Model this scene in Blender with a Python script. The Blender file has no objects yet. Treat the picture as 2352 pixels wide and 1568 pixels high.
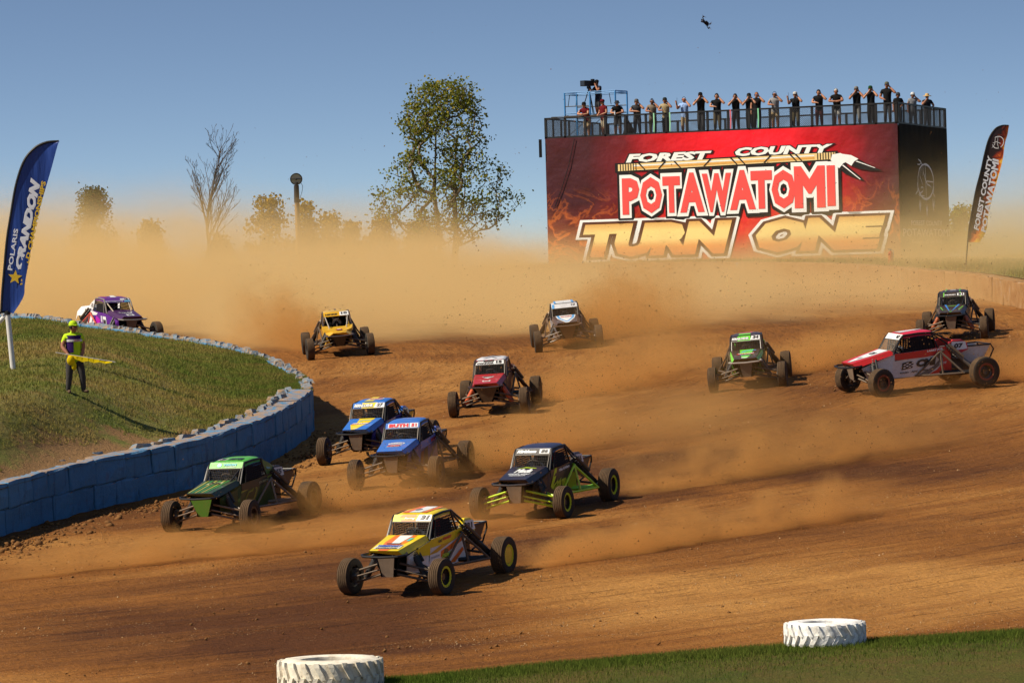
import bpy, bmesh, math, random
import numpy as np
from mathutils import Vector, Matrix

random.seed(7)
rng = np.random.default_rng(7)
scene = bpy.context.scene
COL = scene.collection
PI = math.pi

# ------------------------------------------------------------------ camera
CAM_Z = 12.25
FOCAL_PX, FRAME_PX = 10000.0, 2352.0
PITCH, ROLL = 0.0144, 0.028
cam_data = bpy.data.cameras.new("camera")
cam_data.sensor_width = 36.0
cam_data.lens = 36.0 * FOCAL_PX / FRAME_PX
cam_data.clip_start = 1.0
cam_data.clip_end = 6000.0
cam = bpy.data.objects.new("camera", cam_data)
COL.objects.link(cam)
fw = Vector((0, math.cos(PITCH), -math.sin(PITCH)))
rt0 = Vector((1, 0, 0))
up0 = rt0.cross(fw)
rt = rt0 * math.cos(ROLL) - up0 * math.sin(ROLL)
up = up0 * math.cos(ROLL) + rt0 * math.sin(ROLL)
cam.matrix_world = Matrix(((rt.x, up.x, -fw.x, 0), (rt.y, up.y, -fw.y, 0), (rt.z, up.z, -fw.z, CAM_Z), (0, 0, 0, 1)))
scene.camera = cam

# ------------------------------------------------------------------ sky and sun
SUN_EL, SUN_AZ = math.radians(45), math.radians(15)   # azimuth: turned from the left (-x) towards the viewer
sun_to = Vector((-math.cos(SUN_AZ) * math.cos(SUN_EL), -math.sin(SUN_AZ) * math.cos(SUN_EL), math.sin(SUN_EL)))
world = bpy.data.worlds.new("World")
scene.world = world
world.use_nodes = True
wt = world.node_tree
wt.nodes.clear()
w_out = wt.nodes.new("ShaderNodeOutputWorld")
w_bg = wt.nodes.new("ShaderNodeBackground")
w_sky = wt.nodes.new("ShaderNodeTexSky")
w_sky.sky_type = 'NISHITA'
w_sky.sun_disc = False
w_sky.sun_elevation = SUN_EL
w_sky.sun_rotation = math.atan2(sun_to.x, sun_to.y)
w_sky.altitude = 500
w_sky.air_density = 1.0
w_sky.dust_density = 0.3
w_sky.ozone_density = 2.2
w_bg.inputs['Strength'].default_value = 0.084
w_tc = wt.nodes.new("ShaderNodeTexCoord")
w_map = wt.nodes.new("ShaderNodeVectorMath"); w_map.operation = 'MULTIPLY_ADD'
w_map.inputs[1].default_value = (1, 1, 4.2); w_map.inputs[2].default_value = (0, 0, 0.03)
wt.links.new(w_tc.outputs['Generated'], w_map.inputs[0])
wt.links.new(w_map.outputs[0], w_sky.inputs['Vector'])
w_hs = wt.nodes.new("ShaderNodeHueSaturation")
w_hs.inputs['Saturation'].default_value = 0.97
wt.links.new(w_sky.outputs[0], w_hs.inputs['Color'])
wt.links.new(w_hs.outputs[0], w_bg.inputs['Color'])
wt.links.new(w_bg.outputs[0], w_out.inputs['Surface'])

sun_data = bpy.data.lights.new("sun", 'SUN')
sun_data.energy = 5.0
sun_data.angle = math.radians(0.53)
sun_data.color = (1.0, 0.90, 0.73)
sun = bpy.data.objects.new("sun", sun_data)
COL.objects.link(sun)
sun.rotation_euler = sun_to.to_track_quat('Z', 'Y').to_euler()
sun.location = (-40, 60, 60)

vs = scene.view_settings
vs.view_transform = 'Standard'
vs.look = 'None'
vs.exposure = 0.40
vs.gamma = 1.0
vs.use_curve_mapping = False
cy = scene.cycles
cy.use_denoising = True
cy.use_adaptive_sampling = True
cy.adaptive_threshold = 0.02
cy.max_bounces = 6
cy.diffuse_bounces = 2
cy.glossy_bounces = 2
cy.transmission_bounces = 2
cy.transparent_max_bounces = 8
cy.volume_bounces = 2
cy.volume_step_rate = 1.7
cy.volume_max_steps = 96
cy.caustics_reflective = False
cy.caustics_refractive = False
# ------------------------------------------------------------------ helpers
def hsh(ix, iy, seed=0):
    n = (ix.astype(np.int64) * 374761393 + iy.astype(np.int64) * 668265263 + seed * 1442695041) & 0xFFFFFFFF
    n = ((n ^ (n >> 13)) * 1274126177) & 0xFFFFFFFF
    n = n ^ (n >> 16)
    return (n & 0xFFFF) / 65535.0


def vnoise(x, y, seed=0):
    x = np.asarray(x, float); y = np.asarray(y, float)
    ix = np.floor(x); iy = np.floor(y)
    fx = x - ix; fy = y - iy
    fx = fx * fx * (3 - 2 * fx); fy = fy * fy * (3 - 2 * fy)
    a = hsh(ix, iy, seed); b = hsh(ix + 1, iy, seed); c = hsh(ix, iy + 1, seed); d = hsh(ix + 1, iy + 1, seed)
    return (a * (1 - fx) + b * fx) * (1 - fy) + (c * (1 - fx) + d * fx) * fy


def fbm(x, y, octv=4, seed=0):
    s = 0.0; a = 0.5; t = 0.0
    for k in range(octv):
        s = s + a * vnoise(np.asarray(x) * 2 ** k, np.asarray(y) * 2 ** k, seed + k * 17)
        t += a; a *= 0.5
    return s / t


def rot_to(d):
    return Vector(d).normalized().to_track_quat('Z', 'Y').to_matrix()


class MB:
    """collects faces of one mesh"""
    def __init__(self):
        self.v = []; self.f = []; self.m = []

    def add(self, vs, fs, mi=0):
        o = len(self.v)
        self.v += [tuple(p) for p in vs]
        for q in fs:
            self.f.append(tuple(i + o for i in q)); self.m.append(mi)
        return self

    def box(self, c, s, R=None, mi=0, taper=1.0):
        hx, hy, hz = s[0] / 2, s[1] / 2, s[2] / 2
        P = []
        for z in (-1, 1):
            k = taper if z > 0 else 1.0
            for x, y in ((-1, -1), (1, -1), (1, 1), (-1, 1)):
                p = Vector((x * hx * k, y * hy * k, z * hz))
                if R is not None: p = R @ p
                P.append(p + Vector(c))
        return self.add(P, [(3, 2, 1, 0), (4, 5, 6, 7), (0, 1, 5, 4), (1, 2, 6, 5), (2, 3, 7, 6), (3, 0, 4, 7)], mi)

    def tube(self, pts, r, n=6, mi=0, closed=False, caps=True):
        pts = [Vector(p) for p in pts]
        rr = r if isinstance(r, (list, tuple)) else [r] * len(pts)
        k = len(pts); P = []; prev = None
        for i, p in enumerate(pts):
            if closed:
                t = pts[(i + 1) % k] - pts[i - 1]
            else:
                t = pts[min(i + 1, k - 1)] - pts[max(i - 1, 0)]
            t.normalize()
            if prev is None:
                a = t.cross(Vector((0, 0, 1)))
                if a.length < 1e-3: a = t.cross(Vector((1, 0, 0)))
            else:
                a = prev - t * prev.dot(t)
                if a.length < 1e-4: a = t.cross(Vector((0.3, 0.5, 0.8)))
            a.normalize(); prev = a; b = t.cross(a)
            for j in range(n):
                w = 2 * PI * j / n
                P.append(p + (a * math.cos(w) + b * math.sin(w)) * rr[i])
        F = []
        rng_ = range(k) if closed else range(k - 1)
        for i in rng_:
            i2 = (i + 1) % k
            for j in range(n):
                j2 = (j + 1) % n
                F.append((i * n + j, i * n + j2, i2 * n + j2, i2 * n + j))
        if caps and not closed:
            F.append(tuple(range(n - 1, -1, -1))); F.append(tuple((k - 1) * n + j for j in range(n)))
        return self.add(P, F, mi)

    def lathe(self, prof, o=(0, 0, 0), axis=(0, 0, 1), n=24, mi=0, close=False, caps=False):
        """prof: (radius, height[, material]) along axis"""
        R = rot_to(axis); o = Vector(o); P = []
        for q in prof:
            for j in range(n):
                w = 2 * PI * j / n
                P.append(o + R @ Vector((q[0] * math.cos(w), q[0] * math.sin(w), q[1])))
        k = len(prof)
        base = len(self.v)
        self.v += [tuple(p) for p in P]
        for i in range(k if close else k - 1):
            i2 = (i + 1) % k
            m_ = prof[i][2] if len(prof[i]) > 2 else mi
            for j in range(n):
                j2 = (j + 1) % n
                self.f.append((base + i * n + j, base + i * n + j2, base + i2 * n + j2, base + i2 * n + j)); self.m.append(m_)
        if caps:
            self.f.append(tuple(base + j for j in range(n - 1, -1, -1))); self.m.append(mi)
            self.f.append(tuple(base + (k - 1) * n + j for j in range(n))); self.m.append(mi)
        return self

    def poly(self, pts, mi=0):
        return self.add(pts, [tuple(range(len(pts)))], mi)

    def slab(self, pts, nrm, th, mi=0):
        """flat polygon given thickness th along nrm"""
        nrm = Vector(nrm).normalized() * th
        a = [Vector(p) for p in pts]; b = [p + nrm for p in a]; n = len(a)
        F = [tuple(range(n - 1, -1, -1)), tuple(range(n, 2 * n))]
        for i in range(n):
            j = (i + 1) % n
            F.append((i, j, n + j, n + i))
        return self.add(a + b, F, mi)

    def ball(self, c, r, n=10, m=6, mi=0, R=None):
        if not isinstance(r, (tuple, list)): r = (r, r, r)
        P = []; F = []
        for i in range(m + 1):
            th = PI * i / m
            for j in range(n):
                w = 2 * PI * j / n
                p = Vector((r[0] * math.sin(th) * math.cos(w), r[1] * math.sin(th) * math.sin(w), r[2] * math.cos(th)))
                if R is not None: p = R @ p
                P.append(p + Vector(c))
        for i in range(m):
            for j in range(n):
                j2 = (j + 1) % n
                F.append((i * n + j, (i + 1) * n + j, (i + 1) * n + j2, i * n + j2))
        return self.add(P, F, mi)

    def mesh(self, name, mats, smooth=None):
        me = bpy.data.meshes.new(name)
        me.from_pydata(self.v, [], self.f)
        for m in (mats if isinstance(mats, (list, tuple)) else [mats]):
            me.materials.append(m)
        if max(self.m, default=0) > 0:
            me.polygons.foreach_set('material_index', self.m)
        if smooth:
            me.polygons.foreach_set('use_smooth', [True] * len(self.f))
            me.update()
            me.set_sharp_from_angle(angle=math.radians(smooth if smooth is not True else 40))
        me.update()
        return me

    def build(self, name, mats, parent=None, smooth=None):
        return link(name, self.mesh(name, mats, smooth), parent)


def link(name, me, parent=None):
    o = bpy.data.objects.new(name, me)
    COL.objects.link(o)
    if parent is not None: o.parent = parent
    return o


def tag(o, label=None, cat=None, group=None, kind=None):
    if label: o['label'] = label
    if cat: o['category'] = cat
    if group: o['group'] = group
    if kind: o['kind'] = kind
    return o


def empty(name, loc=(0, 0, 0), rz=0, label=None, cat=None, group=None):
    o = bpy.data.objects.new(name, None)
    COL.objects.link(o)
    o.location = loc; o.rotation_euler = (0, 0, rz)
    return tag(o, label, cat, group)


def tri_mesh(name, V, F, mat):
    me = bpy.data.meshes.new(name)
    V = np.asarray(V, np.float32); F = np.asarray(F, np.int32)
    k = F.shape[1]
    me.vertices.add(len(V)); me.vertices.foreach_set('co', V.ravel())
    me.loops.add(F.size); me.loops.foreach_set('vertex_index', F.ravel())
    me.polygons.add(len(F))
    me.polygons.foreach_set('loop_start', np.arange(0, F.size, k, dtype=np.int32))
    me.polygons.foreach_set('loop_total', np.full(len(F), k, np.int32))
    me.materials.append(mat)
    me.update(calc_edges=True)
    return me


# ------------------------------------------------------------------ materials
class NT:
    def __init__(self, name):
        self.mat = bpy.data.materials.new(name)
        self.mat.use_nodes = True
        self.t = self.mat.node_tree
        self.t.nodes.clear()
        self.out = self.t.nodes.new('ShaderNodeOutputMaterial')

    def new(self, typ, **kw):
        n = self.t.nodes.new(typ)
        for k, v in kw.items(): setattr(n, k, v)
        return n

    def put(self, sock, val):
        if isinstance(val, bpy.types.NodeSocket): self.t.links.new(val, sock)
        elif val is not None:
            if isinstance(val, (tuple, list)) and len(val) == 3 and sock.type == 'RGBA': val = (*val, 1)
            sock.default_value = val

    def math(self, op, a, b=None, c=None, clamp=False):
        n = self.new('ShaderNodeMath', operation=op, use_clamp=clamp)
        for i, q in enumerate((a, b, c)):
            if q is not None: self.put(n.inputs[i], q)
        return n.outputs[0]

    def noise(self, vec, scale, detail=2.0, rough=0.5, dist=0.0, out='Fac'):
        n = self.new('ShaderNodeTexNoise')
        self.put(n.inputs['Vector'], vec)
        n.inputs['Scale'].default_value = scale; n.inputs['Detail'].default_value = detail
        n.inputs['Roughness'].default_value = rough; n.inputs['Distortion'].default_value = dist
        return n.outputs[out]

    def voro(self, vec, scale, feature='F1', out='Distance'):
        n = self.new('ShaderNodeTexVoronoi', feature=feature)
        self.put(n.inputs['Vector'], vec); n.inputs['Scale'].default_value = scale
        return n.outputs[out]

    def mapv(self, vec, scale=(1, 1, 1), rot=(0, 0, 0), loc=(0, 0, 0)):
        n = self.new('ShaderNodeMapping')
        self.put(n.inputs['Vector'], vec)
        n.inputs['Scale'].default_value = scale; n.inputs['Rotation'].default_value = rot; n.inputs['Location'].default_value = loc
        return n.outputs[0]

    def ramp(self, fac, stops, interp='LINEAR'):
        n = self.new('ShaderNodeValToRGB')
        n.color_ramp.interpolation = interp
        e = n.color_ramp.elements
        while len(e) < len(stops): e.new(0.5)
        for i, (p, c) in enumerate(stops):
            e[i].position = p
            e[i].color = (c, c, c, 1) if isinstance(c, (int, float)) else (*c, 1)
        self.put(n.inputs[0], fac)
        return n.outputs[0]

    def mix(self, fac, a, b, mode='MIX'):
        n = self.new('ShaderNodeMix', data_type='RGBA', blend_type=mode)
        self.put(n.inputs[0], fac); self.put(n.inputs[6], a); self.put(n.inputs[7], b)
        return n.outputs[2]

    def geo(self):
        return self.new('ShaderNodeNewGeometry').outputs['Position']

    def obj(self):
        return self.new('ShaderNodeTexCoord').outputs['Object']

    def sep(self, v):
        n = self.new('ShaderNodeSeparateXYZ'); self.put(n.inputs[0], v); return n.outputs

    def bump(self, h, strength, dist):
        n = self.new('ShaderNodeBump'); self.put(n.inputs['Height'], h)
        n.inputs['Strength'].default_value = strength; n.inputs['Distance'].default_value = dist
        return n.outputs[0]

    def bsdf(self, color, rough=0.6, metal=0.0, normal=None, spec=0.5, coat=0.0, sub=None):
        n = self.new('ShaderNodeBsdfPrincipled')
        self.put(n.inputs['Base Color'], color)
        self.put(n.inputs['Roughness'], rough)
        self.put(n.inputs['Metallic'], metal)
        n.inputs['Specular IOR Level'].default_value = spec
        n.inputs['Coat Weight'].default_value = coat
        if normal is not None: self.put(n.inputs['Normal'], normal)
        self.t.links.new(n.outputs[0], self.out.inputs['Surface'])
        return n


_mats = {}
DIRT = (0.20, 0.095, 0.032)


def paint(col, rough=0.35, metal=0.0, dirt=0.35, coat=0.3, key=None):
    """painted or plastic sheet with baked-on dust and mud splatter"""
    k = ('paint', tuple(round(c, 3) for c in col), rough, metal, dirt, coat)
    if k in _mats: return _mats[k]
    t = NT('paint_%d' % len(_mats))
    o = t.obj()
    n1 = t.ramp(t.noise(o, 3.0, 3, 0.6), [(0.38, 0.0), (0.80, 1.0)])
    n2 = t.ramp(t.noise(o, 34.0, 2, 0.6), [(0.56, 0.0), (0.64, 1.0)])
    d = t.math('MULTIPLY', t.math('ADD', t.math('MULTIPLY', n1, 0.55), t.math('MULTIPLY', n2, 0.65), clamp=True), min(1.0, dirt * 1.5))
    d = t.math('ADD', d, 0.16 * dirt, clamp=True)
    c = t.mix(d, col, DIRT)
    r = t.math('ADD', t.math('MULTIPLY', d, 0.5), rough, clamp=True)
    t.bsdf(c, r, metal, spec=0.4, coat=coat)
    _mats[k] = t.mat
    return t.mat


def plain(name, col, rough=0.7, metal=0.0, var=0.15, scale=8.0, bump=0.0, spec=0.3):
    k = ('plain', name)
    if k in _mats: return _mats[k]
    t = NT(name)
    o = t.obj()
    n = t.noise(o, scale, 3, 0.6)
    a = tuple(c * (1 - var) for c in col); b = tuple(min(1, c * (1 + var)) for c in col)
    c = t.mix(n, a, b)
    nn = t.bump(t.noise(o, scale * 4, 3), 0.5, bump) if bump else None
    t.bsdf(c, rough, metal, nn, spec=spec)
    _mats[k] = t.mat
    return t.mat


# ------------------------------------------------------------------ flat lettering
_txt = {}


def text_shape(s, bold=0.03, shear=0.0, spacing=1.0):
    """outline of a line of lettering: vertices (x, y, 0..) with cap height 1, starting at x=0"""
    k = (s, bold, shear, spacing)
    if k in _txt: return _txt[k]
    cu = bpy.data.curves.new('lettering', 'FONT')
    cu.body = s; cu.size = 1.0; cu.shear = shear; cu.space_character = spacing
    cu.resolution_u = 2
    cu.bevel_depth = bold; cu.bevel_resolution = 0
    ob = bpy.data.objects.new('lettering', cu)
    me = bpy.data.meshes.new_from_object(ob)
    n = len(me.vertices)
    co = np.empty(n * 3, np.float32); me.vertices.foreach_get('co', co); co = co.reshape(-1, 3)
    F = [tuple(p.vertices) for p in me.polygons if p.normal.z > -0.2]
    bpy.data.objects.remove(ob); bpy.data.curves.remove(cu); bpy.data.meshes.remove(me)
    _txt[k] = (co, F)
    return _txt[k]


class Patch:
    """a four-cornered face seen from outside: a bottom-left, b bottom-right, c top-right, d top-left"""
    def __init__(self, a, b, c, d):
        self.a, self.b, self.c, self.d = Vector(a), Vector(b), Vector(c), Vector(d)
        self.n = ((self.b - self.a).cross(self.d - self.a)).normalized()
        self.w = ((self.b - self.a).length + (self.c - self.d).length) / 2
        self.h = ((self.d - self.a).length + (self.c - self.b).length) / 2

    def at(self, s, t, off=0.0):
        return (self.a * (1 - s) + self.b * s) * (1 - t) + (self.d * (1 - s) + self.c * s) * t + self.n * off

    def face(self, mb, mi=0, off=0.0, nu=1, nv=1):
        for i in range(nu):
            for j in range(nv):
                mb.poly([self.at(i / nu, j / nv, off), self.at((i + 1) / nu, j / nv, off), self.at((i + 1) / nu, (j + 1) / nv, off), self.at(i / nu, (j + 1) / nv, off)], mi)

    def decal(self, mb, pts, mi=0, off=0.004):
        mb.poly([self.at(s, t, off) for s, t in pts], mi)

    def text(self, mb, s, x0, x1, y0, y1, mi=0, off=0.007, bold=0.03, shear=0.0, grow=0.0):
        co, F = text_shape(s, bold + grow, shear)
        ref, _ = text_shape(s, bold, shear)
        mn = ref.min(0); mx = ref.max(0)
        sx = (x1 - x0) / (mx[0] - mn[0]); sy = (y1 - y0) / (mx[1] - mn[1])
        P = []
        for p in co:
            P.append(self.at(x0 + (p[0] - mn[0]) * sx, y0 + (p[1] - mn[1]) * sy, off + 0.0015 * float(p[2]) / max(bold, 1e-3)))
        mb.add(P, F, mi)
# ------------------------------------------------------------------ lie of the land
CARS = [  # key, x, y, heading (deg, + turned to the viewer's left), extra bank of the ground under it
    ('31', -1.90, 91.92, 25, 0.00), ('55', -6.61, 104.74, 25, 0.02), ('56', 0.70, 103.91, 22, 0.01),
    ('51', -2.66, 112.13, 14, 0.02), ('27', -3.69, 118.29, 16, 0.02), ('34', 7.30, 133.61, 6, 0.06),
    ('15', -0.53, 130.05, 7, 0.03), ('07', 11.95, 128.97, 70, 0.0), ('12', 1.94, 152.24, -1.5, 0.07),
    ('10', -6.16, 154.54, -5, 0.05), ('51b', 15.0, 147.0, 10, 0.02), ('12p', -15.2, 165.5, -26, -0.05)]


def h_of(y):
    y = np.asarray(y, float)
    a = .0644 * y
    t = np.clip(y - 145, 0, 30)
    b = 9.338 + .0644 * t - .0364 * t * t / 60 + .028 * np.clip(y - 175, 0, None)
    return np.where(y < 145, a, b)


def ground_z(x, y):
    """height of the smooth track surface"""
    x = np.asarray(x, float); y = np.asarray(y, float)
    k = .028 * (1 - .5 * np.clip((y - 145) / 40, 0, 1))
    z = k * np.clip(x, -60, 60) + h_of(y)
    for key, cx, cyy, th, bank in CARS:
        if bank:
            r2 = (x - cx) ** 2 + (y - cyy) ** 2
            z = z + bank * (x - cx) * np.exp(-r2 / (2 * 2.3 ** 2))
    return z


def gz(x, y):
    return float(ground_z(x, y))


def catmull(P, n):
    P = [np.array(p, float) for p in P]
    out = []
    for i in range(len(P) - 1):
        p0 = P[max(i - 1, 0)]; p1 = P[i]; p2 = P[i + 1]; p3 = P[min(i + 2, len(P) - 1)]
        for k in range(n):
            t = k / n
            out.append(0.5 * ((2 * p1) + (-p0 + p2) * t + (2 * p0 - 5 * p1 + 4 * p2 - p3) * t * t + (-p0 + 3 * p1 - 3 * p2 + p3) * t ** 3))
    out.append(P[-1])
    return np.array(out)


class Curve:
    def __init__(self, P, n=12):
        self.p = catmull(P, n)
        d = np.linalg.norm(np.diff(self.p, axis=0), axis=1)
        self.s = np.concatenate([[0], np.cumsum(d)]); self.L = self.s[-1]

    def at(self, s):
        return np.array([np.interp(s, self.s, self.p[:, k]) for k in range(self.p.shape[1])])

    def tan(self, s):
        d = self.at(min(s + .15, self.L)) - self.at(max(s - .15, 0)); return d / np.linalg.norm(d)


FRONT = Curve([(-15.6, 97.0), (-14.0, 100.6), (-12.45, 104.7), (-11.25, 107.9), (-9.8, 110.6), (-8.3, 112.9), (-7.1, 117.0), (-6.4, 120.4), (-5.95, 124.0), (-5.8, 126.6)])
BACK = Curve([(-5.8, 126.6), (-6.15, 130.7), (-7.0, 135.9), (-8.13, 141.0), (-9.2, 144.8), (-10.8, 148.7), (-13.6, 155.6), (-16.5, 162.6), (-20.0, 171.0), (-24, 180)])
OUTER = Curve([(-120, 232), (-60, 226), (-25, 222), (2, 218), (9.0, 212), (13.5, 203.5), (16.1, 195), (18.3, 178), (19.2, 165), (20.2, 150), (22.5, 130), (26, 112), (32, 96)])
WALL_H = 1.25

# ------------------------------------------------------------------ dirt material


def dirt_material(name):
    t = NT(name)
    p = t.geo(); x, y, z = t.sep(p)
    # the racing line sweeps round the infield: streaks follow arcs about its centre
    dx = t.math('ADD', x, 30.0); dy = t.math('SUBTRACT', y, 150.0)
    rad = t.math('SQRT', t.math('ADD', t.math('MULTIPLY', dx, dx), t.math('MULTIPLY', dy, dy)))
    ang_ = t.math('ARCTAN2', dy, dx)
    cv = t.new('ShaderNodeCombineXYZ'); t.put(cv.inputs[0], t.math('MULTIPLY', ang_, 60.0)); t.put(cv.inputs[1], rad); t.put(cv.inputs[2], 0.0)
    arc = cv.outputs[0]
    big = t.noise(t.mapv(p, scale=(0.075, 0.085, 0.1)), 1.0, 3, 0.55, 0.8)
    streak = t.noise(t.mapv(arc, scale=(0.07, 0.42, 1)), 1.0, 5, 0.62, 0.7)
    streak2 = t.noise(t.mapv(arc, scale=(0.22, 2.4, 1)), 1.0, 4, 0.65, 0.5)
    streak3 = t.noise(t.mapv(arc, scale=(0.5, 7.0, 1)), 1.0, 3, 0.6, 0.3)
    fine = t.noise(p, 9.0, 5, 0.75)
    damp = (0.105, 0.036, 0.009); mid = (0.275, 0.106, 0.021); dry = (0.490, 0.235, 0.060)

    def blob(cx, cyy, rx, ry):
        ax = t.math('DIVIDE', t.math('SUBTRACT', x, cx), rx); ay = t.math('DIVIDE', t.math('SUBTRACT', y, cyy), ry)
        return t.math('SUBTRACT', 1.0, t.math('ADD', t.math('MULTIPLY', ax, ax), t.math('MULTIPLY', ay, ay)), clamp=True)
    m = t.math('ADD', t.math('MULTIPLY', big, 0.62), t.math('ADD', t.math('MULTIPLY', streak, 0.40), t.math('MULTIPLY', streak2, 0.16)))
    # watered ground on the near left, its dark partly painted-in corner vignetting, and across the middle, dry loose ground on the near right
    wet = t.math('ADD', t.math('MULTIPLY', blob(-5.5, 86.5, 7.5, 6.0), 0.20), t.math('ADD', t.math('MULTIPLY', blob(2.0, 112.0, 5.5, 9.0), 0.13), t.math('MULTIPLY', blob(-2.0, 97.0, 5.0, 5.0), 0.10)))
    wet = t.math('ADD', wet, t.math('MULTIPLY', blob(9.0, 112.0, 6.0, 8.0), 0.12))
    drier = t.math('ADD', t.math('MULTIPLY', blob(5.5, 86.0, 8.0, 6.5), 0.20), t.math('ADD', t.math('MULTIPLY', blob(-4.5, 124.0, 3.5, 9.0), 0.12), t.math('MULTIPLY', blob(-10.0, 101.5, 4.0, 4.0), 0.16)))
    m = t.math('SUBTRACT', t.math('ADD', m, drier), wet)
    c = t.ramp(m, [(0.42, damp), (0.60, mid), (0.80, dry)])
    c = t.mix(t.ramp(fine, [(0.32, 0.0), (0.72, 1.0)]), t.mix(1.0, c, (0.66, 0.63, 0.60), 'MULTIPLY'), c)
    c = t.mix(t.ramp(streak3, [(0.55, 0.0), (0.66, 0.75)]), c, t.mix(1.0, c, (0.50, 0.47, 0.44), 'MULTIPLY'))  # rut shade put into the colour as darker streak lines
    # fine gravel pressed in the surface, thick in patches
    patch_ = t.ramp(t.math('ADD', t.noise(t.mapv(arc, scale=(0.2, 0.7, 1)), 1.0, 3, 0.6, 0.6), t.math('MULTIPLY', drier, 0.5)), [(0.46, 0.0), (0.66, 1.0)])
    grain = None
    for sc, lo in ((15.0, 0.84), (33.0, 0.76)):
        v = t.new('ShaderNodeTexVoronoi', feature='F1'); t.put(v.inputs['Vector'], p); v.inputs['Scale'].default_value = sc
        pick = t.ramp(t.sep(v.outputs['Color'])[0], [(lo, 0.0), (lo + .05, 1.0)])
        q = t.math('MULTIPLY', t.ramp(v.outputs['Distance'], [(0.18, 1.0), (0.34, 0.0)]), pick)
        grain = q if grain is None else t.math('MAXIMUM', grain, q)
    grain = t.math('MULTIPLY', grain, patch_)
    c = t.mix(t.math('MULTIPLY', grain, 0.8), c, (0.56, 0.37, 0.19))
    hgt = t.math('ADD', t.math('MULTIPLY', streak2, 0.7), t.math('ADD', t.math('MULTIPLY', fine, 0.45), t.math('MULTIPLY', grain, 0.4)))
    hgt = t.math('ADD', hgt, t.math('ADD', t.math('MULTIPLY', t.noise(p, 2.2, 5, 0.7), 0.8), t.math('MULTIPLY', streak3, 0.35)))
    t.bsdf(c, 0.92, 0.0, t.bump(hgt, 1.0, 0.13), spec=0.15)
    return t.mat


M_DIRT = dirt_material('track_dirt')


def grass_color(t, p):
    a = t.noise(p, 0.16, 4, 0.65, 0.5)
    b = t.noise(p, 1.3, 4, 0.7)
    g1 = t.ramp(a, [(0.34, (0.290, 0.215, 0.072)), (0.48, (0.200, 0.200, 0.050)), (0.62, (0.130, 0.168, 0.034))])
    return t.mix(t.ramp(b, [(0.45, 0.0), (0.72, 0.75)]), g1, (0.27, 0.175, 0.07))


def turf_material(name, bare=True, tone=1.0):
    t = NT(name); p = t.geo()
    c = grass_color(t, p)
    if tone < 1: c = t.mix(1.0, c, (tone, tone * .95, tone * .8), 'MULTIPLY')
    if bare:
        v = t.new('ShaderNodeVertexColor'); v.layer_name = 'bare'
        k = t.math('ADD', t.sep(v.outputs[0])[0], t.math('MULTIPLY', t.math('SUBTRACT', t.noise(p, 0.9, 5, 0.7), 0.5), 1.3))
        c = t.mix(t.ramp(k, [(0.48, 0.0), (0.66, 1.0)]), c, (0.33, 0.185, 0.080))
    f = t.noise(p, 22, 3, 0.7)
    c = t.mix(t.ramp(f, [(0.3, 0.0), (0.7, 1.0)]), t.mix(1.0, c, (0.55, 0.55, 0.55), 'MULTIPLY'), c)
    t.bsdf(c, 0.95, 0, t.bump(t.math('ADD', f, t.noise(p, 5, 3)), 0.9, 0.07), spec=0.1)
    return t.mat


def blade_material(name, green=0.0):
    t = NT(name); p = t.geo()
    c = grass_color(t, p)
    if green: c = t.mix(green, c, (0.070, 0.120, 0.016))
    r = t.new('ShaderNodeObjectInfo')
    c = t.mix(t.ramp(t.noise(p, 30, 1), [(0.3, 0.0), (0.7, 1.0)]), t.mix(1.0, c, (0.6, 0.62, 0.6), 'MULTIPLY'), t.mix(1.0, c, (1.45, 1.4, 1.3), 'MULTIPLY'))
    d = t.new('ShaderNodeBsdfDiffuse'); t.put(d.inputs[0], c)
    e = t.new('ShaderNodeBsdfTranslucent'); t.put(e.inputs[0], c)
    mx = t.new('ShaderNodeMixShader'); mx.inputs[0].default_value = 0.3
    t.t.links.new(d.outputs[0], mx.inputs[1]); t.t.links.new(e.outputs[0], mx.inputs[2])
    t.t.links.new(mx.outputs[0], t.out.inputs[0])
    return t.mat


M_TURF = turf_material('infield_turf')
M_TURF2 = turf_material('field_turf', bare=False)
M_BLADE = blade_material('grass_blades')
M_BLADE2 = blade_material('verge_blades', 0.75)

# ------------------------------------------------------------------ track sheet
xs = np.concatenate([np.linspace(-160, -26, 24), np.arange(-25.8, 26, 0.2), np.linspace(26.2, 160, 24)])
ys = np.concatenate([np.linspace(5, 72, 20), np.arange(72.25, 160, 0.25), np.arange(160, 236, 0.8)])
X, Y = np.meshgrid(xs, ys)
Z = ground_z(X, Y)
rv = np.hypot(X + 30, Y - 150); ru = 60 * np.arctan2(Y - 150, X + 30)
Z = Z + 0.10 * (fbm(ru * .12, rv * .5, 4, 3) - .5) + 0.08 * (fbm(ru * .35, rv * 2.0, 3, 9) - .5) + 0.03 * (vnoise(X * 3.1, Y * 3.1, 5) - .5)
ny, nx = X.shape
V = np.stack([X, Y, Z], -1).reshape(-1, 3)
i = np.arange(ny - 1)[:, None] * nx + np.arange(nx - 1)[None, :]
F = np.stack([i, i + 1, i + nx + 1, i + nx], -1).reshape(-1, 4)
me = tri_mesh('track', V, F, M_DIRT)
me.polygons.foreach_set('use_smooth', [True] * len(me.polygons))
tag(link('track', me), kind='structure')

# ------------------------------------------------------------------ infield mound (inside the blue wall)


def wall_top(p):
    return gz(p[0], p[1]) + WALL_H


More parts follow.
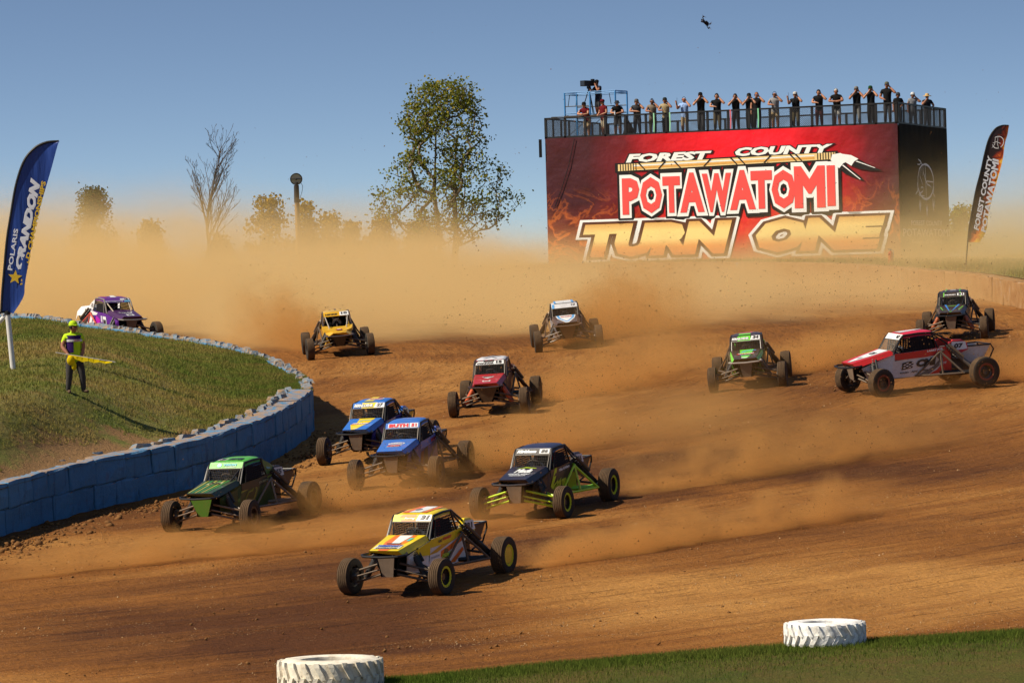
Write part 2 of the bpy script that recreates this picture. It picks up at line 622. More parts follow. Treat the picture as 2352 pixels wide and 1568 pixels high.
NTT, NSS = 120, 44
Vm = []; bare = []
grid_t = np.linspace(0, 1, NTT) ** 1.15
for a in grid_t:
    Fp = FRONT.at(FRONT.L * (1 - a)); Bp = BACK.at(BACK.L * a)
    zf = wall_top(Fp) - 0.10; zb = wall_top(Bp) - 0.10
    width = np.linalg.norm(Bp - Fp)
    for b in np.linspace(0, 1, NSS):
        p = Fp * (1 - b) + Bp * b
        # inset a little behind the wall blocks
        prof = min(1.0, b * width / 6.5); prof = prof * prof * (3 - 2 * prof)
        tail = min(1.0, (1 - b) * width / 34.0); tail = tail * tail * (3 - 2 * tail)
        amp = min(1.0, max(0.0, (-7.0 - p[0]) / 6.0)); amp = amp * amp * (3 - 2 * amp)
        hump = 1.62 * prof * tail * amp
        z = zf * (1 - b) + zb * b + hump + 0.16 * (float(fbm(p[0] * .35, p[1] * .35, 3, 21)) - .5) * min(1, width / 5)
        Vm.append((p[0], p[1], z))
        dist = min(b, 1 - b) * width
        bare.append(max(0.0, 1 - min(b * width / 6.5, 1)) * 0.95 + max(0.0, 1 - min((1 - b) * width / 1.2, 1)) * 0.5)
Vm = np.array(Vm)
i = np.arange(NTT - 1)[:, None] * NSS + np.arange(NSS - 1)[None, :]
Fm = np.stack([i, i + NSS, i + NSS + 1, i + 1], -1).reshape(-1, 4)[:, ::-1]
me = tri_mesh('infield_lawn', Vm, Fm, M_TURF)
me.polygons.foreach_set('use_smooth', [True] * len(me.polygons))
att = me.color_attributes.new('bare', 'FLOAT_COLOR', 'POINT')
att.data.foreach_set('color', np.stack([bare, bare, bare, np.ones(len(bare))], -1).astype(np.float32).ravel())
infield = tag(link('infield_lawn', me), kind='structure')
VmG = Vm.reshape(NTT, NSS, 3)


def mound_z(x, y):
    d = (VmG[:, :, 0] - x) ** 2 + (VmG[:, :, 1] - y) ** 2
    k = np.argsort(d.ravel())[:4]
    w = 1 / (d.ravel()[k] + 1e-4)
    return float((VmG.reshape(-1, 3)[k, 2] * w).sum() / w.sum())


def blades(name, P, hmin, hmax, wid, mat, lean=0.35):
    n = len(P)
    a = rng.uniform(0, 2 * PI, n); hgt = rng.uniform(hmin, hmax, n)
    la = rng.uniform(0, 2 * PI, n); ll = rng.uniform(0, lean, n) * hgt
    dx = np.cos(a) * wid * .5; dy = np.sin(a) * wid * .5
    V = np.empty((n, 3, 3))
    V[:, 0] = P + np.stack([dx, dy, np.full(n, -0.01)], -1)
    V[:, 1] = P + np.stack([-dx, -dy, np.full(n, -0.01)], -1)
    V[:, 2] = P + np.stack([np.cos(la) * ll, np.sin(la) * ll, hgt], -1)
    me = tri_mesh(name, V.reshape(-1, 3), np.arange(3 * n).reshape(-1, 3), mat)
    return link(name, me)


nb = 190000
ta = rng.uniform(0, 0.985, nb) ** 0.8 * (NTT - 1); sb = rng.uniform(0.01, 0.99, nb) * (NSS - 1)
it = np.minimum(ta.astype(int), NTT - 2); isx = np.minimum(sb.astype(int), NSS - 2)
ft = (ta - it)[:, None]; fs = (sb - isx)[:, None]
P = (VmG[it, isx] * (1 - ft) + VmG[it + 1, isx] * ft) * (1 - fs) + (VmG[it, isx + 1] * (1 - ft) + VmG[it + 1, isx + 1] * ft) * fs
bw = np.array(bare).reshape(NTT, NSS)[it, isx]
keep = (fbm(P[:, 0] * .8, P[:, 1] * .8, 3, 33) - 0.9 * bw) > -0.06
keep &= rng.random(nb) < 0.35 + 1.1 * fbm(P[:, 0] * .3, P[:, 1] * .3, 3, 40)
P = P[keep]
g = blades('infield_grass', P, 0.04, 0.10, 0.03, M_BLADE, 0.7)
tag(g, 'short dry grass covering the mound behind the blue block wall', 'grass', kind='stuff')

# ------------------------------------------------------------------ near verge
VERGE = Curve([(-14, 76.6), (-6, 78.0), (-2.5, 78.75), (0.8, 79.5), (4.0, 80.05), (9.3, 80.35), (16, 81.2), (30, 82.5)])
VP = []; nv = 90
for k in range(nv):
    p = VERGE.at(VERGE.L * k / (nv - 1))
    for j in range(14):
        y = p[1] - j * 0.55 + (0.10 * (random.random() - .5) if j == 0 else 0)
        rise = 0.03 + 0.07 * min(1, j / 3)
        VP.append((p[0], y, gz(p[0], y) + (0.0 if j == 0 else rise + 0.04)))
i = np.arange(nv - 1)[:, None] * 14 + np.arange(13)[None, :]
Fv = np.stack([i, i + 1, i + 15, i + 14], -1).reshape(-1, 4)
me = tri_mesh('verge', VP, Fv, turf_material('verge_turf', False, 0.55))  # turf toned down: shade below the green edge put into its colour
me.polygons.foreach_set('use_smooth', [True] * len(me.polygons))
tag(link('verge', me), kind='structure')
n = 75000
xx = rng.uniform(-6, 13, n)
yb = np.interp(xx, VERGE.p[:, 0], VERGE.p[:, 1])
dd = rng.exponential(1.1, n) - 0.10 + 0.25 * (fbm(xx * 1.2, xx * 0 + 3, 3, 3) - .5)
yy = yb - dd
ok = dd < 5
xx, yy, dd = xx[ok], yy[ok], dd[ok]
P = np.stack([xx, yy, ground_z(xx, yy) + 0.03 + 0.07 * np.clip(dd, 0, 1.2)], -1)
g = blades('verge_grass', P, 0.04, 0.13, 0.016, M_BLADE2, 0.6)
tag(g, 'green grass growing along the near edge of the dirt track', 'grass', kind='stuff')

# ------------------------------------------------------------------ field behind the outer wall, out to the horizon
FP = []
outs = [OUTER.at(OUTER.L * k / 160) for k in range(161)]
rows = [0.25, 1.0, 3, 7, 14, 30, 80, 250, 900, 3500]
nrm_far = []
for k, p in enumerate(outs):
    tn = OUTER.tan(OUTER.L * k / 160); nn = np.array([-tn[1], tn[0]])
    if nn[1] < 0.0 and p[0] < 10: nn = -nn
    nrm_far.append(nn)
for k, p in enumerate(outs):
    nn = nrm_far[k]
    tt = np.clip((k - 60) / 100, 0, 1)
    far = np.array([p[0] * 1.0, 0]) + np.array([math.sin(-0.9 + 2.2 * k / 160), math.cos(-0.9 + 2.2 * k / 160)])
    fd = np.array([math.sin(-0.9 + 2.3 * k / 160), math.cos(-0.9 + 2.3 * k / 160)])
    for d in rows:
        w = min(1, d / 60)
        q = p + (nn * (1 - w) + fd * w) * d
        top = gz(*p) + 0.92
        z = top * (1 - min(1, d / 12)) + 12.55 * min(1, d / 12) if p[1] > 160 else top
        FP.append((q[0], q[1], z - 0.02 * min(d, 0)))
nr = len(rows)
i = np.arange(160)[:, None] * nr + np.arange(nr - 1)[None, :]
Ff = np.stack([i, i + nr, i + nr + 1, i + 1], -1).reshape(-1, 4)
me = tri_mesh('field', FP, Ff, M_TURF2)
tag(link('field', me), kind='structure')
n = 22000
sa = rng.uniform(OUTER.L * .45, OUTER.L * .9, n)
pp = np.stack([np.interp(sa, OUTER.s, OUTER.p[:, 0]), np.interp(sa, OUTER.s, OUTER.p[:, 1])], -1)
t2 = np.stack([np.interp(sa + .2, OUTER.s, OUTER.p[:, 0]), np.interp(sa + .2, OUTER.s, OUTER.p[:, 1])], -1) - pp
t2 /= np.linalg.norm(t2, axis=1)[:, None]
off = rng.uniform(0.3, 5, n)[:, None]
q = pp + np.stack([-t2[:, 1], t2[:, 0]], -1) * off
zt = ground_z(pp[:, 0], pp[:, 1]) + 0.92
zz = np.where(pp[:, 1] > 160, zt * (1 - np.minimum(1, off[:, 0] / 12)) + 12.55 * np.minimum(1, off[:, 0] / 12), zt)
g = blades('bank_grass', np.stack([q[:, 0], q[:, 1], zz], -1), 0.08, 0.25, 0.04, M_BLADE)
tag(g, 'dusty grass growing along the top of the far block wall', 'grass', kind='stuff')
# ------------------------------------------------------------------ block walls


def blue_paint():
    t = NT('blue_block_paint'); p = t.geo(); o = t.obj()
    n = t.noise(p, 1.1, 4, 0.65)
    c = t.mix(n, (0.050, 0.160, 0.290), (0.090, 0.270, 0.460))
    streak = t.noise(t.mapv(p, scale=(2.2, 2.2, 0.35)), 1.6, 5, 0.7)
    c = t.mix(t.ramp(streak, [(0.56, 0.0), (0.74, 0.8)]), c, (0.026, 0.040, 0.066))
    chip = t.noise(p, 7.0, 5, 0.75, 0.6)
    c = t.mix(t.ramp(chip, [(0.67, 0.0), (0.72, 0.9)]), c, (0.30, 0.27, 0.23))
    mud = t.noise(p, 2.4, 5, 0.75, 0.3)
    c = t.mix(t.ramp(mud, [(0.58, 0.0), (0.78, 0.7)]), c, (0.16, 0.085, 0.035))
    r = t.new('ShaderNodeObjectInfo').outputs['Random']
    c = t.mix(t.math('MULTIPLY', r, 0.35), c, (0.035, 0.12, 0.24))
    nz = t.sep(t.new('ShaderNodeNewGeometry').outputs['Normal'])[2]
    c = t.mix(t.math('MULTIPLY', t.ramp(nz, [(0.75, 0.0), (0.95, 1.0)]), t.ramp(t.noise(p, 3.5, 5, 0.7), [(0.38, 0.0), (0.58, 0.95)])), c, (0.34, 0.205, 0.10))
    t.bsdf(c, 0.75, 0, t.bump(t.math('ADD', t.noise(p, 5, 5, 0.7), t.math('MULTIPLY', chip, 0.6)), 0.7, 0.05), spec=0.25)
    return t.mat


def cap_paint():
    t = NT('worn_blue_stone'); p = t.geo()
    n = t.noise(p, 3.0, 5, 0.7)
    c = t.ramp(n, [(0.40, (0.30, 0.195, 0.11)), (0.54, (0.18, 0.22, 0.26)), (0.72, (0.11, 0.19, 0.30))])
    t.bsdf(c, 0.85, 0, t.bump(t.noise(p, 9, 5, 0.7), 0.8, 0.04), spec=0.2)
    return t.mat


def mud_wall():
    t = NT('mud_covered_block'); p = t.geo()
    n = t.noise(p, 1.6, 5, 0.7)
    c = t.ramp(n, [(0.40, (0.26, 0.13, 0.05)), (0.62, (0.33, 0.19, 0.085)), (0.74, (0.22, 0.26, 0.34))])
    t.bsdf(c, 0.9, 0, t.bump(t.noise(p, 5, 5, 0.7), 0.8, 0.05), spec=0.15)
    return t.mat


M_BLUE, M_CAP, M_MUDW = blue_paint(), cap_paint(), mud_wall()


def block_mesh(L, D, Hh, mat, seed, jag=0.02, bev=0.035):
    """a cast block with worn edges, base centre at the origin"""
    r = random.Random(seed)
    xs_ = [-L / 2, -L / 2 + bev, -L / 6, L / 6, L / 2 - bev, L / 2]
    zs_ = [0, bev, Hh / 2, Hh - bev, Hh]
    ys_ = [-D / 2, D / 2]
    mb = MB()
    nx_, nz_ = len(xs_), len(zs_)
    for side, y in enumerate(ys_):
        for k, z in enumerate(zs_):
            for j, x in enumerate(xs_):
                e = (j in (0, nx_ - 1)) + (k in (0, nz_ - 1))
                yy = y + (bev * 0.6 * e) * (1 if side == 0 else -1) + (r.uniform(-jag, jag))
                mb.v.append((x + r.uniform(-jag, jag) * .5, yy, z + (r.uniform(-jag, jag) if 0 < k else 0)))
    N = nx_ * nz_
    for k in range(nz_ - 1):
        for j in range(nx_ - 1):
            a = k * nx_ + j
            mb.f.append((a, a + 1, a + nx_ + 1, a + nx_)); mb.m.append(0)
            mb.f.append((N + a, N + a + nx_, N + a + nx_ + 1, N + a + 1)); mb.m.append(0)
    for j in range(nx_ - 1):
        a, b = j, (nz_ - 1) * nx_ + j
        mb.f.append((a + 1, a, N + a, N + a + 1)); mb.m.append(0)
        mb.f.append((b, b + 1, N + b + 1, N + b)); mb.m.append(0)
    for k in range(nz_ - 1):
        a, b = k * nx_, k * nx_ + nx_ - 1
        mb.f.append((a + nx_, a, N + a, N + a + nx_)); mb.m.append(0)
        mb.f.append((b, b + nx_, N + b + nx_, N + b)); mb.m.append(0)
    return mb.mesh('concrete_block', mat)


def stone_mesh(L, D, Hh, mat, seed):
    r = random.Random(seed)
    mb = MB()
    mb.box((0, 0, Hh / 2), (L, D, Hh), mi=0, taper=0.62)
    mb.v = [(x + r.uniform(-.05, .05) * L, y + r.uniform(-.09, .09) * D, z + (r.uniform(-.14, .14) * Hh if z > 0 else 0)) for x, y, z in mb.v]
    return mb.mesh('cap_stone', mat)


def lay(parent, curve, s0, s1, course_z, Hh, D, mat, name, lens, seed, side=1.0, off=0.0, follow=True, tilt=0.012):
    r = random.Random(seed); s = s0
    bank = [block_mesh(L, D, Hh, mat, seed * 10 + k) for k, L in enumerate(lens)]
    while s < s1:
        k = r.randrange(len(lens)); L = lens[k]
        p = curve.at(s + L / 2); t = curve.tan(s + L / 2)
        nrm = np.array([t[1], -t[0]]) * side
        q = p - nrm * (D / 2 + off + r.uniform(0, 0.035))
        o = link(name, bank[k], parent)
        a0, a1 = curve.at(s), curve.at(min(s + L, curve.L))
        z0, z1 = gz(*a0), gz(*a1)
        slope = math.atan2(z1 - z0, L)
        o.matrix_basis = Matrix.Translation(-Vector(parent.location)) @ (Matrix.Translation((q[0], q[1], (z0 + z1) / 2 + course_z)) @ Matrix.Rotation(math.atan2(t[1], t[0]) + r.uniform(-tilt, tilt), 4, 'Z')
                          @ Matrix.Rotation(-slope + r.uniform(-tilt, tilt), 4, 'Y') @ Matrix.Rotation(r.uniform(-tilt, tilt), 4, 'X'))
        s += L + 0.012


def stones(parent, curve, s0, s1, dz, off, seed, side):
    r = random.Random(seed); s = s0
    bank = [stone_mesh(L, 0.24, 0.12, M_CAP, seed * 7 + k) for k, L in enumerate((0.40, 0.52, 0.62, 0.74))]
    while s < s1:
        k = r.randrange(4); L = (0.40, 0.52, 0.62, 0.74)[k]
        if r.random() > 0.10:
            p = curve.at(s + L / 2); t = curve.tan(s + L / 2)
            nrm = np.array([t[1], -t[0]]) * side
            q = p - nrm * (off + r.uniform(-.10, .10))
            o = link('cap_stone', bank[k], parent)
            o.matrix_basis = Matrix.Translation(-Vector(parent.location)) @ Matrix.Translation((q[0], q[1], gz(*p) + dz + r.uniform(-.03, .02))) @ Matrix.Rotation(math.atan2(t[1], t[0]) + r.uniform(-.25, .25), 4, 'Z') @ Matrix.Rotation(r.uniform(-.08, .08), 4, 'X')
        s += L + r.uniform(0.02, 0.14)


wall = empty('block_wall', (-8.3, 112.9, gz(-8.3, 112.9)), 0, 'curved blue concrete block wall around the grass mound', 'wall')
FRS = 1.2
lay(wall, FRONT, 0.0, FRONT.L - .2, -0.06, 0.66, 0.62, M_BLUE, 'concrete_block', (1.15, 1.3, 0.95), 3, 1.0, 0.03)
lay(wall, FRONT, 0.45, FRONT.L - .2, 0.61, 0.64, 0.62, M_BLUE, 'concrete_block', (1.05, 1.32, 1.2, 0.85), 5, 1.0, 0.0)
lay(wall, BACK, 0.1, BACK.L - 6, 0.0, 1.19, 0.34, M_BLUE, 'concrete_block', (1.1, 1.25, 1.4), 8, 1.0, 0.0)
stones(wall, FRONT, 0.2, FRONT.L - .3, WALL_H - 0.04, 0.74, 11, 1.0)
stones(wall, BACK, 0.1, BACK.L - 6, WALL_H - 0.09, 0.18, 12, 1.0)

owall = empty('block_wall', (16.1, 195, gz(16.1, 195)), 0, 'mud covered concrete block wall below the red tower', 'wall')
s_a = float(np.interp(-22, OUTER.p[:, 0], OUTER.s)); s_b = OUTER.L * 0.90
lay(owall, OUTER, s_a, s_b, -0.05, 0.98, 0.62, M_MUDW, 'concrete_block', (2.4, 2.8, 2.1), 21, 1.0, -0.62)

# ------------------------------------------------------------------ loose stones and clods on the dirt
ICO_V = []
_b = bmesh.new(); bmesh.ops.create_icosphere(_b, subdivisions=1, radius=1.0)
ICO_V = np.array([v.co[:] for v in _b.verts]); ICO_F = np.array([[v.index for v in f.verts] for f in _b.faces]); _b.free()


def scatter(name, P, S, mat, flat=0.7, simple=False):
    n = len(P)
    if simple:
        bv = np.array([(1, 0, -.7), (-.5, .87, -.7), (-.5, -.87, -.7), (0, 0, 1.)]); bf = np.array([(0, 2, 1), (0, 1, 3), (1, 2, 3), (2, 0, 3)])
    else:
        bv, bf = ICO_V, ICO_F
    k = len(bv)
    a = rng.uniform(0, 2 * PI, n); b = rng.uniform(-.6, .6, n)
    ca, sa = np.cos(a), np.sin(a)
    jit = 1 + rng.uniform(-.28, .28, (n, k, 3))
    W = bv[None] * jit * S[:, None, None]
    W[:, :, 2] *= flat
    x = W[:, :, 0] * ca[:, None] - W[:, :, 1] * sa[:, None]; y = W[:, :, 0] * sa[:, None] + W[:, :, 1] * ca[:, None]
    z = W[:, :, 2] + x * np.sin(b)[:, None]
    V = np.stack([x, y, z], -1) + P[:, None, :]
    Fc = (bf[None] + (np.arange(n) * k)[:, None, None]).reshape(-1, 3)
    return link(name, tri_mesh(name, V.reshape(-1, 3), Fc, mat))


def soil(name, a, b):
    t = NT(name); p = t.geo()
    t.bsdf(t.mix(t.noise(p, 2.7, 2), a, b), 0.95, spec=0.1)
    return t.mat


M_PEB = soil('pebble_stone', (0.24, 0.12, 0.045), (0.52, 0.36, 0.20))
M_CLOD = soil('damp_clod', (0.10, 0.045, 0.016), (0.24, 0.115, 0.040))
n = 42000
yy = 76 + 84 * rng.random(n) ** 1.7; xx = rng.uniform(-1, 1, n) * yy * 0.125
keep = fbm(xx * .30, yy * .5, 3, 77) + rng.normal(0, .05, n) > 0.56
xx, yy = xx[keep], yy[keep]
ss = np.minimum(0.0062 * (rng.random(len(xx)) + 0.004) ** -0.42, 0.040)
o = scatter('track_gravel', np.stack([xx, yy, ground_z(xx, yy) + ss * .2], -1), ss, M_PEB, 0.7, True)
tag(o, 'small pale stones strewn over the dirt track', 'gravel', kind='stuff')
n = 2600
sa = rng.uniform(0, FRONT.L, n); dd = np.abs(rng.normal(1.15, .55, n)) + .05
px = np.interp(sa, FRONT.s, FRONT.p[:, 0]); py = np.interp(sa, FRONT.s, FRONT.p[:, 1])
tx = np.interp(sa + .2, FRONT.s, FRONT.p[:, 0]) - px; ty = np.interp(sa + .2, FRONT.s, FRONT.p[:, 1]) - py
ll = np.hypot(tx, ty) + 1e-6
xx = px + ty / ll * dd; yy = py - tx / ll * dd
ss = np.minimum(0.018 * (rng.random(n) + 0.02) ** -0.5, 0.11)
o = scatter('loose_dirt', np.stack([xx, yy, ground_z(xx, yy) + ss * .2], -1), ss, M_CLOD)
tag(o, 'loose brown dirt clods lying along the foot of the blue wall', 'dirt', kind='stuff')
n = 9000
yy = 77 + 70 * rng.random(n) ** 1.5; xx = rng.uniform(-1, 1, n) * yy * 0.125
rr_ = np.hypot(xx + 30, yy - 150); th_ = 60 * np.arctan2(yy - 150, xx + 30)
keep = fbm(th_ * .10, rr_ * 1.3, 3, 91) + rng.normal(0, .03, n) > 0.58
xx, yy = xx[keep], yy[keep]
ss = np.minimum(0.010 * (rng.random(len(xx)) + 0.01) ** -0.42, 0.05)
o = scatter('track_clods', np.stack([xx, yy, ground_z(xx, yy) + ss * .2], -1), ss, M_CLOD)
tag(o, 'dark crumbs of churned dirt lying in the wheel lines of the track', 'dirt', kind='stuff')
# a few single stones lying on the mound and the wall top
# ------------------------------------------------------------------ banner tower
TW = {'FL': Vector((2.07, 230.7, 0)), 'K': Vector((19.96, 222.0, 0)), 'R': Vector((23.51, 232.94, 0))}
TW['BL'] = TW['FL'] + (TW['R'] - TW['K'])
TZ0, TZ1 = 12.35, 19.6
tower = empty('viewing_tower', (TW['FL'] + TW['R']) / 2 + Vector((0, 0, TZ0)), 0, 'tall viewing tower wrapped in a red flame banner with a crowd on its deck', 'tower')
TI = Matrix.Translation(-Vector(tower.location))


def tpart(mb, name, mats, smooth=None, parent=None):
    """tower part whose faces are given in world coordinates"""
    mb.v = [tuple(TI @ Vector(p)) for p in mb.v]
    return mb.build(name, mats, parent or tower, smooth)


def v3(p, z): return Vector((p.x, p.y, z))


M_BLACK = plain('black_steel', (0.012, 0.012, 0.014), 0.5, 0.0, 0.3)
M_DECK = plain('deck_board', (0.09, 0.07, 0.055), 0.9)
front = Patch(v3(TW['FL'], TZ0), v3(TW['K'], TZ0), v3(TW['K'], TZ1), v3(TW['FL'], TZ1))
side = Patch(v3(TW['K'], TZ0), v3(TW['R'], TZ0), v3(TW['R'], TZ1), v3(TW['K'], TZ1))

# core and deck
core = MB()
ins = lambda p, k: TW['FL'] + (TW['K'] - TW['FL']) * k[0] + (TW['R'] - TW['K']) * k[1]
quad = [ins(None, (0.01, 0.02)), ins(None, (0.985, 0.02)), ins(None, (0.985, 0.98)), ins(None, (0.01, 0.98))]
core.slab([v3(p, TZ0 - .6) for p in quad], (0, 0, 1), TZ1 - TZ0 + 0.35)
tpart(core, 'container_stack', M_BLACK)
dk = MB()
dk.slab([v3(p, TZ1 - .16) for p in [TW['FL'], TW['K'], TW['R'], TW['BL']]], (0, 0, 1), 0.12)
tpart(dk, 'deck', M_DECK)
DECK_Z = TZ1 - 0.04


def banner_mat():
    """printed red and black flame artwork; the face lies in a frame s (0..1 across), t (0..1 up)"""
    t = NT('flame_banner_print')
    uv = t.new('ShaderNodeUVMap'); uv.uv_map = 'print'
    s, v, _ = t.sep(uv.outputs[0])
    dx = t.math('SUBTRACT', s, 0.56)
    mid = t.math('SUBTRACT', 1.0, t.math('MULTIPLY', t.math('MULTIPLY', dx, dx), 5.2), clamp=True)
    wob = t.noise(t.mapv(uv.outputs[0], scale=(2.6, 1.0, 1)), 1.4, 3, 0.6)
    f = t.math('ADD', t.math('MULTIPLY', mid, 0.72), t.math('MULTIPLY', wob, 0.42))
    c = t.ramp(f, [(0.22, (0.055, 0.008, 0.012)), (0.48, (0.15, 0.008, 0.012)), (0.72, (0.55, 0.004, 0.010)), (0.95, (0.95, 0.008, 0.022))])
    low = t.ramp(t.math('ADD', v, t.math('MULTIPLY', t.math('SUBTRACT', wob, 0.5), 0.7)), [(0.10, 1.0), (0.52, 0.0)])
    c = t.mix(t.math('MULTIPLY', low, 0.75), c, (0.40, 0.045, 0.010))
    # licks of fire
    fl = t.noise(t.mapv(uv.outputs[0], scale=(7.5, 2.6, 1), rot=(0, 0, 0.35)), 1.5, 4, 0.55, 1.6)
    ridge = t.math('ABSOLUTE', t.math('SUBTRACT', fl, 0.5))
    lick = t.ramp(ridge, [(0.004, 1.0), (0.045, 0.0)])
    hgt = t.ramp(v, [(0.02, 1.0), (0.64, 0.0)])
    side_ = t.ramp(t.math('ABSOLUTE', t.math('SUBTRACT', s, 0.5)), [(0.15, 0.22), (0.42, 1.0)])
    k = t.math('MULTIPLY', t.math('MULTIPLY', lick, hgt), side_)
    c = t.mix(k, c, (0.95, 0.22, 0.03))
    # black burn band beside the lettering
    t.bsdf(c, 0.42, 0, t.bump(t.noise(t.mapv(uv.outputs[0], scale=(9, 3, 1)), 1.0, 4), 0.6, 0.35), spec=0.35)
    return t.mat


def banner_sheet(patch, nu, nv, amp, seed, mat, name):
    V = []; UV = []
    for j in range(nv + 1):
        for i_ in range(nu + 1):
            s, t_ = i_ / nu, j / nv
            e = min(1, min(s, 1 - s) * 8) * min(1, (1 - t_) * 6 + .2)
            w = float(fbm(s * 9 + seed, t_ * 4, 3, seed)) - .5
            sag = 0.012 * math.sin(s * 60) * max(0, t_ - .85) / .15
            V.append(tuple(TI @ patch.at(s, t_, 0.05 + amp * w * e + sag))); UV.append((s, t_))
    i = np.arange(nv)[:, None] * (nu + 1) + np.arange(nu)[None, :]
    F = np.stack([i, i + 1, i + nu + 2, i + nu + 1], -1).reshape(-1, 4)
    me = tri_mesh(name, V, F, mat)
    u = me.uv_layers.new(name='print')
    li = np.empty(len(me.loops), np.int32); me.loops.foreach_get('vertex_index', li)
    u.data.foreach_set('uv', np.array(UV, np.float32)[li].ravel())
    me.polygons.foreach_set('use_smooth', [True] * len(me.polygons))
    return link(name, me, tower)


M_BAN = banner_mat()
M_BANK = plain('black_banner_cloth', (0.007, 0.006, 0.006), 0.85, 0, 0.3, 0.6, 0.0, 0.08)
b_front = banner_sheet(front, 80, 30, 0.05, 4, M_BAN, 'front_banner')
b_front['label'] = 'red printed banner sheet with flames'
b_side = banner_sheet(side, 50, 30, 0.06, 9, M_BANK, 'side_banner')
b_side['label'] = 'black printed banner sheet with pale emblem'


def gold_mat():
    t = NT('gold_fade_print')
    z = t.sep(t.geo())[2]
    k = t.math('DIVIDE', t.math('SUBTRACT', z, TZ0 + 0.75), 2.0)
    c = t.ramp(k, [(0.0, (0.80, 0.16, 0.04)), (0.30, (0.92, 0.36, 0.09)), (0.50, (0.98, 0.74, 0.28)), (0.72, (0.98, 0.70, 0.26)), (1.0, (0.62, 0.28, 0.06))])
    t.bsdf(c, 0.5, spec=0.3)
    return t.mat


M_GOLD = gold_mat()
M_PWHITE = plain('white_print', (0.88, 0.87, 0.85), 0.5, 0, 0.03)
M_PBLACK = plain('black_print', (0.010, 0.008, 0.008), 0.5, 0, 0.1)
M_PRED = plain('red_print', (0.86, 0.085, 0.075), 0.5, 0, 0.05)
M_PCREAM = plain('cream_print', (0.85, 0.62, 0.28), 0.5, 0, 0.1)
M_PSILV = plain('silver_print', (0.78, 0.76, 0.78), 0.5, 0, 0.08)


def lettering(patch, s, x0, x1, y0, y1, layers, shear, bold, rise=0.0, parent=None, off=0.085):
    """layers: (material, growth) from the outermost in; each is a sheet 8 mm above the one below"""
    for k, (m_, grow) in enumerate(layers):
        mb = MB()
        patch.text(mb, s, x0, x1, y0, y1, 0, off + 0.012 * k, bold, shear, grow)
        tpart(mb, 'lettering', m_, None, parent or b_front)


W3 = [(M_PBLACK, 0.075), (M_PWHITE, 0.0)]
lettering(front, 'FOREST', 0.235, 0.482, 0.800, 0.862, W3, 0.22, 0.055)
lettering(front, 'COUNTY', 0.548, 0.822, 0.814, 0.876, W3, 0.22, 0.055)
LP = [('P', 0.222, 0.272, 0.425, 0.688), ('O', 0.274, 0.337, 0.430, 0.690), ('T', 0.339, 0.389, 0.428, 0.690), ('A', 0.388, 0.458, 0.426, 0.712), ('W', 0.452, 0.535, 0.422, 0.700), ('A', 0.530, 0.603, 0.432, 0.716),
      ('T', 0.590, 0.650, 0.434, 0.706), ('O', 0.648, 0.716, 0.430, 0.706), ('M', 0.712, 0.798, 0.428, 0.726), ('I', 0.803, 0.826, 0.436, 0.724)]
for (ch, x0, x1, y0, y1) in LP:
    for k, (m_, grow) in enumerate([(M_PBLACK, 0.15), (M_PWHITE, 0.075), (M_PRED, 0.0)]):
        mb = MB(); front.text(mb, ch, x0, x1, y0, y1, 0, 0.085 + 0.015 * k, 0.055, 0.0, grow)
        tpart(mb, 'lettering', m_, None, b_front)
for (word, x0, x1) in (('TURN', 0.105, 0.535), ('ONE', 0.600, 0.962)):
    for k, (m_, grow) in enumerate([(M_PWHITE, 0.125), (plain('brown_print', (0.10, 0.030, 0.012), 0.5), 0.065), (M_GOLD, 0.0)]):
        mb = MB(); front.text(mb, word, x0, x1, 0.120, 0.362, 0, 0.085 + 0.015 * k, 0.085, 0.20, grow)
        tpart(mb, 'lettering', m_, None, b_front)

# lance with feathers printed between the words
sp = MB()
def strip(mb, x0, y0, x1, y1, w, mi, off, n=1):
    mb.poly([front.at(x0, y0 - w, off), front.at(x1, y1 - w, off), front.at(x1, y1 + w, off), front.at(x0, y0 + w, off)], mi)
strip(sp, 0.203, 0.765, 0.835, 0.792, 0.034, 1, 0.088)
strip(sp, 0.212, 0.7655, 0.828, 0.7915, 0.024, 0, 0.096)
strip(sp, 0.258, 0.760, 0.770, 0.781, 0.007, 3, 0.104)
strip(sp, 0.258, 0.776, 0.770, 0.798, 0.004, 2, 0.104)
for k in range(7):
    x = 0.218 + 0.0075 * k; y = 0.766 + (x - .203) * .0427; strip(sp, x, y, x + .0022, y, 0.024, 1, 0.112)
    x = 0.778 + 0.0075 * k; y = 0.766 + (x - .203) * .0427; strip(sp, x, y, x + .0022, y, 0.024, 1, 0.112)
for x in (0.27, 0.345, 0.372, 0.475, 0.533, 0.555, 0.645, 0.70, 0.715):
    y = 0.766 + (x - .203) * .0427; d = 0.018 if x not in (0.345, 0.475, 0.645) else -0.018
    sp.poly([front.at(x, y + .024, .115), front.at(x + .006, y + .024, .115), front.at(x + d + .004, y - .024, .115), front.at(x + d, y - .024, .115)], 1)
F1 = [(0.820, 0.800), (0.842, 0.808), (0.858, 0.790), (0.872, 0.775), (0.866, 0.752), (0.850, 0.735), (0.838, 0.700), (0.828, 0.730), (0.815, 0.760)]
F2 = [(0.838, 0.806), (0.872, 0.790), (0.892, 0.762), (0.880, 0.745), (0.872, 0.715), (0.856, 0.742), (0.846, 0.770)]
B1 = [(0.836, 0.704), (0.852, 0.738), (0.872, 0.690), (0.895, 0.640), (0.908, 0.602), (0.880, 0.630), (0.852, 0.664)]
B2 = [(0.872, 0.716), (0.892, 0.760), (0.915, 0.725), (0.942, 0.690), (0.958, 0.672), (0.925, 0.676), (0.895, 0.690)]
for q, mi, of in ((B1, 1, 0.100), (B2, 1, 0.106), (F1, 2, 0.118), (F2, 2, 0.112)): sp.poly([front.at(a, b, of) for a, b in q], mi)
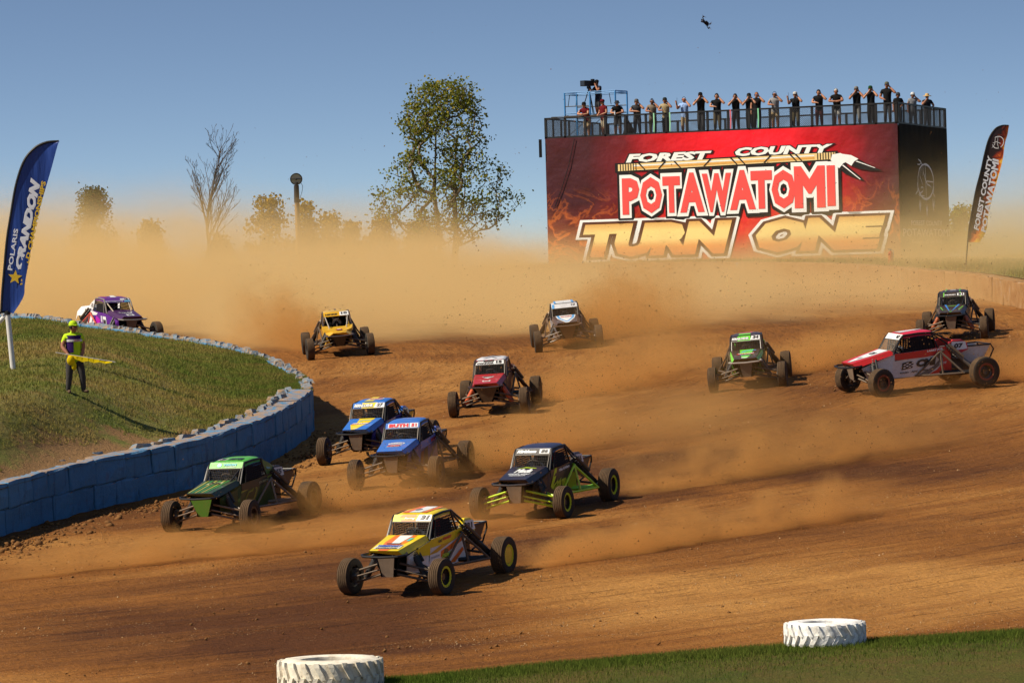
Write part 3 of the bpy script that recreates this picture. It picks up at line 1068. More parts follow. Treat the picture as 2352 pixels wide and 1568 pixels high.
sp.poly([front.at(a, b, .124) for a, b in ((0.846, 0.722), (0.850, 0.724), (0.897, 0.618), (0.895, 0.616))], 2)
sp.poly([front.at(a, b, .124) for a, b in ((0.884, 0.745), (0.888, 0.748), (0.938, 0.695), (0.936, 0.693))], 2)
tpart(sp, 'feathered_lance', [M_PCREAM, M_PBLACK, M_PWHITE, plain('tan_print', (0.72, 0.36, 0.08), 0.5)], None, b_front)['label'] = 'cream lance with white and black feathers printed between the words'

# emblem and words on the dark side
em = MB()
def stroke(mb, pts, w, mi=0, off=0.09, asp=None, pt=side):
    """flat ribbon along a line of (s, t) points"""
    asp = asp or pt.w / pt.h
    P = [np.array((a * asp, b)) for a, b in pts]
    L_, R_ = [], []
    for k in range(len(P)):
        d = P[min(k + 1, len(P) - 1)] - P[max(k - 1, 0)]; d = d / (np.linalg.norm(d) + 1e-9)
        nrm_ = np.array((-d[1], d[0])) * w / 2 * (1 if 0 < k < len(P) - 1 else 0.6)
        L_.append(P[k] + nrm_); R_.append(P[k] - nrm_)
    for k in range(len(P) - 1):
        mb.poly([pt.at(q[0] / asp, q[1], off) for q in (R_[k], R_[k + 1], L_[k + 1], L_[k])], mi)
cx_, cy_ = 0.50, 0.600
ring = [(cx_ + 0.17 * math.cos(a), cy_ + 0.125 * math.sin(a)) for a in np.linspace(PI * .56, -PI * .98, 30)]
stroke(em, ring, 0.016)
stroke(em, [(0.50, 0.725), (0.505, 0.60), (0.51, 0.475)], 0.013)
stroke(em, [(0.52, 0.605), (0.66, 0.600)], 0.013)
stroke(em, [(0.52, 0.725), (0.44, 0.720), (0.38, 0.690), (0.345, 0.630), (0.34, 0.560), (0.33, 0.530), (0.29, 0.505)], 0.012)
stroke(em, [(0.44, 0.720), (0.405, 0.745), (0.36, 0.758)], 0.010); stroke(em, [(0.42, 0.735), (0.38, 0.720), (0.34, 0.722)], 0.008)
stroke(em, [(0.45, 0.715), (0.46, 0.665), (0.48, 0.640), (0.50, 0.610), (0.54, 0.580), (0.58, 0.575), (0.62, 0.560)], 0.010)
stroke(em, [(0.40, 0.690), (0.385, 0.640), (0.42, 0.600), (0.44, 0.575)], 0.008); stroke(em, [(0.42, 0.700), (0.44, 0.640)], 0.007)
stroke(em, [(0.35, 0.505), (0.40, 0.520), (0.44, 0.530), (0.45, 0.555), (0.42, 0.562), (0.40, 0.550)], 0.010)
stroke(em, [(0.36, 0.500), (0.47, 0.497)], 0.010)
stroke(em, [(0.665, 0.65), (0.670, 0.56), (0.66, 0.52), (0.69, 0.49)], 0.010); stroke(em, [(0.67, 0.56), (0.645, 0.51)], 0.008)
for x, yb in ((0.375, 0.375), (0.515, 0.345), (0.655, 0.385)):
    em.poly([side.at(x, yb, .09), side.at(x + .018, yb + .055, .09), side.at(x + .016, yb + .10, .09), side.at(x, yb + .05, .09), side.at(x - .016, yb + .10, .09), side.at(x - .018, yb + .055, .09)])
    stroke(em, [(x, yb + .105), (x, yb + .125)], 0.006)
tpart(em, 'emblem', M_PSILV, None, b_side)['label'] = 'pale outline of a horse head in a ring with three drops'
lettering(side, 'FOREST COUNTY', 0.19, 0.83, 0.285, 0.320, [(M_PSILV, 0)], 0, 0.004, parent=b_side)
lettering(side, 'POTAWATOMI', 0.02, 0.985, 0.205, 0.262, [(M_PSILV, 0)], 0, 0.006, parent=b_side)
lettering(side, 'Keeper of the Fire', 0.20, 0.82, 0.145, 0.185, [(M_PSILV, 0)], 0.1, 0.0, parent=b_side)

# railing: posts, rails and chain-link panels as parts of the tower
RAIL_H = 1.07
M_LINK = plain('chain_link_wire', (0.045, 0.045, 0.05), 0.5, 0.4, 0.2)


def railing(p0, p1, n):
    d = (p1 - p0); L = d.length; dn = d.normalized()
    rail = MB(); rail.box((L / 2, 0, 0), (L, 0.08, 0.09)); rm = rail.mesh('rail', M_BLACK)
    post = MB(); post.box((0, 0, RAIL_H / 2), (0.12, 0.08, RAIL_H)); pm = post.mesh('post', M_BLACK)
    w = L / n
    net = MB()
    st = 0.11; hN = RAIL_H - .12
    k = -hN
    while k < w:
        for sg in (1, -1):
            a0, a1 = k, k + hN
            xa, xb = max(a0, 0.04), min(a1, w - 0.04)
            if xb > xa:
                za, zb = (xa - a0), (xb - a0)
                if sg < 0: za, zb = hN - za, hN - zb
                net.box(((xa + xb) / 2, 0.008 * sg, (za + zb) / 2 + .06), (math.hypot(xb - xa, zb - za), 0.008, 0.011), Matrix.Rotation(-math.atan2(zb - za, xb - xa), 3, 'Y'))
        k += st
    nm = net.mesh('chain_link_panel', M_LINK)
    ang_ = math.atan2(d.y, d.x)
    M0 = TI @ Matrix.Translation((p0.x, p0.y, DECK_Z + .02)) @ Matrix.Rotation(ang_, 4, 'Z')
    for z in (0.06, RAIL_H):
        o = link('rail', rm, tower); o.matrix_local = M0 @ Matrix.Translation((0, 0, z))
    for i_ in range(n + 1):
        o = link('post', pm, tower); o.matrix_local = M0 @ Matrix.Translation((min(max(i_ * w, .05), L - .05), 0.0, 0.0))
        if i_ < n:
            o = link('chain_link_panel', nm, tower); o.matrix_local = M0 @ Matrix.Translation((i_ * w, 0, 0))


railing(TW['FL'], TW['K'], 17)
railing(TW['K'], TW['R'], 8)
railing(TW['BL'] + Vector((0, 0, 0)), TW['R'], 14)
railing(TW['FL'], TW['BL'], 8)
# two loose ropes and a speaker at the left corner
rp = MB(); rp.tube([front.at(0.088, 0.99, .12), front.at(0.07, 0.8, .14), front.at(0.045, 0.62, .13), front.at(0.025, 0.50, .12)], 0.02, 5)
tpart(rp, 'rope', M_BLACK)
spk = MB(); spk.box(front.at(-0.012, .93, .15), (0.16, 0.2, 0.95)); tpart(spk, 'corner_box', M_BLACK)
# ------------------------------------------------------------------ trees


def bark(name, col):
    return plain(name, col, 0.9, 0, 0.35, 3.0, 0.02)


def leaf_mat(name, a, b, c):
    t = NT(name); p = t.geo()
    n = t.noise(p, 2.3, 2, 0.7)
    col = t.ramp(n, [(0.35, a), (0.55, b), (0.70, c)])
    d = t.new('ShaderNodeBsdfDiffuse'); t.put(d.inputs[0], col)
    e = t.new('ShaderNodeBsdfTranslucent'); t.put(e.inputs[0], col)
    mx = t.new('ShaderNodeMixShader'); mx.inputs[0].default_value = 0.35
    t.t.links.new(d.outputs[0], mx.inputs[1]); t.t.links.new(e.outputs[0], mx.inputs[2])
    t.t.links.new(mx.outputs[0], t.out.inputs[0])
    return t.mat


M_BARK = bark('grey_bark', (0.16, 0.115, 0.075)); M_DEAD = bark('dead_bark', (0.085, 0.06, 0.045))
M_LEAF_G = leaf_mat('poplar_leaf', (0.085, 0.105, 0.018), (0.21, 0.215, 0.034), (0.42, 0.29, 0.045))
M_LEAF_D = leaf_mat('dark_leaf', (0.022, 0.042, 0.010), (0.045, 0.068, 0.016), (0.085, 0.10, 0.024))
M_LEAF_Y = leaf_mat('yellow_leaf', (0.16, 0.115, 0.014), (0.34, 0.215, 0.024), (0.52, 0.30, 0.036))


def tree(base, stems, env, nclu, r_c, nleaf, leaf, mats, label, seed, name='tree', group=None, rtrunk=0.16, up=0.35, lift=0.0):
    """stems: trunk polylines (local); env: function returning one crown point (local)"""
    r = random.Random(seed)
    root = empty(name, base, 0, label, 'tree', group)
    nodes = []; par = []; cnt = []
    for st in stems:
        prev = -1
        for a, b in zip(st[:-1], st[1:]):
            for k in range(6):
                p = Vector(a).lerp(Vector(b), k / 6) + Vector((r.uniform(-.04, .04), r.uniform(-.04, .04), 0))
                nodes.append(p); par.append(prev); prev = len(nodes) - 1
        nodes.append(Vector(st[-1])); par.append(prev)
    cl = sorted([Vector(env(r)) for _ in range(nclu)], key=lambda q: q.z + 0.4 * math.hypot(q.x, q.y))
    tips = []
    for c in cl:
        best, bi = 1e9, 0
        for k, q in enumerate(nodes):
            dz = c.z - q.z
            if dz < 0.12: continue
            hd = math.hypot(c.x - q.x, c.y - q.y)
            sc = math.hypot(hd, dz) + 0.9 * max(0, hd * up - dz)
            if sc < best: best, bi = sc, k
        q = nodes[bi]; d = c - q; L = d.length
        prev = bi; steps = max(2, int(L / 0.45))
        for k in range(1, steps + 1):
            f_ = k / steps
            p = q + d * f_ + Vector((r.uniform(-1, 1), r.uniform(-1, 1), r.uniform(-.5, .5) - math.sin(f_ * PI) * 1.6 * (1 - lift))) * 0.05 * min(L, 1.6)
            if k == steps: p = c
            nodes.append(p); par.append(prev); prev = len(nodes) - 1
        tips.append(prev)
    cnt = [0] * len(nodes)
    for k in tips:
        while k >= 0: cnt[k] += 1; k = par[k]
    mb = MB(); mxc = max(cnt)
    R = [max(0.011, rtrunk * (c / mxc) ** 0.55) for c in cnt]
    for k in range(len(nodes)):
        if par[k] >= 0 and cnt[k] > 0:
            mb.tube([nodes[par[k]], nodes[k]], [min(R[par[k]], R[k] * 1.6), R[k]], 5, caps=False)
    mb.build('trunk', mats[0], root, True)
    if nleaf:
        n = nclu * nleaf
        C = np.array([list(c) for c in cl])
        idx = np.repeat(np.arange(nclu), nleaf)
        rr = np.random.default_rng(seed)
        off = rr.normal(0, 1, (n, 3)) * np.array([r_c, r_c, r_c * .75])
        # leaves thin out along the twig towards its parent
        tip_n = [nodes[tp] for tp in tips]
        P = C[idx] + off
        s = leaf * rr.uniform(.6, 1.25, n)
        u_ = rr.normal(0, 1, (n, 3)); u_ /= np.linalg.norm(u_, axis=1)[:, None]
        w_ = np.cross(u_, rr.normal(0, 1, (n, 3))); w_ /= np.linalg.norm(w_, axis=1)[:, None]
        a = u_ * s[:, None] * .5; b = w_ * s[:, None] * .36
        V = np.stack([P - a, P + b, P + a, P - b], 1).reshape(-1, 3)
        me = tri_mesh('crown', V, np.arange(4 * n).reshape(-1, 4), mats[1])
        link('crown', me, root)
    return root


def poplar_env(r):
    while True:
        z = r.uniform(1.9, 11.5)
        if z < 4.2: w = 1.9 + (z - 1.9) * 1.25
        elif z < 6.4: w = 4.9 - (z - 4.2) * 0.50
        elif z < 7.4: w = 3.8 - (z - 6.4) * 1.3
        else: w = 2.5 + .25 * math.sin((z - 7.4) * 1.6) - max(0, z - 10.4) * .8
        a = r.uniform(0, 2 * PI); q = math.sqrt(r.random()) * w
        x, y = q * math.cos(a), q * math.sin(a) * .8
        if z < 3.4 and r.random() < .45: continue
        if vnoise(x * .9 + 11.3, z * .9 + 2.1, 6) < 0.26 and r.random() < .8: continue
        return (x + 0.15, y, z)


tree((-3.95, 262, 12.6), [[(-.3, 0, 0), (-.25, 0, 2.0), (-.5, .2, 5), (-.2, 0, 9.5)], [(.5, .3, 0), (.75, .3, 2.0), (.7, .2, 4.5), (1.0, 0, 8.5)], [(-.5, 0, .0), (-.9, .1, 2), (-1.6, 0, 4.4)]],
     poplar_env, 480, 0.29, 21, 0.20, (M_BARK, M_LEAF_G), 'tall sparse green tree rising above the dust beside the tower', 3, 'poplar_tree', rtrunk=0.20)


def bare_tree(base, label, seed):
    """leafless tree: forking limbs, each thinner and straighter than real wood is wide"""
    r = random.Random(seed)
    root = empty('dead_tree', base, 0, label, 'tree')
    mb = MB()

    def limb(p, d, L, rad, lev):
        pts = [p.copy()]; n = max(3, int(L / .28)); q = p.copy(); dd = d.normalized(); kids = []
        for k in range(n):
            dd = (dd + Vector((r.uniform(-1, 1), r.uniform(-1, 1), r.uniform(-.5, 1))) * .11 + Vector((0, 0, .05))).normalized()
            q = q + dd * (L / n); pts.append(q.copy())
            if lev < 4 and (k + 1) / n > (.22 if lev == 0 else .15) and r.random() < (.95, .8, .62, .5)[lev]:
                kids.append((q.copy(), dd.copy(), (k + 1) / n))
        mb.tube(pts, [max(.010, rad * (1 - .80 * i_ / n)) for i_ in range(n + 1)], 5 if lev < 2 else 3, caps=False)
        for (kp, kd, f_) in kids:
            az = r.uniform(0, 2 * PI); side_ = Vector((math.cos(az), math.sin(az), .15))
            nd = (kd * r.uniform(.75, 1.0) + side_ * r.uniform(.45, .8)).normalized()
            limb(kp, nd, L * (1 - .62 * f_) * r.uniform(.42, .62), max(.010, rad * (1 - .7 * f_) * .52), lev + 1)
    limb(Vector((0, 0, 0)), Vector((-.045, 0, 1)), 8.2, .13, 0)
    mb.build('trunk', M_DEAD, root, True)


bare_tree((-17.9, 262, 12.5), 'bare dead tree with thin leafless branches above the dust', 21)


def cone_env(h0, h1, w0, w1):
    def f_(r):
        z = r.uniform(h0, h1); k = (z - h0) / (h1 - h0)
        w = w0 + (w1 - w0) * k ** 1.3
        a = r.uniform(0, 2 * PI); q = math.sqrt(r.random()) * w
        return (q * math.cos(a), q * math.sin(a), z)
    return f_


tree((-25.7, 270, 12.5), [[(0, 0, 0), (0, 0, 3), (.05, 0, 5.6)]], cone_env(1.2, 5.9, 1.75, 0.45), 130, 0.26, 60, 0.17, (M_BARK, M_LEAF_D), 'dense dark green tree standing behind the blue feather flag', 5, 'leafy_tree', rtrunk=0.13)
YT = [(-15.5, 280, 5.3, 1.75, 'yellow leaved tree left of the lamp pole', 11), (-13.2, 285, 4.9, 0.9, 'thin yellow tree right behind the lamp pole', 12),
      (-11.9, 290, 4.3, 1.0, 'pale yellow sapling second to the right of the lamp pole', 13), (-10.6, 295, 3.7, 0.8, 'small dusty tree between the lamp pole and the tall tree', 14),
      (-8.5, 295, 3.9, 1.3, 'low rounded yellow tree beside the foot of the tall tree', 15), (-5.6, 275, 3.4, 1.5, 'dusty brushwood tree below the tall green tree', 16),
      (-23.2, 282, 3.9, 1.0, 'faint dusty tree right of the dense dark tree', 17), (27.2, 262, 3.1, 1.2, 'dusty green tree between the tower and the black feather flag', 18), (-18.9, 284, 2.9, 1.0, 'low dusty shrub tree left of the bare tree', 19)]
for (x, y, hh, w, lab, sd) in YT:
    tree((x, y, 12.5), [[(0, 0, 0), (.1, 0, hh * .5), (0, 0, hh * .9)]], cone_env(hh * .28, hh, w, w * .35), 70, 0.26, 36, 0.22, (M_BARK, M_LEAF_Y if sd != 18 else M_LEAF_G), lab, sd, 'small_tree', rtrunk=0.07)

# ------------------------------------------------------------------ lamp pole
lp = empty('lamp_pole', (-12.1, 250, 12.5), 0, 'wooden lamp pole with a round floodlight above the dust', 'lamp pole')
mb = MB(); mb.tube([(0, 0, 0), (-.01, 0, 3.2), (-.02, 0, 5.0)], [0.16, 0.145, 0.13], 10); mb.build('pole', bark('pole_wood', (0.34, 0.20, 0.09)), lp, True)
mb = MB(); mb.tube([(-.02, 0, 4.45), (-.02, 0, 5.45)], [0.165, 0.15], 10); mb.tube([(-.02, 0, 5.4), (-.02, 0, 5.62)], 0.10, 8); mb.build('collar', M_BLACK, lp, True)
mb = MB(); mb.lathe([(0.02, 0.25), (0.20, 0.22), (0.32, 0.10), (0.36, -0.05), (0.33, -0.06), (0.30, 0.06)], (-.02, 0.05, 5.82), (0.0, 0.75, 0.25), 20)
mb.build('floodlight', plain('lamp_housing', (0.10, 0.09, 0.085), 0.5, 0.3), lp, True)
mb = MB(); mb.lathe([(0.005, 0), (0.30, 0.0)], (-.02, 0.04, 5.80), (0, -.75, -.25), 20); mb.build('lens', plain('lamp_lens', (0.45, 0.43, 0.40), 0.25), lp)
mb = MB(); mb.box((-.02, -0.02, 5.80), (0.62, 0.03, 0.035)); mb.ball((-.02, -.03, 5.8), 0.06, 8, 5); mb.build('guard_bar', M_BLACK, lp)
mb = MB(); mb.tube([(.20, 0, 5.65), (.34, 0, 5.4), (.30, 0, 5.1), (.17, 0, 4.7)], 0.014, 5); mb.box((.17, 0, 4.55), (0.07, 0.1, 0.18)); mb.build('cable', M_BLACK, lp)

# ------------------------------------------------------------------ feather flags


def cloth(name, col):
    t = NT(name); o = t.obj()
    t.bsdf(t.mix(t.noise(o, 1.5, 2), tuple(c * .8 for c in col), tuple(c * 1.15 for c in col)), 0.38, 0, t.bump(t.noise(t.mapv(o, scale=(5, 1, .8), rot=(0, .35, 0)), 1.0, 2), 0.4, 0.10), spec=0.45)
    return t.mat


def flag_sheet(rows, k, ox, oy, wave, mat, name, parent, n=40, m=10, border=None):
    """rows: ((left x, y), (right x, y)) from the bottom up in drawing units; k metres a unit"""
    L_ = catmull([r_[0] for r_ in rows], 6); R_ = catmull([r_[1] for r_ in rows], 6)
    V = []; nn = len(L_)
    for j in range(nn):
        for i_ in range(m + 1):
            s = i_ / m
            p = L_[j] * (1 - s) + R_[j] * s
            x, z = (p[0] - ox) * k, (oy - p[1]) * k
            V.append((x, wave * math.sin(z * 1.7 + s * 3.2) * (0.2 + s) * 0.8, z))
    i = np.arange(nn - 1)[:, None] * (m + 1) + np.arange(m)[None, :]
    F = np.stack([i, i + 1, i + m + 2, i + m + 1], -1).reshape(-1, 4)
    me = tri_mesh(name, V, F, mat)
    me.polygons.foreach_set('use_smooth', [True] * len(me.polygons))
    return link(name, me, parent), [((p[0] - ox) * k, (oy - p[1]) * k) for p in L_]


def fl_patch(k, ox, oy, a, b, c, d, yy=-0.035):
    f_ = lambda q: ((q[0] - ox) * k, yy, (oy - q[1]) * k)
    return Patch(f_(a), f_(b), f_(c), f_(d))


K1 = .004727
fl = empty('feather_flag', (-14.16, 121.0, 11.72), 0, 'blue feather flag with white and yellow lettering on a white pipe stand', 'flag')
rows1 = [((5, 1047), (75, 1057)), ((14, 940), (138, 960)), ((30, 800), (150, 880)), ((52, 620), (182, 720)), ((80, 470), (220, 540)), ((115, 300), (265, 390)), ((165, 165), (320, 225)), ((230, 90), (352, 120)), ((300, 58), (368, 70)), ((374, 54), (376, 57))]
sheet, edge = flag_sheet(rows1, K1, 5, 1047, 0.05, cloth('blue_flag_cloth', (0.012, 0.045, 0.235)), 'cloth', fl)
mb = MB(); mb.tube([(x - .01, 0, z) for x, z in edge], 0.035, 6); mb.build('pole_sleeve', M_BLACK, fl, True)
M_FW = plain('flag_white', (0.72, 0.74, 0.80), 0.5, 0, 0.06); M_FY = plain('flag_yellow', (0.72, 0.46, 0.03), 0.5, 0, 0.06)
mb = MB(); fl_patch(K1, 5, 1047, (132, 808), (258, 300), (202, 262), (92, 792)).text(mb, 'CRANDON', 0, 1, 0, 1, 0, 0.0, 0.075, 0.12); mb.build('lettering', M_FW, sheet)
mb = MB(); fl_patch(K1, 5, 1047, (77, 806), (120, 562), (94, 558), (49, 800)).text(mb, 'POLARIS', 0, 1, 0, 1, 0, 0.0, 0.03, 0.0); mb.build('lettering', M_FW, sheet)
mb = MB(); fl_patch(K1, 5, 1047, (144, 898), (292, 288), (264, 284), (120, 892)).text(mb, 'WORLD CHAMPIONSHIPS', 0, 1, 0, 1, 0, 0.0, 0.045, 0.1); mb.build('lettering', M_FY, sheet)
mb = MB(); st = []
for k in range(10):
    a = PI / 2 + k * PI / 5 - 0.12; rr_ = 0.205 if k % 2 == 0 else 0.088
    st.append(((92 - 5) * K1 + rr_ * math.cos(a), -0.04, (1047 - 845) * K1 + rr_ * math.sin(a)))
mb.slab(st, (0, -1, 0), 0.004); mb.build('star', M_FY, sheet)
stand_z = mound_z(-13.88, 121)
sd = empty('flag_stand', (-13.88, 121.05, stand_z), 0, 'white steel pipe stand holding the blue feather flag', 'stand')
hz = 11.70 - stand_z
M_PIPE = plain('white_pipe', (0.62, 0.60, 0.58), 0.5, 0, 0.12, 5)
mb = MB(); mb.tube([(0, 0, -.1), (-.12, 0, hz)], 0.075, 10); mb.build('post', M_PIPE, sd, True)
mb = MB(); mb.tube([(-.115, 0, hz - .03), (-.42, .1, hz - .30), (-.95, .25, hz - .75)], 0.065, 10); mb.build('brace', M_PIPE, sd, True)
mb = MB(); mb.tube([(-.34, -.03, hz + .01), (-.10, -.03, hz + .03)], 0.03, 8); mb.lathe([(0.085, -.04), (0.085, .04)], (-.12, 0, hz - .02), (0, 0, 1), 10, caps=True); mb.build('socket', M_BLACK, sd, True)

K2 = .004685
fl2 = empty('feather_flag', (19.0, 182.0, 11.9), 0, 'black and orange flame feather flag with white lettering right of the tower', 'flag')


def flame_cloth():
    t = NT('flame_flag_cloth'); o = t.obj(); x, y, z = t.sep(o)
    edge_ = t.math('SUBTRACT', x, t.math('ADD', t.math('MULTIPLY', z, 0.30), 0.12))
    n = t.noise(o, 2.2, 4, 0.6, 1.0)
    k = t.math('ADD', t.math('MULTIPLY', edge_, 1.1), t.math('SUBTRACT', n, 0.42))
    lowz = t.math('MULTIPLY', t.math('SUBTRACT', 2.0, z), 0.35, clamp=True)
    k = t.math('ADD', t.math('ADD', k, 0.20), t.math('MULTIPLY', lowz, 1.0))
    c = t.ramp(k, [(0.05, (0.020, 0.009, 0.009)), (0.20, (0.28, 0.030, 0.008)), (0.34, (0.75, 0.16, 0.012)), (0.52, (0.95, 0.55, 0.06))])
    t.bsdf(c, 0.45, spec=0.4)
    return t.mat


rows2 = [((200, 1105), (300, 1108)), ((215, 985), (365, 1010)), ((245, 830), (390, 860)), ((285, 645), (432, 700)), ((335, 470), (482, 540)), ((372, 320), (528, 380)), ((415, 185), (552, 240)), ((470, 105), (578, 160)), ((530, 76), (590, 100)), ((592, 76), (596, 80))]
oz = 1105 + (13.24 - 11.9) / K2
sheet2, edge2 = flag_sheet(rows2, K2, 165, oz, 0.05, flame_cloth(), 'cloth', fl2)
mb = MB(); mb.tube([(0, 0, -.1), (.1, 0, .8)] + [(x - .01, 0, z) for x, z in edge2], 0.03, 6); mb.build('pole', M_BLACK, fl2, True)
mb = MB(); fl_patch(K2, 165, oz, (300, 1008), (440, 352), (398, 335), (254, 985)).text(mb, 'FOREST COUNTY', 0, 1, 0, 1, 0, 0, 0.04); mb.build('lettering', M_FW, sheet2)
mb = MB(); fl_patch(K2, 165, oz, (360, 1025), (505, 385), (440, 365), (318, 1008)).text(mb, 'POTAWATOMI', 0, 1, 0, 1, 0, 0, 0.045); mb.build('lettering', M_FW, sheet2)
mb = MB()
ep = fl_patch(K2, 165, oz, (420, 320), (545, 300), (545, 150), (430, 160))
stroke(mb, [(.55 + .42 * math.cos(a), .55 + .34 * math.sin(a)) for a in np.linspace(2.2, -2.9, 18)], 0.045, 0, 0.0, 0.85, ep)
stroke(mb, [(.15, .55), (.45, .6), (.75, .45)], 0.04, 0, 0.0, 0.85, ep); stroke(mb, [(.55, .9), (.5, .5), (.6, .2)], 0.03, 0, 0.0, 0.85, ep); stroke(mb, [(.1, .3), (.3, .45), (.35, .9)], 0.035, 0, 0.0, 0.85, ep)
mb.build('emblem', M_PSILV, sheet2)

# ------------------------------------------------------------------ fire extinguisher on the far wall
ex = empty('fire_extinguisher', (17.1, 195.5, gz(16.1, 195) + 0.93), 0, 'red fire extinguisher standing on top of the far block wall', 'extinguisher')
mb = MB(); mb.lathe([(0.0, 0), (0.105, 0.0), (0.11, .03), (0.11, .46), (0.085, .53), (0.03, .56), (0.03, .60)], (0, 0, 0), (0, 0, 1), 16); mb.build('cylinder', paint((0.42, 0.03, 0.012), 0.35, 0, .25), ex, True)
mb = MB(); mb.box((0, 0, .62), (0.05, 0.05, 0.06)); mb.box((-.05, 0, .665), (0.16, 0.03, 0.02)); mb.box((-.04, 0, .63), (0.14, .025, .015)); mb.build('valve', plain('grey_metal', (0.35, 0.34, 0.33), 0.4, 0.7), ex)
mb = MB(); mb.tube([(.02, 0, .63), (.11, -.02, .60), (.135, -.02, .48), (.13, -.02, .25)], 0.018, 6); mb.build('hose', plain('pale_hose', (0.45, 0.42, 0.36), 0.6), ex, True)

# ------------------------------------------------------------------ white loader tyres on the verge


def loader_tyre(loc, R_, Hh, label, mat, rz):
    root = empty('loader_tyre', loc, rz, label, 'tyre', 'white tyres marking the track edge')
    mb = MB()
    pr = [(R_ * .56, 0.03), (R_ * .66, 0.0), (R_ * .86, 0.015), (R_ * .93, 0.05), (R_ * .945, Hh * .5), (R_ * .93, Hh - .05), (R_ * .86, Hh - .015), (R_ * .66, Hh), (R_ * .56, Hh - .03), (R_ * .54, Hh - .10), (R_ * .60, Hh * .5), (R_ * .54, .10)]
    mb.lathe(pr, n=56, close=True); mb.build('carcass', mat, root, 50)
    lug = MB()
    N_ = 23
    for sg in (1, -1):
        lug = MB(); P = []
        da = 2 * PI / N_ * 0.60
        # chevron half: runs from the shoulder to past the middle, leaning with sg
        z0, z1 = (0.03, Hh * .53) if sg < 0 else (Hh - .03, Hh * .47)
        for (zz_, sh) in ((z0, 0.0), (z0 * .75 + z1 * .25, 0.02), (z0 * .35 + z1 * .65, da * .55), (z1, da * .9)):
            for a_ in (sh, sh + da * (0.62 if zz_ != z1 else 0.5)):
                for rr_ in (R_ * .93, R_ * (0.985 if zz_ == z0 else 1.0)):
                    P.append((rr_ * math.cos(a_), rr_ * math.sin(a_), zz_))
        F = []
        for k in range(3):
            o_ = k * 4
            F += [(o_, o_ + 4, o_ + 5, o_ + 1), (o_ + 1, o_ + 5, o_ + 7, o_ + 3), (o_ + 2, o_ + 3, o_ + 7, o_ + 6), (o_, o_ + 2, o_ + 6, o_ + 4)]
        F += [(0, 1, 3, 2), (12, 14, 15, 13)]
        if sg > 0: F = [q[::-1] for q in F]
        lm = lug.add(P, F).mesh('tread_lug', mat)
        for k in range(N_):
            o = link('tread_lug', lm, root); o.rotation_euler = (0, 0, 2 * PI * (k + (0.5 if sg > 0 else 0)) / N_)
    return root


def whitewash(name, col):
    t = NT(name); p = t.geo()
    c = t.mix(t.ramp(t.noise(p, 4.5, 5, 0.7), [(0.45, 0.0), (0.75, 0.75)]), col, (0.42, 0.32, 0.20))
    c = t.mix(t.ramp(t.noise(p, 9.0, 5, 0.75), [(0.66, 0.0), (0.70, 1.0)]), c, (0.03, 0.03, 0.03))
    t.bsdf(c, 0.75, 0, t.bump(t.noise(p, 14, 4), 0.5, 0.02), spec=0.25)
    return t.mat


loader_tyre((-3.42, 77.95, gz(-3.42, 77.95) + .02), 0.96, 0.62, 'big cream white loader tyre lying at the bottom edge', whitewash('cream_whitewash', (0.74, 0.68, 0.56)), 0.2)
loader_tyre((5.60, 79.95, gz(5.6, 79.95) + .05), 0.76, 0.46, 'white painted loader tyre lying in the grass on the right', whitewash('whitewash', (0.84, 0.83, 0.80)), 0.7)

# ------------------------------------------------------------------ drone in the sky
dr = empty('drone', (5.57, 120, 19.13), 0, 'small dark racing drone flying in the blue sky', 'drone')
dr.rotation_euler = (0.7, 0.75, 0.3)
mb = MB(); mb.box((0, 0, 0), (0.20, 0.07, 0.05)); mb.box((0.02, 0, .045), (0.11, .055, .045), taper=.8); mb.build('body', M_BLACK, dr)
mb = MB(); mb.box((-.11, 0, .0), (.05, .045, .05)); mb.ball((-.14, 0, 0), .022, 8, 5); mb.build('camera', plain('dark_lens', (0.02, 0.02, 0.025), 0.2), dr)
for sx in (-1, 1):
    for sy in (-1, 1):
        mb = MB(); mb.box((sx * .075, sy * .075, 0), (.17, .022, .014), Matrix.Rotation(sx * sy * PI / 4, 3, 'Z')); mb.lathe([(.018, 0), (.018, .05)], (sx * .14, sy * .14, 0), (0, 0, 1), 8, caps=True); mb.build('arm', M_BLACK, dr)
        mb = MB(); mb.box((sx * .14, sy * .14, .055), (.15, .014, .004), Matrix.Rotation(.6 * sx + sy, 3, 'Z')); mb.build('propeller', plain('propeller_grey', (0.30, 0.27, 0.28), 0.4), dr)
# ------------------------------------------------------------------ off-road buggies
M_TREAD = plain('dusty_tread', (0.088, 0.053, 0.028), 0.95, 0, 0.55, 7, 0.01)
M_SIDEW = plain('tyre_sidewall', (0.030, 0.025, 0.020), 0.8, 0, 0.6, 4)
M_STEEL = plain('dusty_steel', (0.12, 0.085, 0.058), 0.6, 0.25, 0.35, 10)
M_TUBE = plain('dark_tube', (0.020, 0.018, 0.018), 0.4, 0.2, 0.4, 8)
M_MUDP = plain('muddy_plate', (0.15, 0.105, 0.072), 0.8, 0.0, 0.45, 5)
M_DARK = plain('cockpit_dark', (0.008, 0.007, 0.007), 0.8)
M_WIRE = plain('mesh_wire', (0.10, 0.085, 0.07), 0.5, 0.3)
M_NET = plain('net_webbing', (0.012, 0.010, 0.012), 0.9)
M_SHOCK = plain('shock_black', (0.028, 0.024, 0.022), 0.5, 0, 0.4, 14)
M_CHROME = plain('spring_steel', (0.22, 0.19, 0.16), 0.5, 0.4)
M_ENG = plain('engine_metal', (0.15, 0.13, 0.11), 0.5, 0.6, 0.5, 12)
LB, HT = 3.05, 1.06     # wheelbase, half track
RF, RR = 0.385, 0.405


def yu(u): return u - LB / 2


def B(x, u, z): return Vector((x, yu(u), z))


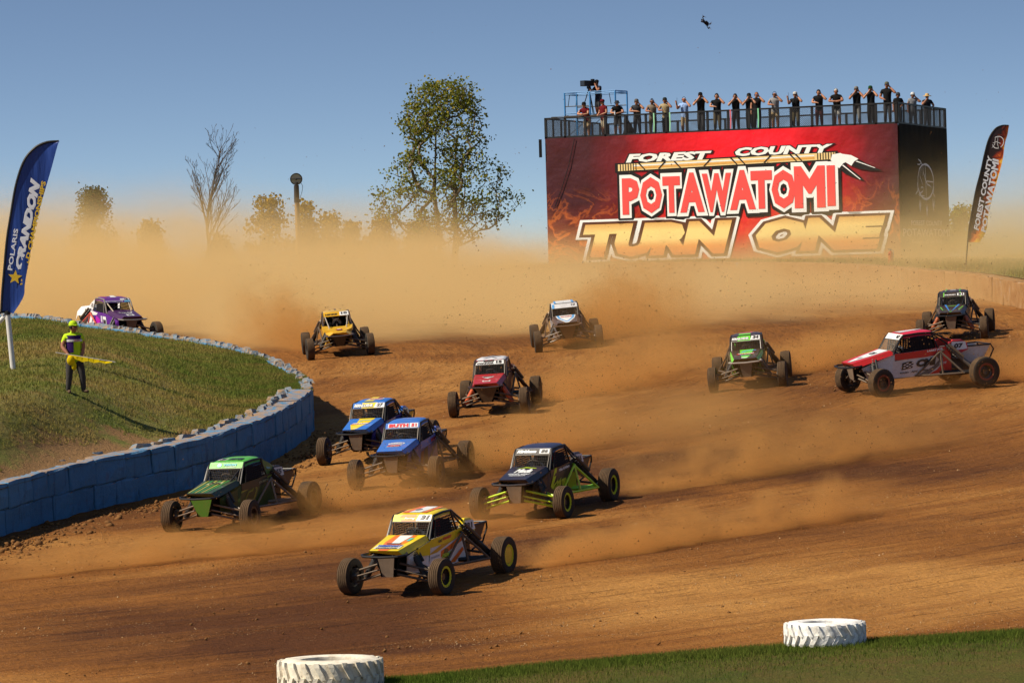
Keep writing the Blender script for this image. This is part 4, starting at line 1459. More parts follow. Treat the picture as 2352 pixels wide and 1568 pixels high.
def tyre_mesh(R_, W, ribs, name):
    """axis along x; ribbed tread and rounded shoulders"""
    h_ = W / 2
    pr = [(R_ * .54, -h_ * .62, 1), (R_ * .60, -h_ * .90, 1), (R_ * .78, -h_ * 1.0, 1), (R_ * .92, -h_ * .93, 1), (R_ * .965, -h_ * .84, 0)]
    n = ribs; g0, g1 = -h_ * .84, h_ * .84
    for k in range(n):
        a = g0 + (g1 - g0) * (k + .06) / n; b = g0 + (g1 - g0) * (k + .80) / n; c = g0 + (g1 - g0) * (k + .94) / n
        crown = lambda q: R_ * (1 - 0.035 * (q / h_) ** 2)
        pr += [(crown(a), a, 0), (crown(b), b, 0), (crown(b) - .016, b + .004, 0), (crown(c) - .016, c, 0)]
    pr += [(R_ * .965, h_ * .84, 1), (R_ * .92, h_ * .93, 1), (R_ * .78, h_ * 1.0, 1), (R_ * .60, h_ * .90, 1), (R_ * .54, h_ * .62, 1)]
    mb = MB(); mb.lathe(pr, (0, 0, 0), (1, 0, 0), 40)
    return mb.mesh(name, [M_TREAD, M_SIDEW], 35)


TYRE_F = tyre_mesh(RF, 0.27, 5, 'tyre'); TYRE_R = tyre_mesh(RR, 0.32, 7, 'tyre')
_rim = {}


def rim_meshes(R_, W, mat_rim, mat_ring, cover):
    k = (R_, mat_rim.name, mat_ring.name, cover.name if cover else None)
    if k in _rim: return _rim[k]
    h_ = W / 2
    mb = MB()
    mb.lathe([(R_ * .56, -h_ * .7), (R_ * .52, -h_ * .62), (R_ * .50, 0), (R_ * .52, h_ * .62), (R_ * .56, h_ * .7)], (0, 0, 0), (1, 0, 0), 28)
    mb.lathe([(0.0, h_ * .30), (R_ * .18, h_ * .34), (R_ * .22, h_ * .12), (R_ * .40, h_ * .02), (R_ * .51, h_ * .18)], (0, 0, 0), (1, 0, 0), 28)
    mb.lathe([(0.0, -h_ * .45), (R_ * .30, -h_ * .45), (R_ * .32, -h_ * .1), (R_ * .5, -h_ * .1)], (0, 0, 0), (1, 0, 0), 28)
    for q in range(8):
        a = q * PI / 4
        mb.lathe([(.012, 0), (.012, .03)], (h_ * .10, R_ * .28 * math.cos(a), R_ * .28 * math.sin(a)), (1, 0, 0), 6, caps=True)
    disc = mb.mesh('wheel', mat_rim, 40)
    mb = MB()
    mb.lathe([(R_ * .60, h_ * .70), (R_ * .595, h_ * .80), (R_ * .46, h_ * .78), (R_ * .45, h_ * .66)], (0, 0, 0), (1, 0, 0), 32)
    for q in range(16):
        a = q * PI / 8
        mb.lathe([(.009, 0), (.009, .012)], (h_ * .79, R_ * .53 * math.cos(a), R_ * .53 * math.sin(a)), (1, 0, 0), 5, caps=True)
    ring = mb.mesh('bead_ring', mat_ring, 40)
    cov = None
    if cover:
        mb = MB(); mb.lathe([(0.0, h_ * .76), (R_ * .44, h_ * .74)], (0, 0, 0), (1, 0, 0), 28); cov = mb.mesh('wheel_cover', cover, 40)
    _rim[k] = (disc, ring, cov)
    return _rim[k]


def coil(a, b, r, turns, w, n=8):
    a, b = Vector(a), Vector(b); d = b - a; R = rot_to(d); L = d.length
    return [a + R @ Vector((r * math.cos(2 * PI * k / n), r * math.sin(2 * PI * k / n), L * k / (n * turns))) for k in range(int(n * turns) + 1)]


def rot_align(x, y, th, tilt_roll=0.0, tilt_pitch=0.0, lift=0.0):
    """matrix that stands a car on the ground under its wheels"""
    a = -math.radians(th)
    f_ = Vector((math.sin(a), -math.cos(a), 0)); l_ = Vector((math.cos(a), math.sin(a), 0))
    h_ = lambda p: gz(p.x, p.y)
    c = Vector((x, y, 0))
    zf = (h_(c + f_ * LB / 2 + l_ * HT) + h_(c + f_ * LB / 2 - l_ * HT)) / 2; zr = (h_(c - f_ * LB / 2 + l_ * HT) + h_(c - f_ * LB / 2 - l_ * HT)) / 2
    zl = (h_(c + f_ * LB / 2 + l_ * HT) + h_(c - f_ * LB / 2 + l_ * HT)) / 2; zr2 = (h_(c + f_ * LB / 2 - l_ * HT) + h_(c - f_ * LB / 2 - l_ * HT)) / 2
    back = (-f_ * LB + Vector((0, 0, zr - zf + tilt_pitch * LB))).normalized()
    left = (l_ * 2 * HT + Vector((0, 0, zl - zr2 + tilt_roll * 2 * HT))).normalized()
    n_ = left.cross(back).normalized(); back = n_.cross(left)
    z = (zf + zr) / 2 + lift
    return Matrix(((left.x, back.x, n_.x, x), (left.y, back.y, n_.y, y), (left.z, back.z, n_.z, z), (0, 0, 0, 1)))


def make_buggy(sp):
    C = {c[0]: c for c in CARS}[sp['key']]
    _, x, y, th, bank = C
    root = empty('race_buggy', (0, 0, 0), 0, sp['label'], 'buggy', 'race buggies on the dirt track')
    root.matrix_world = rot_align(x, y, th, sp.get('roll', 0), sp.get('pitch', 0), sp.get('lift', -0.01))
    if 'scale' in sp: root.matrix_world = root.matrix_world @ Matrix.Scale(sp['scale'], 4)
    pm = lambda c, d=None: paint(c, 0.35, 0, sp.get('dirt', .35) if d is None else d) if isinstance(c, tuple) else c
    hood_m, side_m, roof_m, vis_m = pm(sp['hood']), pm(sp['side']), pm(sp['roof']), pm(sp['visor'])
    tube_m = pm(sp['cage']) if 'cage' in sp else M_TUBE
    arm_m = pm(sp['arms']) if 'arms' in sp else M_STEEL
    nerf_m = pm(sp['nerf']) if 'nerf' in sp else (arm_m if 'arms' in sp else M_STEEL)
    shk_m = pm(sp['shock']) if 'shock' in sp else M_SHOCK
    surf = {}

    # ---- hood
    zn, zc = sp.get('nose_z', .99), sp.get('cowl_z', 1.165)
    nw, cw = sp.get('nose_w', .33), sp.get('cowl_w', .44)
    hood = Patch(B(-nw, -.50, zn), B(nw, -.50, zn), B(cw, .62, zc), B(-cw, .62, zc))
    mb = MB()
    hood.face(mb, 0)
    for s in (1, -1):
        a, b = B(s * nw, -.50, zn), B(s * cw, .62, zc); c, d = B(s * .50, .70, 1.05), B(s * .42, -.38, zn - .13)
        mb.poly([a, d, c, b] if s > 0 else [b, c, d, a])
        e = B(s * nw * .9, -.48, zn - .035)
        mb.poly([e, d, a] if s > 0 else [a, d, e])
    mb.poly([B(-nw * .9, -.48, zn - .035), B(nw * .9, -.48, zn - .035), B(nw, -.50, zn), B(-nw, -.50, zn)])
    mb.poly([B(-.5, .70, 1.05), B(-.42, -.38, zn - .13), B(-nw * .9, -.48, zn - .035), B(nw * .9, -.48, zn - .035), B(.42, -.38, zn - .13), B(.5, .70, 1.05)][::-1])
    ho = mb.build('hood', hood_m, root)
    if sp.get('scoop'):
        mb = MB()
        for s in (1, -1):
            mb.add([B(s * .10, -.40, zn + .02), B(s * .47, .05, zn + .10), B(s * .54, .70, zc + .06), B(s * .30, .70, zc + .05), B(s * .46, .10, zn - .14), B(s * .56, .75, 1.0)],
                   [(0, 1, 3), (1, 2, 3), (0, 4, 1), (1, 4, 5, 2)] if s > 0 else [(3, 1, 0), (3, 2, 1), (1, 4, 0), (2, 5, 4, 1)])
        mb.build('front_cowl', hood_m, root, 60)
    if sp.get('hood_edge'):
        mb = MB()
        for s in (1, -1):
            q = [B(s * (nw + .01), -.48, zn - .01), B(s * .425, -.38, zn - .125), B(s * .507, .70, 1.055), B(s * (cw + .035), .62, zc - .03)]
            mb.poly(q if s > 0 else q[::-1])
        mb.v = [(p[0] * 1.012, p[1], p[2] + .004) for p in mb.v]
        mb.build('hood_trim', pm(sp['hood_edge']), ho)
    surf['hood'] = (hood, ho)

    # ---- nose plate and floor
    mb = MB(); w1 = sp.get('plate_w', .20)
    mb.slab([B(-w1, -.42, zn - .12), B(w1, -.42, zn - .12), B(.12, -.36, .42), B(-.12, -.36, .42)][::-1], (0, 1, 0), .025)
    mb.build('nose_plate', pm(sp['nose_plate']) if 'nose_plate' in sp else M_MUDP, root)
    mb = MB()
    mb.add([B(-.17, -.36, .42), B(.17, -.36, .42), B(.30, .30, .40), B(.50, .75, .39), B(.50, 2.45, .41), B(-.50, 2.45, .41), B(-.50, .75, .39), B(-.30, .30, .40)], [tuple(range(7, -1, -1))])
    for s in (1, -1):
        q = [B(s * .17, -.34, .42), B(s * .22, .30, .40), B(s * .26, .35, .92), B(s * .24, -.34, .80)]
        mb.poly(q if s > 0 else q[::-1])
    mb.poly([B(-.44, .82, .42), B(.44, .82, .42), B(.44, .74, 1.04), B(-.44, .74, 1.04)])
    mb.poly([B(.45, 2.05, .42), B(-.45, 2.05, .42), B(-.38, 1.93, 1.34), B(.38, 1.93, 1.34)])  # black backing behind the seat, added to darken the view into the cockpit
    mb.poly([B(.45, 2.04, .42), B(-.45, 2.04, .42), B(-.38, 1.92, 1.34), B(.38, 1.92, 1.34)][::-1])
    mb.build('chassis_pan', M_DARK, root)

    # ---- side panels, one sheet each side
    for s in (1, -1):
        mb = MB()
        A_ = [B(s * .30, -.05, .46), B(s * .485, .55, .41), B(s * .50, 1.60, .40), B(s * .50, 2.35, .43)]
        T_ = [B(s * .43, -.25, zn - .150), B(s * .502, .70, 1.055), B(s * .505, 1.60, 1.085), B(s * .49, 2.35, 1.14)]
        for k in range(3):
            q = [A_[k], A_[k + 1], T_[k + 1], T_[k]]
            mb.poly(q if s > 0 else q[::-1])
            q2 = [Vector((p.x - s * .02, p.y, p.z)) for p in q]
            mb.poly(q2[::-1] if s > 0 else q2)
        o = mb.build('side_panel', side_m, root)
        if s > 0: P_ = Patch(A_[1], A_[3], T_[3], T_[1])
        else: P_ = Patch(A_[3], A_[1], T_[1], T_[3])
        surf['side+' if s > 0 else 'side-'] = (P_, o)
        if sp.get('side_up'):
            mb = MB()
            q = [T_[1] + Vector((s * .008, 0, -.17)), T_[2] + Vector((s * .008, 0, -.19)), T_[3] + Vector((s * .008, 0, -.16)), T_[3] + Vector((s * .008, 0, 0)), T_[2] + Vector((s * .008, 0, 0)), T_[1] + Vector((s * .008, 0, 0))]
            f1, f2 = [q[0], q[1], q[4], q[5]], [q[1], q[2], q[3], q[4]]
            for f_ in (f1, f2): mb.poly(f_ if s > 0 else f_[::-1])
            mb.build('belt_panel', pm(sp['side_up']), o)

    # ---- roof and visor
    rw = .43
    roof = Patch(B(-rw, 1.00, 1.51), B(rw, 1.00, 1.51), B(rw - .02, 1.86, 1.55), B(-rw + .02, 1.86, 1.55))
    mb = MB()
    sec = [(-.47, -.075), (-.44, -.02), (-.36, .012), (-.18, .025), (.18, .025), (.36, .012), (.44, -.02), (.47, -.075)]
    st_ = [(1.00, 1.530, 1.0), (1.10, 1.555, 1.0), (1.45, 1.580, .99), (1.80, 1.570, .97), (1.88, 1.550, .96)]
    for (u, z, k) in st_:
        for (xx_, dz) in sec: mb.v.append(tuple(B(xx_ * k, u, z + dz)))
    m_ = len(sec)
    for a in range(len(st_) - 1):
        for b in range(m_ - 1):
            mb.f.append((a * m_ + b, a * m_ + b + 1, (a + 1) * m_ + b + 1, (a + 1) * m_ + b)); mb.m.append(0)
    n0 = len(mb.v)
    mb.v += [(p[0], p[1], p[2] - .03) for p in mb.v[:n0]]
    mb.f += [tuple(i_ + n0 for i_ in q[::-1]) for q in mb.f[:]]; mb.m += [0] * (len(mb.f) - len(mb.m))
    ro = mb.build('roof', roof_m, root, 50)
    roof_c = Patch(B(-.36, 1.04, 1.578), B(.36, 1.04, 1.578), B(.35, 1.80, 1.616), B(-.35, 1.80, 1.616))
    surf['roof'] = (roof_c, ro)
    vis = Patch(B(-.455, .885, 1.415), B(.455, .885, 1.415), B(.445, .995, 1.550), B(-.445, .995, 1.550))
    mb = MB(); vis.face(mb, 0); mb.poly([vis.at(0, 0, -.015), vis.at(0, 1, -.015), vis.at(1, 1, -.015), vis.at(1, 0, -.015)])
    for a, b in (((0, 0), (1, 0)), ((1, 0), (1, 1)), ((1, 1), (0, 1)), ((0, 1), (0, 0))):
        mb.poly([vis.at(*b), vis.at(*a), vis.at(*a, -.015), vis.at(*b, -.015)][::-1])
    vo = mb.build('visor', vis_m, root)
    surf['visor'] = (vis, vo)

    # ---- cage
    def pipe(name, pts, r=.024, n=6, mat=None, parent=root):
        q = MB(); q.tube(pts, r, n); return q.build(name, mat or tube_m, parent, True)
    for s in (1, -1):
        pipe('cage_rail', [B(s * .50, .66, 1.05), B(s * .475, .90, 1.43), B(s * .465, 1.00, 1.525), B(s * .46, 1.45, 1.545), B(s * .44, 1.86, 1.53), B(s * .43, 2.25, 1.33), B(s * .40, 2.85, 1.02)], .027)
        pipe('door_pillar', [B(s * .445, 1.84, 1.51), B(s * .50, 1.98, 1.10)], .024)
        pipe('door_brace', [B(s * .49, .95, 1.06), B(s * .48, 1.02, 1.44)], .018)
        pipe('rear_stay', [B(s * .44, 1.90, 1.46), B(s * .46, 2.40, 1.10)], .022)
        if sp.get('front_stay'):
            pipe('front_stay', [B(s * .30, .30, 1.02), B(s * .40, .93, 1.42)], .02, mat=pm(sp['front_stay']) if isinstance(sp['front_stay'], tuple) else None)
    pipe('cage_crossbar', [B(-.44, 1.87, 1.50), B(.44, 1.87, 1.50)], .024)
    pipe('cage_crossbar', [B(-.40, 2.80, 1.04), B(.40, 2.80, 1.04)], .024)
    pipe('cage_crossbar', [B(-.42, 1.92, 1.40), B(.40, 2.0, 1.0)], .02)

    # ---- windscreen mesh
    ws = Patch(B(-.455, .66, 1.125), B(.455, .66, 1.125), B(.445, .88, 1.41), B(-.445, .88, 1.41))
    if not sp.get('no_screen'):
        mb = MB()
        for k in range(1, 18):
            mb.tube([ws.at(k / 18, 0), ws.at(k / 18, 1)], .0035, 3)
        for k in range(1, 8):
            mb.tube([ws.at(0, k / 8, .003), ws.at(1, k / 8, .003)], .0035, 3)
        so = mb.build('screen_mesh', M_WIRE, root)
        for (a, b) in (((0, .02), (1, .02)), ((0, .98), (1, .98)), ((0.01, 0), (0.01, 1)), ((.99, 0), (.99, 1))):
            q = MB(); q.tube([ws.at(*a, .006), ws.at(*b, .006)], .013, 5); q.build('screen_frame', M_WIRE if 'screen_frame' not in sp else pm(sp['screen_frame']), so)
    # ---- side window nets
    for s in (1, -1):
        net = MB()
        pa = Patch(B(s * .497, .98, 1.09), B(s * .497, 1.90, 1.10), B(s * .455, 1.80, 1.47), B(s * .465, 1.06, 1.45))
        for k in range(11): net.poly([pa.at(k / 11 + .01, 0), pa.at(k / 11 + .058, 0), pa.at(k / 11 + .058, 1), pa.at(k / 11 + .01, 1)])
        for k in range(7): net.poly([pa.at(0, k / 7 + .02, .004), pa.at(1, k / 7 + .02, .004), pa.at(1, k / 7 + .095, .004), pa.at(0, k / 7 + .095, .004)])
        net.build('window_net', M_NET, root)
    # ---- seat, steering wheel, dash
    mb = MB(); mb.box(B(0, 1.42, .56), (.46, .52, .14)); mb.box(B(0, 1.72, .90), (.44, .12, .72), Matrix.Rotation(-.20, 3, 'X'), taper=.8); mb.box(B(0, 1.80, 1.30), (.26, .10, .20))
    for s in (1, -1): mb.box(B(s * .20, 1.70, 1.28), (.04, .22, .20)); mb.box(B(s * .23, 1.62, .9), (.05, .3, .4))
    mb.build('seat', pm(sp['seat']) if 'seat' in sp else M_NET, root)
    mb = MB(); R_ = Matrix.Rotation(-.9, 3, 'X')
    mb.tube([B(0, .98, 1.16) + R_ @ Vector((.165 * math.cos(a), .165 * math.sin(a), 0)) for a in np.linspace(0, 2 * PI, 17)[:-1]], .016, 6, closed=True)
    mb.tube([B(0, .98, 1.16), B(0, .80, 1.02)], .018, 6)
    for a in (0.5, 2.6, 4.7): mb.tube([B(0, .98, 1.16), B(0, .98, 1.16) + R_ @ Vector((.165 * math.cos(a), .165 * math.sin(a), 0))], .01, 4)
    mb.build('steering_wheel', plain('suede_grey', (0.12, 0.09, 0.07), 0.9), root, True)

    # ---- bumper hoop
    bz = zn - .09
    mb = MB()
    mb.tube([B(-.33, -.12, bz + .02), B(-.46, -.34, bz), B(-.50, -.52, bz), B(-.40, -.66, bz - .01), B(0, -.72, bz - .02), B(.40, -.66, bz - .01), B(.50, -.52, bz), B(.46, -.34, bz), B(.33, -.12, bz + .02)], .028, 7)
    mb.tube([B(-.50, -.52, bz), B(-.36, -.20, bz - .0), B(-.2, -.36, bz + .01)], .014, 5)
    mb.tube([B(.50, -.52, bz), B(.36, -.20, bz - .0), B(.2, -.36, bz + .01)], .014, 5)
    mb.build('front_bumper', pm(sp['bumper']) if 'bumper' in sp else tube_m, root, True)

    # ---- suspension
    steer = math.radians(sp.get('steer', 0))
    for s in (1, -1):
        kx = s * (HT - .17)
        pipe('control_arm', [B(s * .17, -.26, .47), B(kx, -.02, .27)], .028, 6, arm_m)
        pipe('control_arm', [B(s * .24, .30, .45), B(kx, .04, .27)], .026, 6, arm_m)
        pipe('control_arm', [B(s * .18, -.22, .70), B(kx, -.02, .50)], .026, 6, arm_m)
        pipe('control_arm', [B(s * .25, .26, .70), B(kx, .05, .50)], .024, 6, arm_m)
        pipe('tie_rod', [B(s * .17, -.30, .58), B(kx, -.14, .39)], .020, 6, arm_m)
        mb = MB(); mb.box(B(kx + s * .03, 0, .385), (.07, .10, .34)); mb.lathe([(.075, 0), (.085, .02), (.085, .12)], B(kx, 0, RF), (s, 0, 0), 12, caps=True); mb.build('knuckle', M_ENG, root)
        a, b = B(s * .34, .10, .97), B(s * .70, .02, .36)
        d = b - a
        mb = MB(); mb.tube([a + d * .30, b], .074, 10); mb.tube([a, a + d * .5], .026, 8); mb.lathe([(.06, -.02), (.06, .02)], a + d * .08, d, 10, caps=True)
        sho = mb.build('front_shock', shk_m, root, True)
        mb = MB(); mb.tube(coil(a + d * .05, a + d * .34, .062, 5, .01), .013, 4); mb.build('spring', sp.get('spring') and pm(sp['spring']) or M_CHROME, sho, True)
        mb = MB(); mb.tube([a + Vector((s * .10, .06, -.02)), a + Vector((s * .10, .06, -.02)) + d * .42], .032, 8); mb.build('reservoir', M_SHOCK, sho, True)
        # rear trailing arm, axle, shock
        mb = MB()
        mb.tube([B(s * .44, 1.95, .46), B(s * .72, 2.55, .40), B(s * (HT - .17), 3.05, .43)], [.05, .07, .06], 6)
        mb.tube([B(s * .30, 2.35, .45), B(s * (HT - .17), 3.00, .40)], .035, 6)
        mb.build('trailing_arm', pm(sp['trail']) if 'trail' in sp else (M_TUBE if 'arms' not in sp else arm_m), root, True)
        mb = MB(); mb.tube([B(s * .18, 3.02, .52), B(s * HT, LB, RR)], .028, 8); mb.lathe([(.09, 0), (.09, .10)], B(s * (HT - .17), LB, RR), (s, 0, 0), 12, caps=True); mb.build('axle_shaft', M_ENG, root, True)
        a, b = B(s * .47, 2.22, 1.16), B(s * .80, 2.86, .50); d = b - a
        mb = MB(); mb.tube([a, a + d * .45], .035, 8); mb.tube([a + d * .38, b], .062, 10); sho = mb.build('rear_shock', pm(sp['rshock']) if 'rshock' in sp else M_SHOCK, root, True)
        mb = MB(); mb.tube(coil(a + d * .05, a + d * .60, .066, 8, .01), .012, 4); mb.build('spring', M_SHOCK, sho, True)
        mb = MB(); a2 = a + Vector((s * .09, .05, .02)); mb.tube([a2, a2 + d * .55], .040, 8); mb.build('reservoir', M_STEEL, sho, True)
        # side nerf frame
        pipe('side_nerf', [B(s * .52, 1.25, .42), B(s * .74, 1.75, .415), B(s * 1.00, 2.50, .42)], .030, 6, nerf_m)
        pipe('side_nerf', [B(s * .52, 1.30, .43), B(s * .60, 1.95, .98), B(s * .60, 2.05, 1.02), B(s * .52, 2.15, 1.03)], .028, 6, nerf_m)
        pipe('side_nerf', [B(s * .61, 2.00, 1.01), B(s * .99, 2.47, .43)], .028, 6, nerf_m)
        pipe('side_nerf', [B(s * .61, 2.00, 1.00), B(s * .74, 1.98, .43)], .026, 6, nerf_m)

    # ---- engine and tail
    mb = MB(); mb.box(B(0, 2.55, .72), (.50, .55, .46)); mb.box(B(0, 2.55, 1.00), (.34, .40, .16)); mb.box(B(0, 3.0, .52), (.36, .5, .30))
    for s in (1, -1):
        for k in range(3): mb.tube([B(s * .25, 2.4 + .12 * k, .86), B(s * .36, 2.45 + .12 * k, .78), B(s * .34, 2.95, .70), B(s * .22, 3.45, .86)], .030, 6)
    mb.build('engine', M_ENG, root)
    tail = pm(sp['tail']) if 'tail' in sp else paint((0.030, 0.022, 0.018), .5, 0, .5)
    for s in (1, -1):
        mb = MB()
        q = [B(s * .40, 2.55, .78), B(s * .40, 3.10, .58), B(s * .36, 3.35, .66), B(s * .42, 3.58, 1.04), B(s * .44, 2.72, 1.05)]
        mb.slab(q if s < 0 else q[::-1], (s, 0, 0), -.012)
        to = mb.build('tail_panel', tail, root)
        surf['tail+' if s > 0 else 'tail-'] = (Patch(B(.41, 2.7, .70), B(.41, 3.45, .70), B(.43, 3.45, 1.1), B(.43, 2.7, 1.1)) if s > 0 else Patch(B(-.41, 3.45, .70), B(-.41, 2.7, .70), B(-.43, 2.7, 1.1), B(-.43, 3.45, 1.1)), to)
        pipe('rear_bumper', [B(s * .44, 2.75, 1.07), B(s * .44, 3.58, 1.06), B(s * .40, 3.68, .92), B(s * .34, 3.55, .62), B(s * .30, 3.10, .52)], .022, 6)
    pipe('rear_bumper', [B(-.44, 3.58, 1.06), B(.44, 3.58, 1.06)], .022)
    pipe('rear_bumper', [B(-.34, 3.56, .63), B(.34, 3.56, .63)], .022)
    mb = MB(); mb.slab([B(-.40, 2.75, .98), B(.40, 2.75, .98), B(.40, 3.50, .96), B(-.40, 3.50, .96)], (0, 0, 1), .012); mb.build('tail_deck', M_DARK, root)

    # ---- rear pods with number plates
    pz = sp.get('pod_z', 0)
    for s in (1, -1):
        mb = MB()
        lo_, hi_ = .96 + pz, 1.26 + pz
        ring_ = [(2.28, lo_ + .06, .50), (2.34, hi_ - .05, .49), (2.46, hi_ + .02, .47), (2.72, hi_, .47), (2.86, hi_ - .10, .49), (2.86, lo_ + .02, .51), (2.60, lo_ - .06, .52)]
        out = [B(s * w_, u, z) for (u, z, w_) in ring_]; inn = [B(s * (w_ - .10), u, z) for (u, z, w_) in ring_]
        nn_ = len(out)
        F = [tuple(range(nn_)), tuple(range(2 * nn_ - 1, nn_ - 1, -1))] + [(i_, nn_ + i_, nn_ + (i_ + 1) % nn_, (i_ + 1) % nn_) for i_ in range(nn_)]
        mb.add(out + inn, F if s < 0 else [q[::-1] for q in F])
        po = mb.build('rear_pod', pm(sp['pod']), root)
        if s > 0: P_ = Patch(B(.525, 2.34, lo_ + .03), B(.525, 2.84, lo_ + .05), B(.50, 2.80, hi_ - .05), B(.50, 2.40, hi_ - .03))
        else: P_ = Patch(B(-.525, 2.84, lo_ + .05), B(-.525, 2.34, lo_ + .03), B(-.50, 2.40, hi_ - .03), B(-.50, 2.80, hi_ - .05))
        mb = MB(); P_.face(mb, 0, .004); plo = mb.build('number_plate', pm(sp.get('plate', (.78, .78, .76)), .2), po)
        mb = MB(); P_.text(mb, sp['num'], .18, .82, .22, .80, 0, .010, .06, .10); mb.build('plate_number', pm(sp.get('num_col', (.012, .012, .014)), .1), po)

    # ---- sails behind the cockpit
    if 'sail' in sp:
        for s in (1, -1):
            mb = MB()
            q = [B(s * .475, 1.95, 1.12), B(s * .46, 2.50, 1.10), B(s * .44, 2.62, 1.17), B(s * .45, 2.25, 1.37), B(s * .455, 1.90, 1.50)]
            mb.slab(q if s < 0 else q[::-1], (s, 0, 0), .012)
            o = mb.build('sail_panel', pm(sp['sail']), root)
            P_ = Patch(B(.495, 1.98, 1.14), B(.495, 2.30, 1.14), B(.475, 2.20, 1.36), B(.475, 1.94, 1.44)) if s > 0 else Patch(B(-.495, 2.30, 1.14), B(-.495, 1.98, 1.14), B(-.475, 1.94, 1.44), B(-.475, 2.20, 1.36))
            surf['sail+' if s > 0 else 'sail-'] = (P_, o)
    if 'tail_body' in sp:
        for s in (1, -1):
            mb = MB()
            # swept bodywork from the side panel over the rear arch to the tail
            up_ = [(2.00, 1.12), (2.35, 1.20), (2.75, 1.24), (3.20, 1.20), (3.60, 1.02), (3.68, .86)]
            dn_ = [(1.75, .45), (2.30, .45), (2.62, .80), (3.00, .90), (3.40, .88), (3.60, .70)]
            for k in range(5):
                q = [B(s * .55, *dn_[k]), B(s * .55, *dn_[k + 1]), B(s * .48, *up_[k + 1]), B(s * .48, *up_[k])]
                mb.poly(q if s > 0 else q[::-1])
                q2 = [B(s * .48, *up_[k]), B(s * .48, *up_[k + 1]), B(0, up_[k + 1][0], up_[k + 1][1] + .05), B(0, up_[k][0], up_[k][1] + .05)]
                mb.poly(q2 if s > 0 else q2[::-1])
            mb.build('rear_bodywork', pm(sp['tail_body'], .1), root, 50)

    # ---- wheels
    rim_m = pm(sp.get('rim', (.03, .03, .03)))
    ring_m = pm(sp.get('ring', (.05, .045, .04)))
    for s in (1, -1):
        for fr in (1, 0):
            R_, W, tm = (RF, .27, TYRE_F) if fr else (RR, .32, TYRE_R)
            cov = pm(sp['cover'], .2) if ('cover' in sp and not fr) else None
            disc, ring_o, cm = rim_meshes(R_, W, rim_m, ring_m, cov)
            w = link('wheel', disc, root)
            w.location = B(s * HT, 0 if fr else LB, R_)
            w.rotation_euler = (0, 0, (-steer if fr else 0) + (0 if s > 0 else PI))
            ty = link('tyre', tm, w); ty.rotation_euler = (random.uniform(0, 6), 0, 0)
            link('bead_ring', ring_o, w)
            if cm: link('wheel_cover', cm, w)

    # ---- livery: flat colour and lettering on the panels
    for (where, kind, *a) in sp.get('art', []):
        P_, own = surf[where]
        mb = MB()
        if kind == 'poly':
            pts, col, off = a[0], a[1], (a[2] if len(a) > 2 else .004)
            P_.decal(mb, pts, 0, off); nm = 'graphic'
        elif kind == 'text':
            s_, x0, x1, y0, y1, col = a[:6]
            kw = a[6] if len(a) > 6 else {}
            P_.text(mb, s_, x0, x1, y0, y1, 0, kw.get('off', .011), kw.get('bold', .05), kw.get('shear', .0), kw.get('grow', 0)); nm = 'lettering'
        mb.build(nm, pm(col, sp.get('dirt', .3) * .5), own)
    return root
# ------------------------------------------------------------------ the field of twelve
WH, BK = (.80, .80, .78), (.012, .012, .014)
YE, OR, RD = (.80, .60, .008), (.80, .17, .02), (.60, .010, .014)
NEON, GN, LIME = (.52, .72, .015), (.045, .33, .035), (.14, .70, .03)
BL, LB_, NV = (.016, .165, .60), (.10, .38, .75), (.006, .010, .028)
GD, PU, MG, RW = (.66, .37, .018), (.115, .018, .27), (.45, .01, .42), (.33, .006, .018)
SV = (.36, .36, .38)


def bar(x0, y0, x1, y1): return [(x0, y0), (x1, y0), (x1, y1), (x0, y1)]


def para(x0, y0, x1, y1, k): return [(x0, y0), (x1, y0), (x1 + k, y1), (x0 + k, y1)]


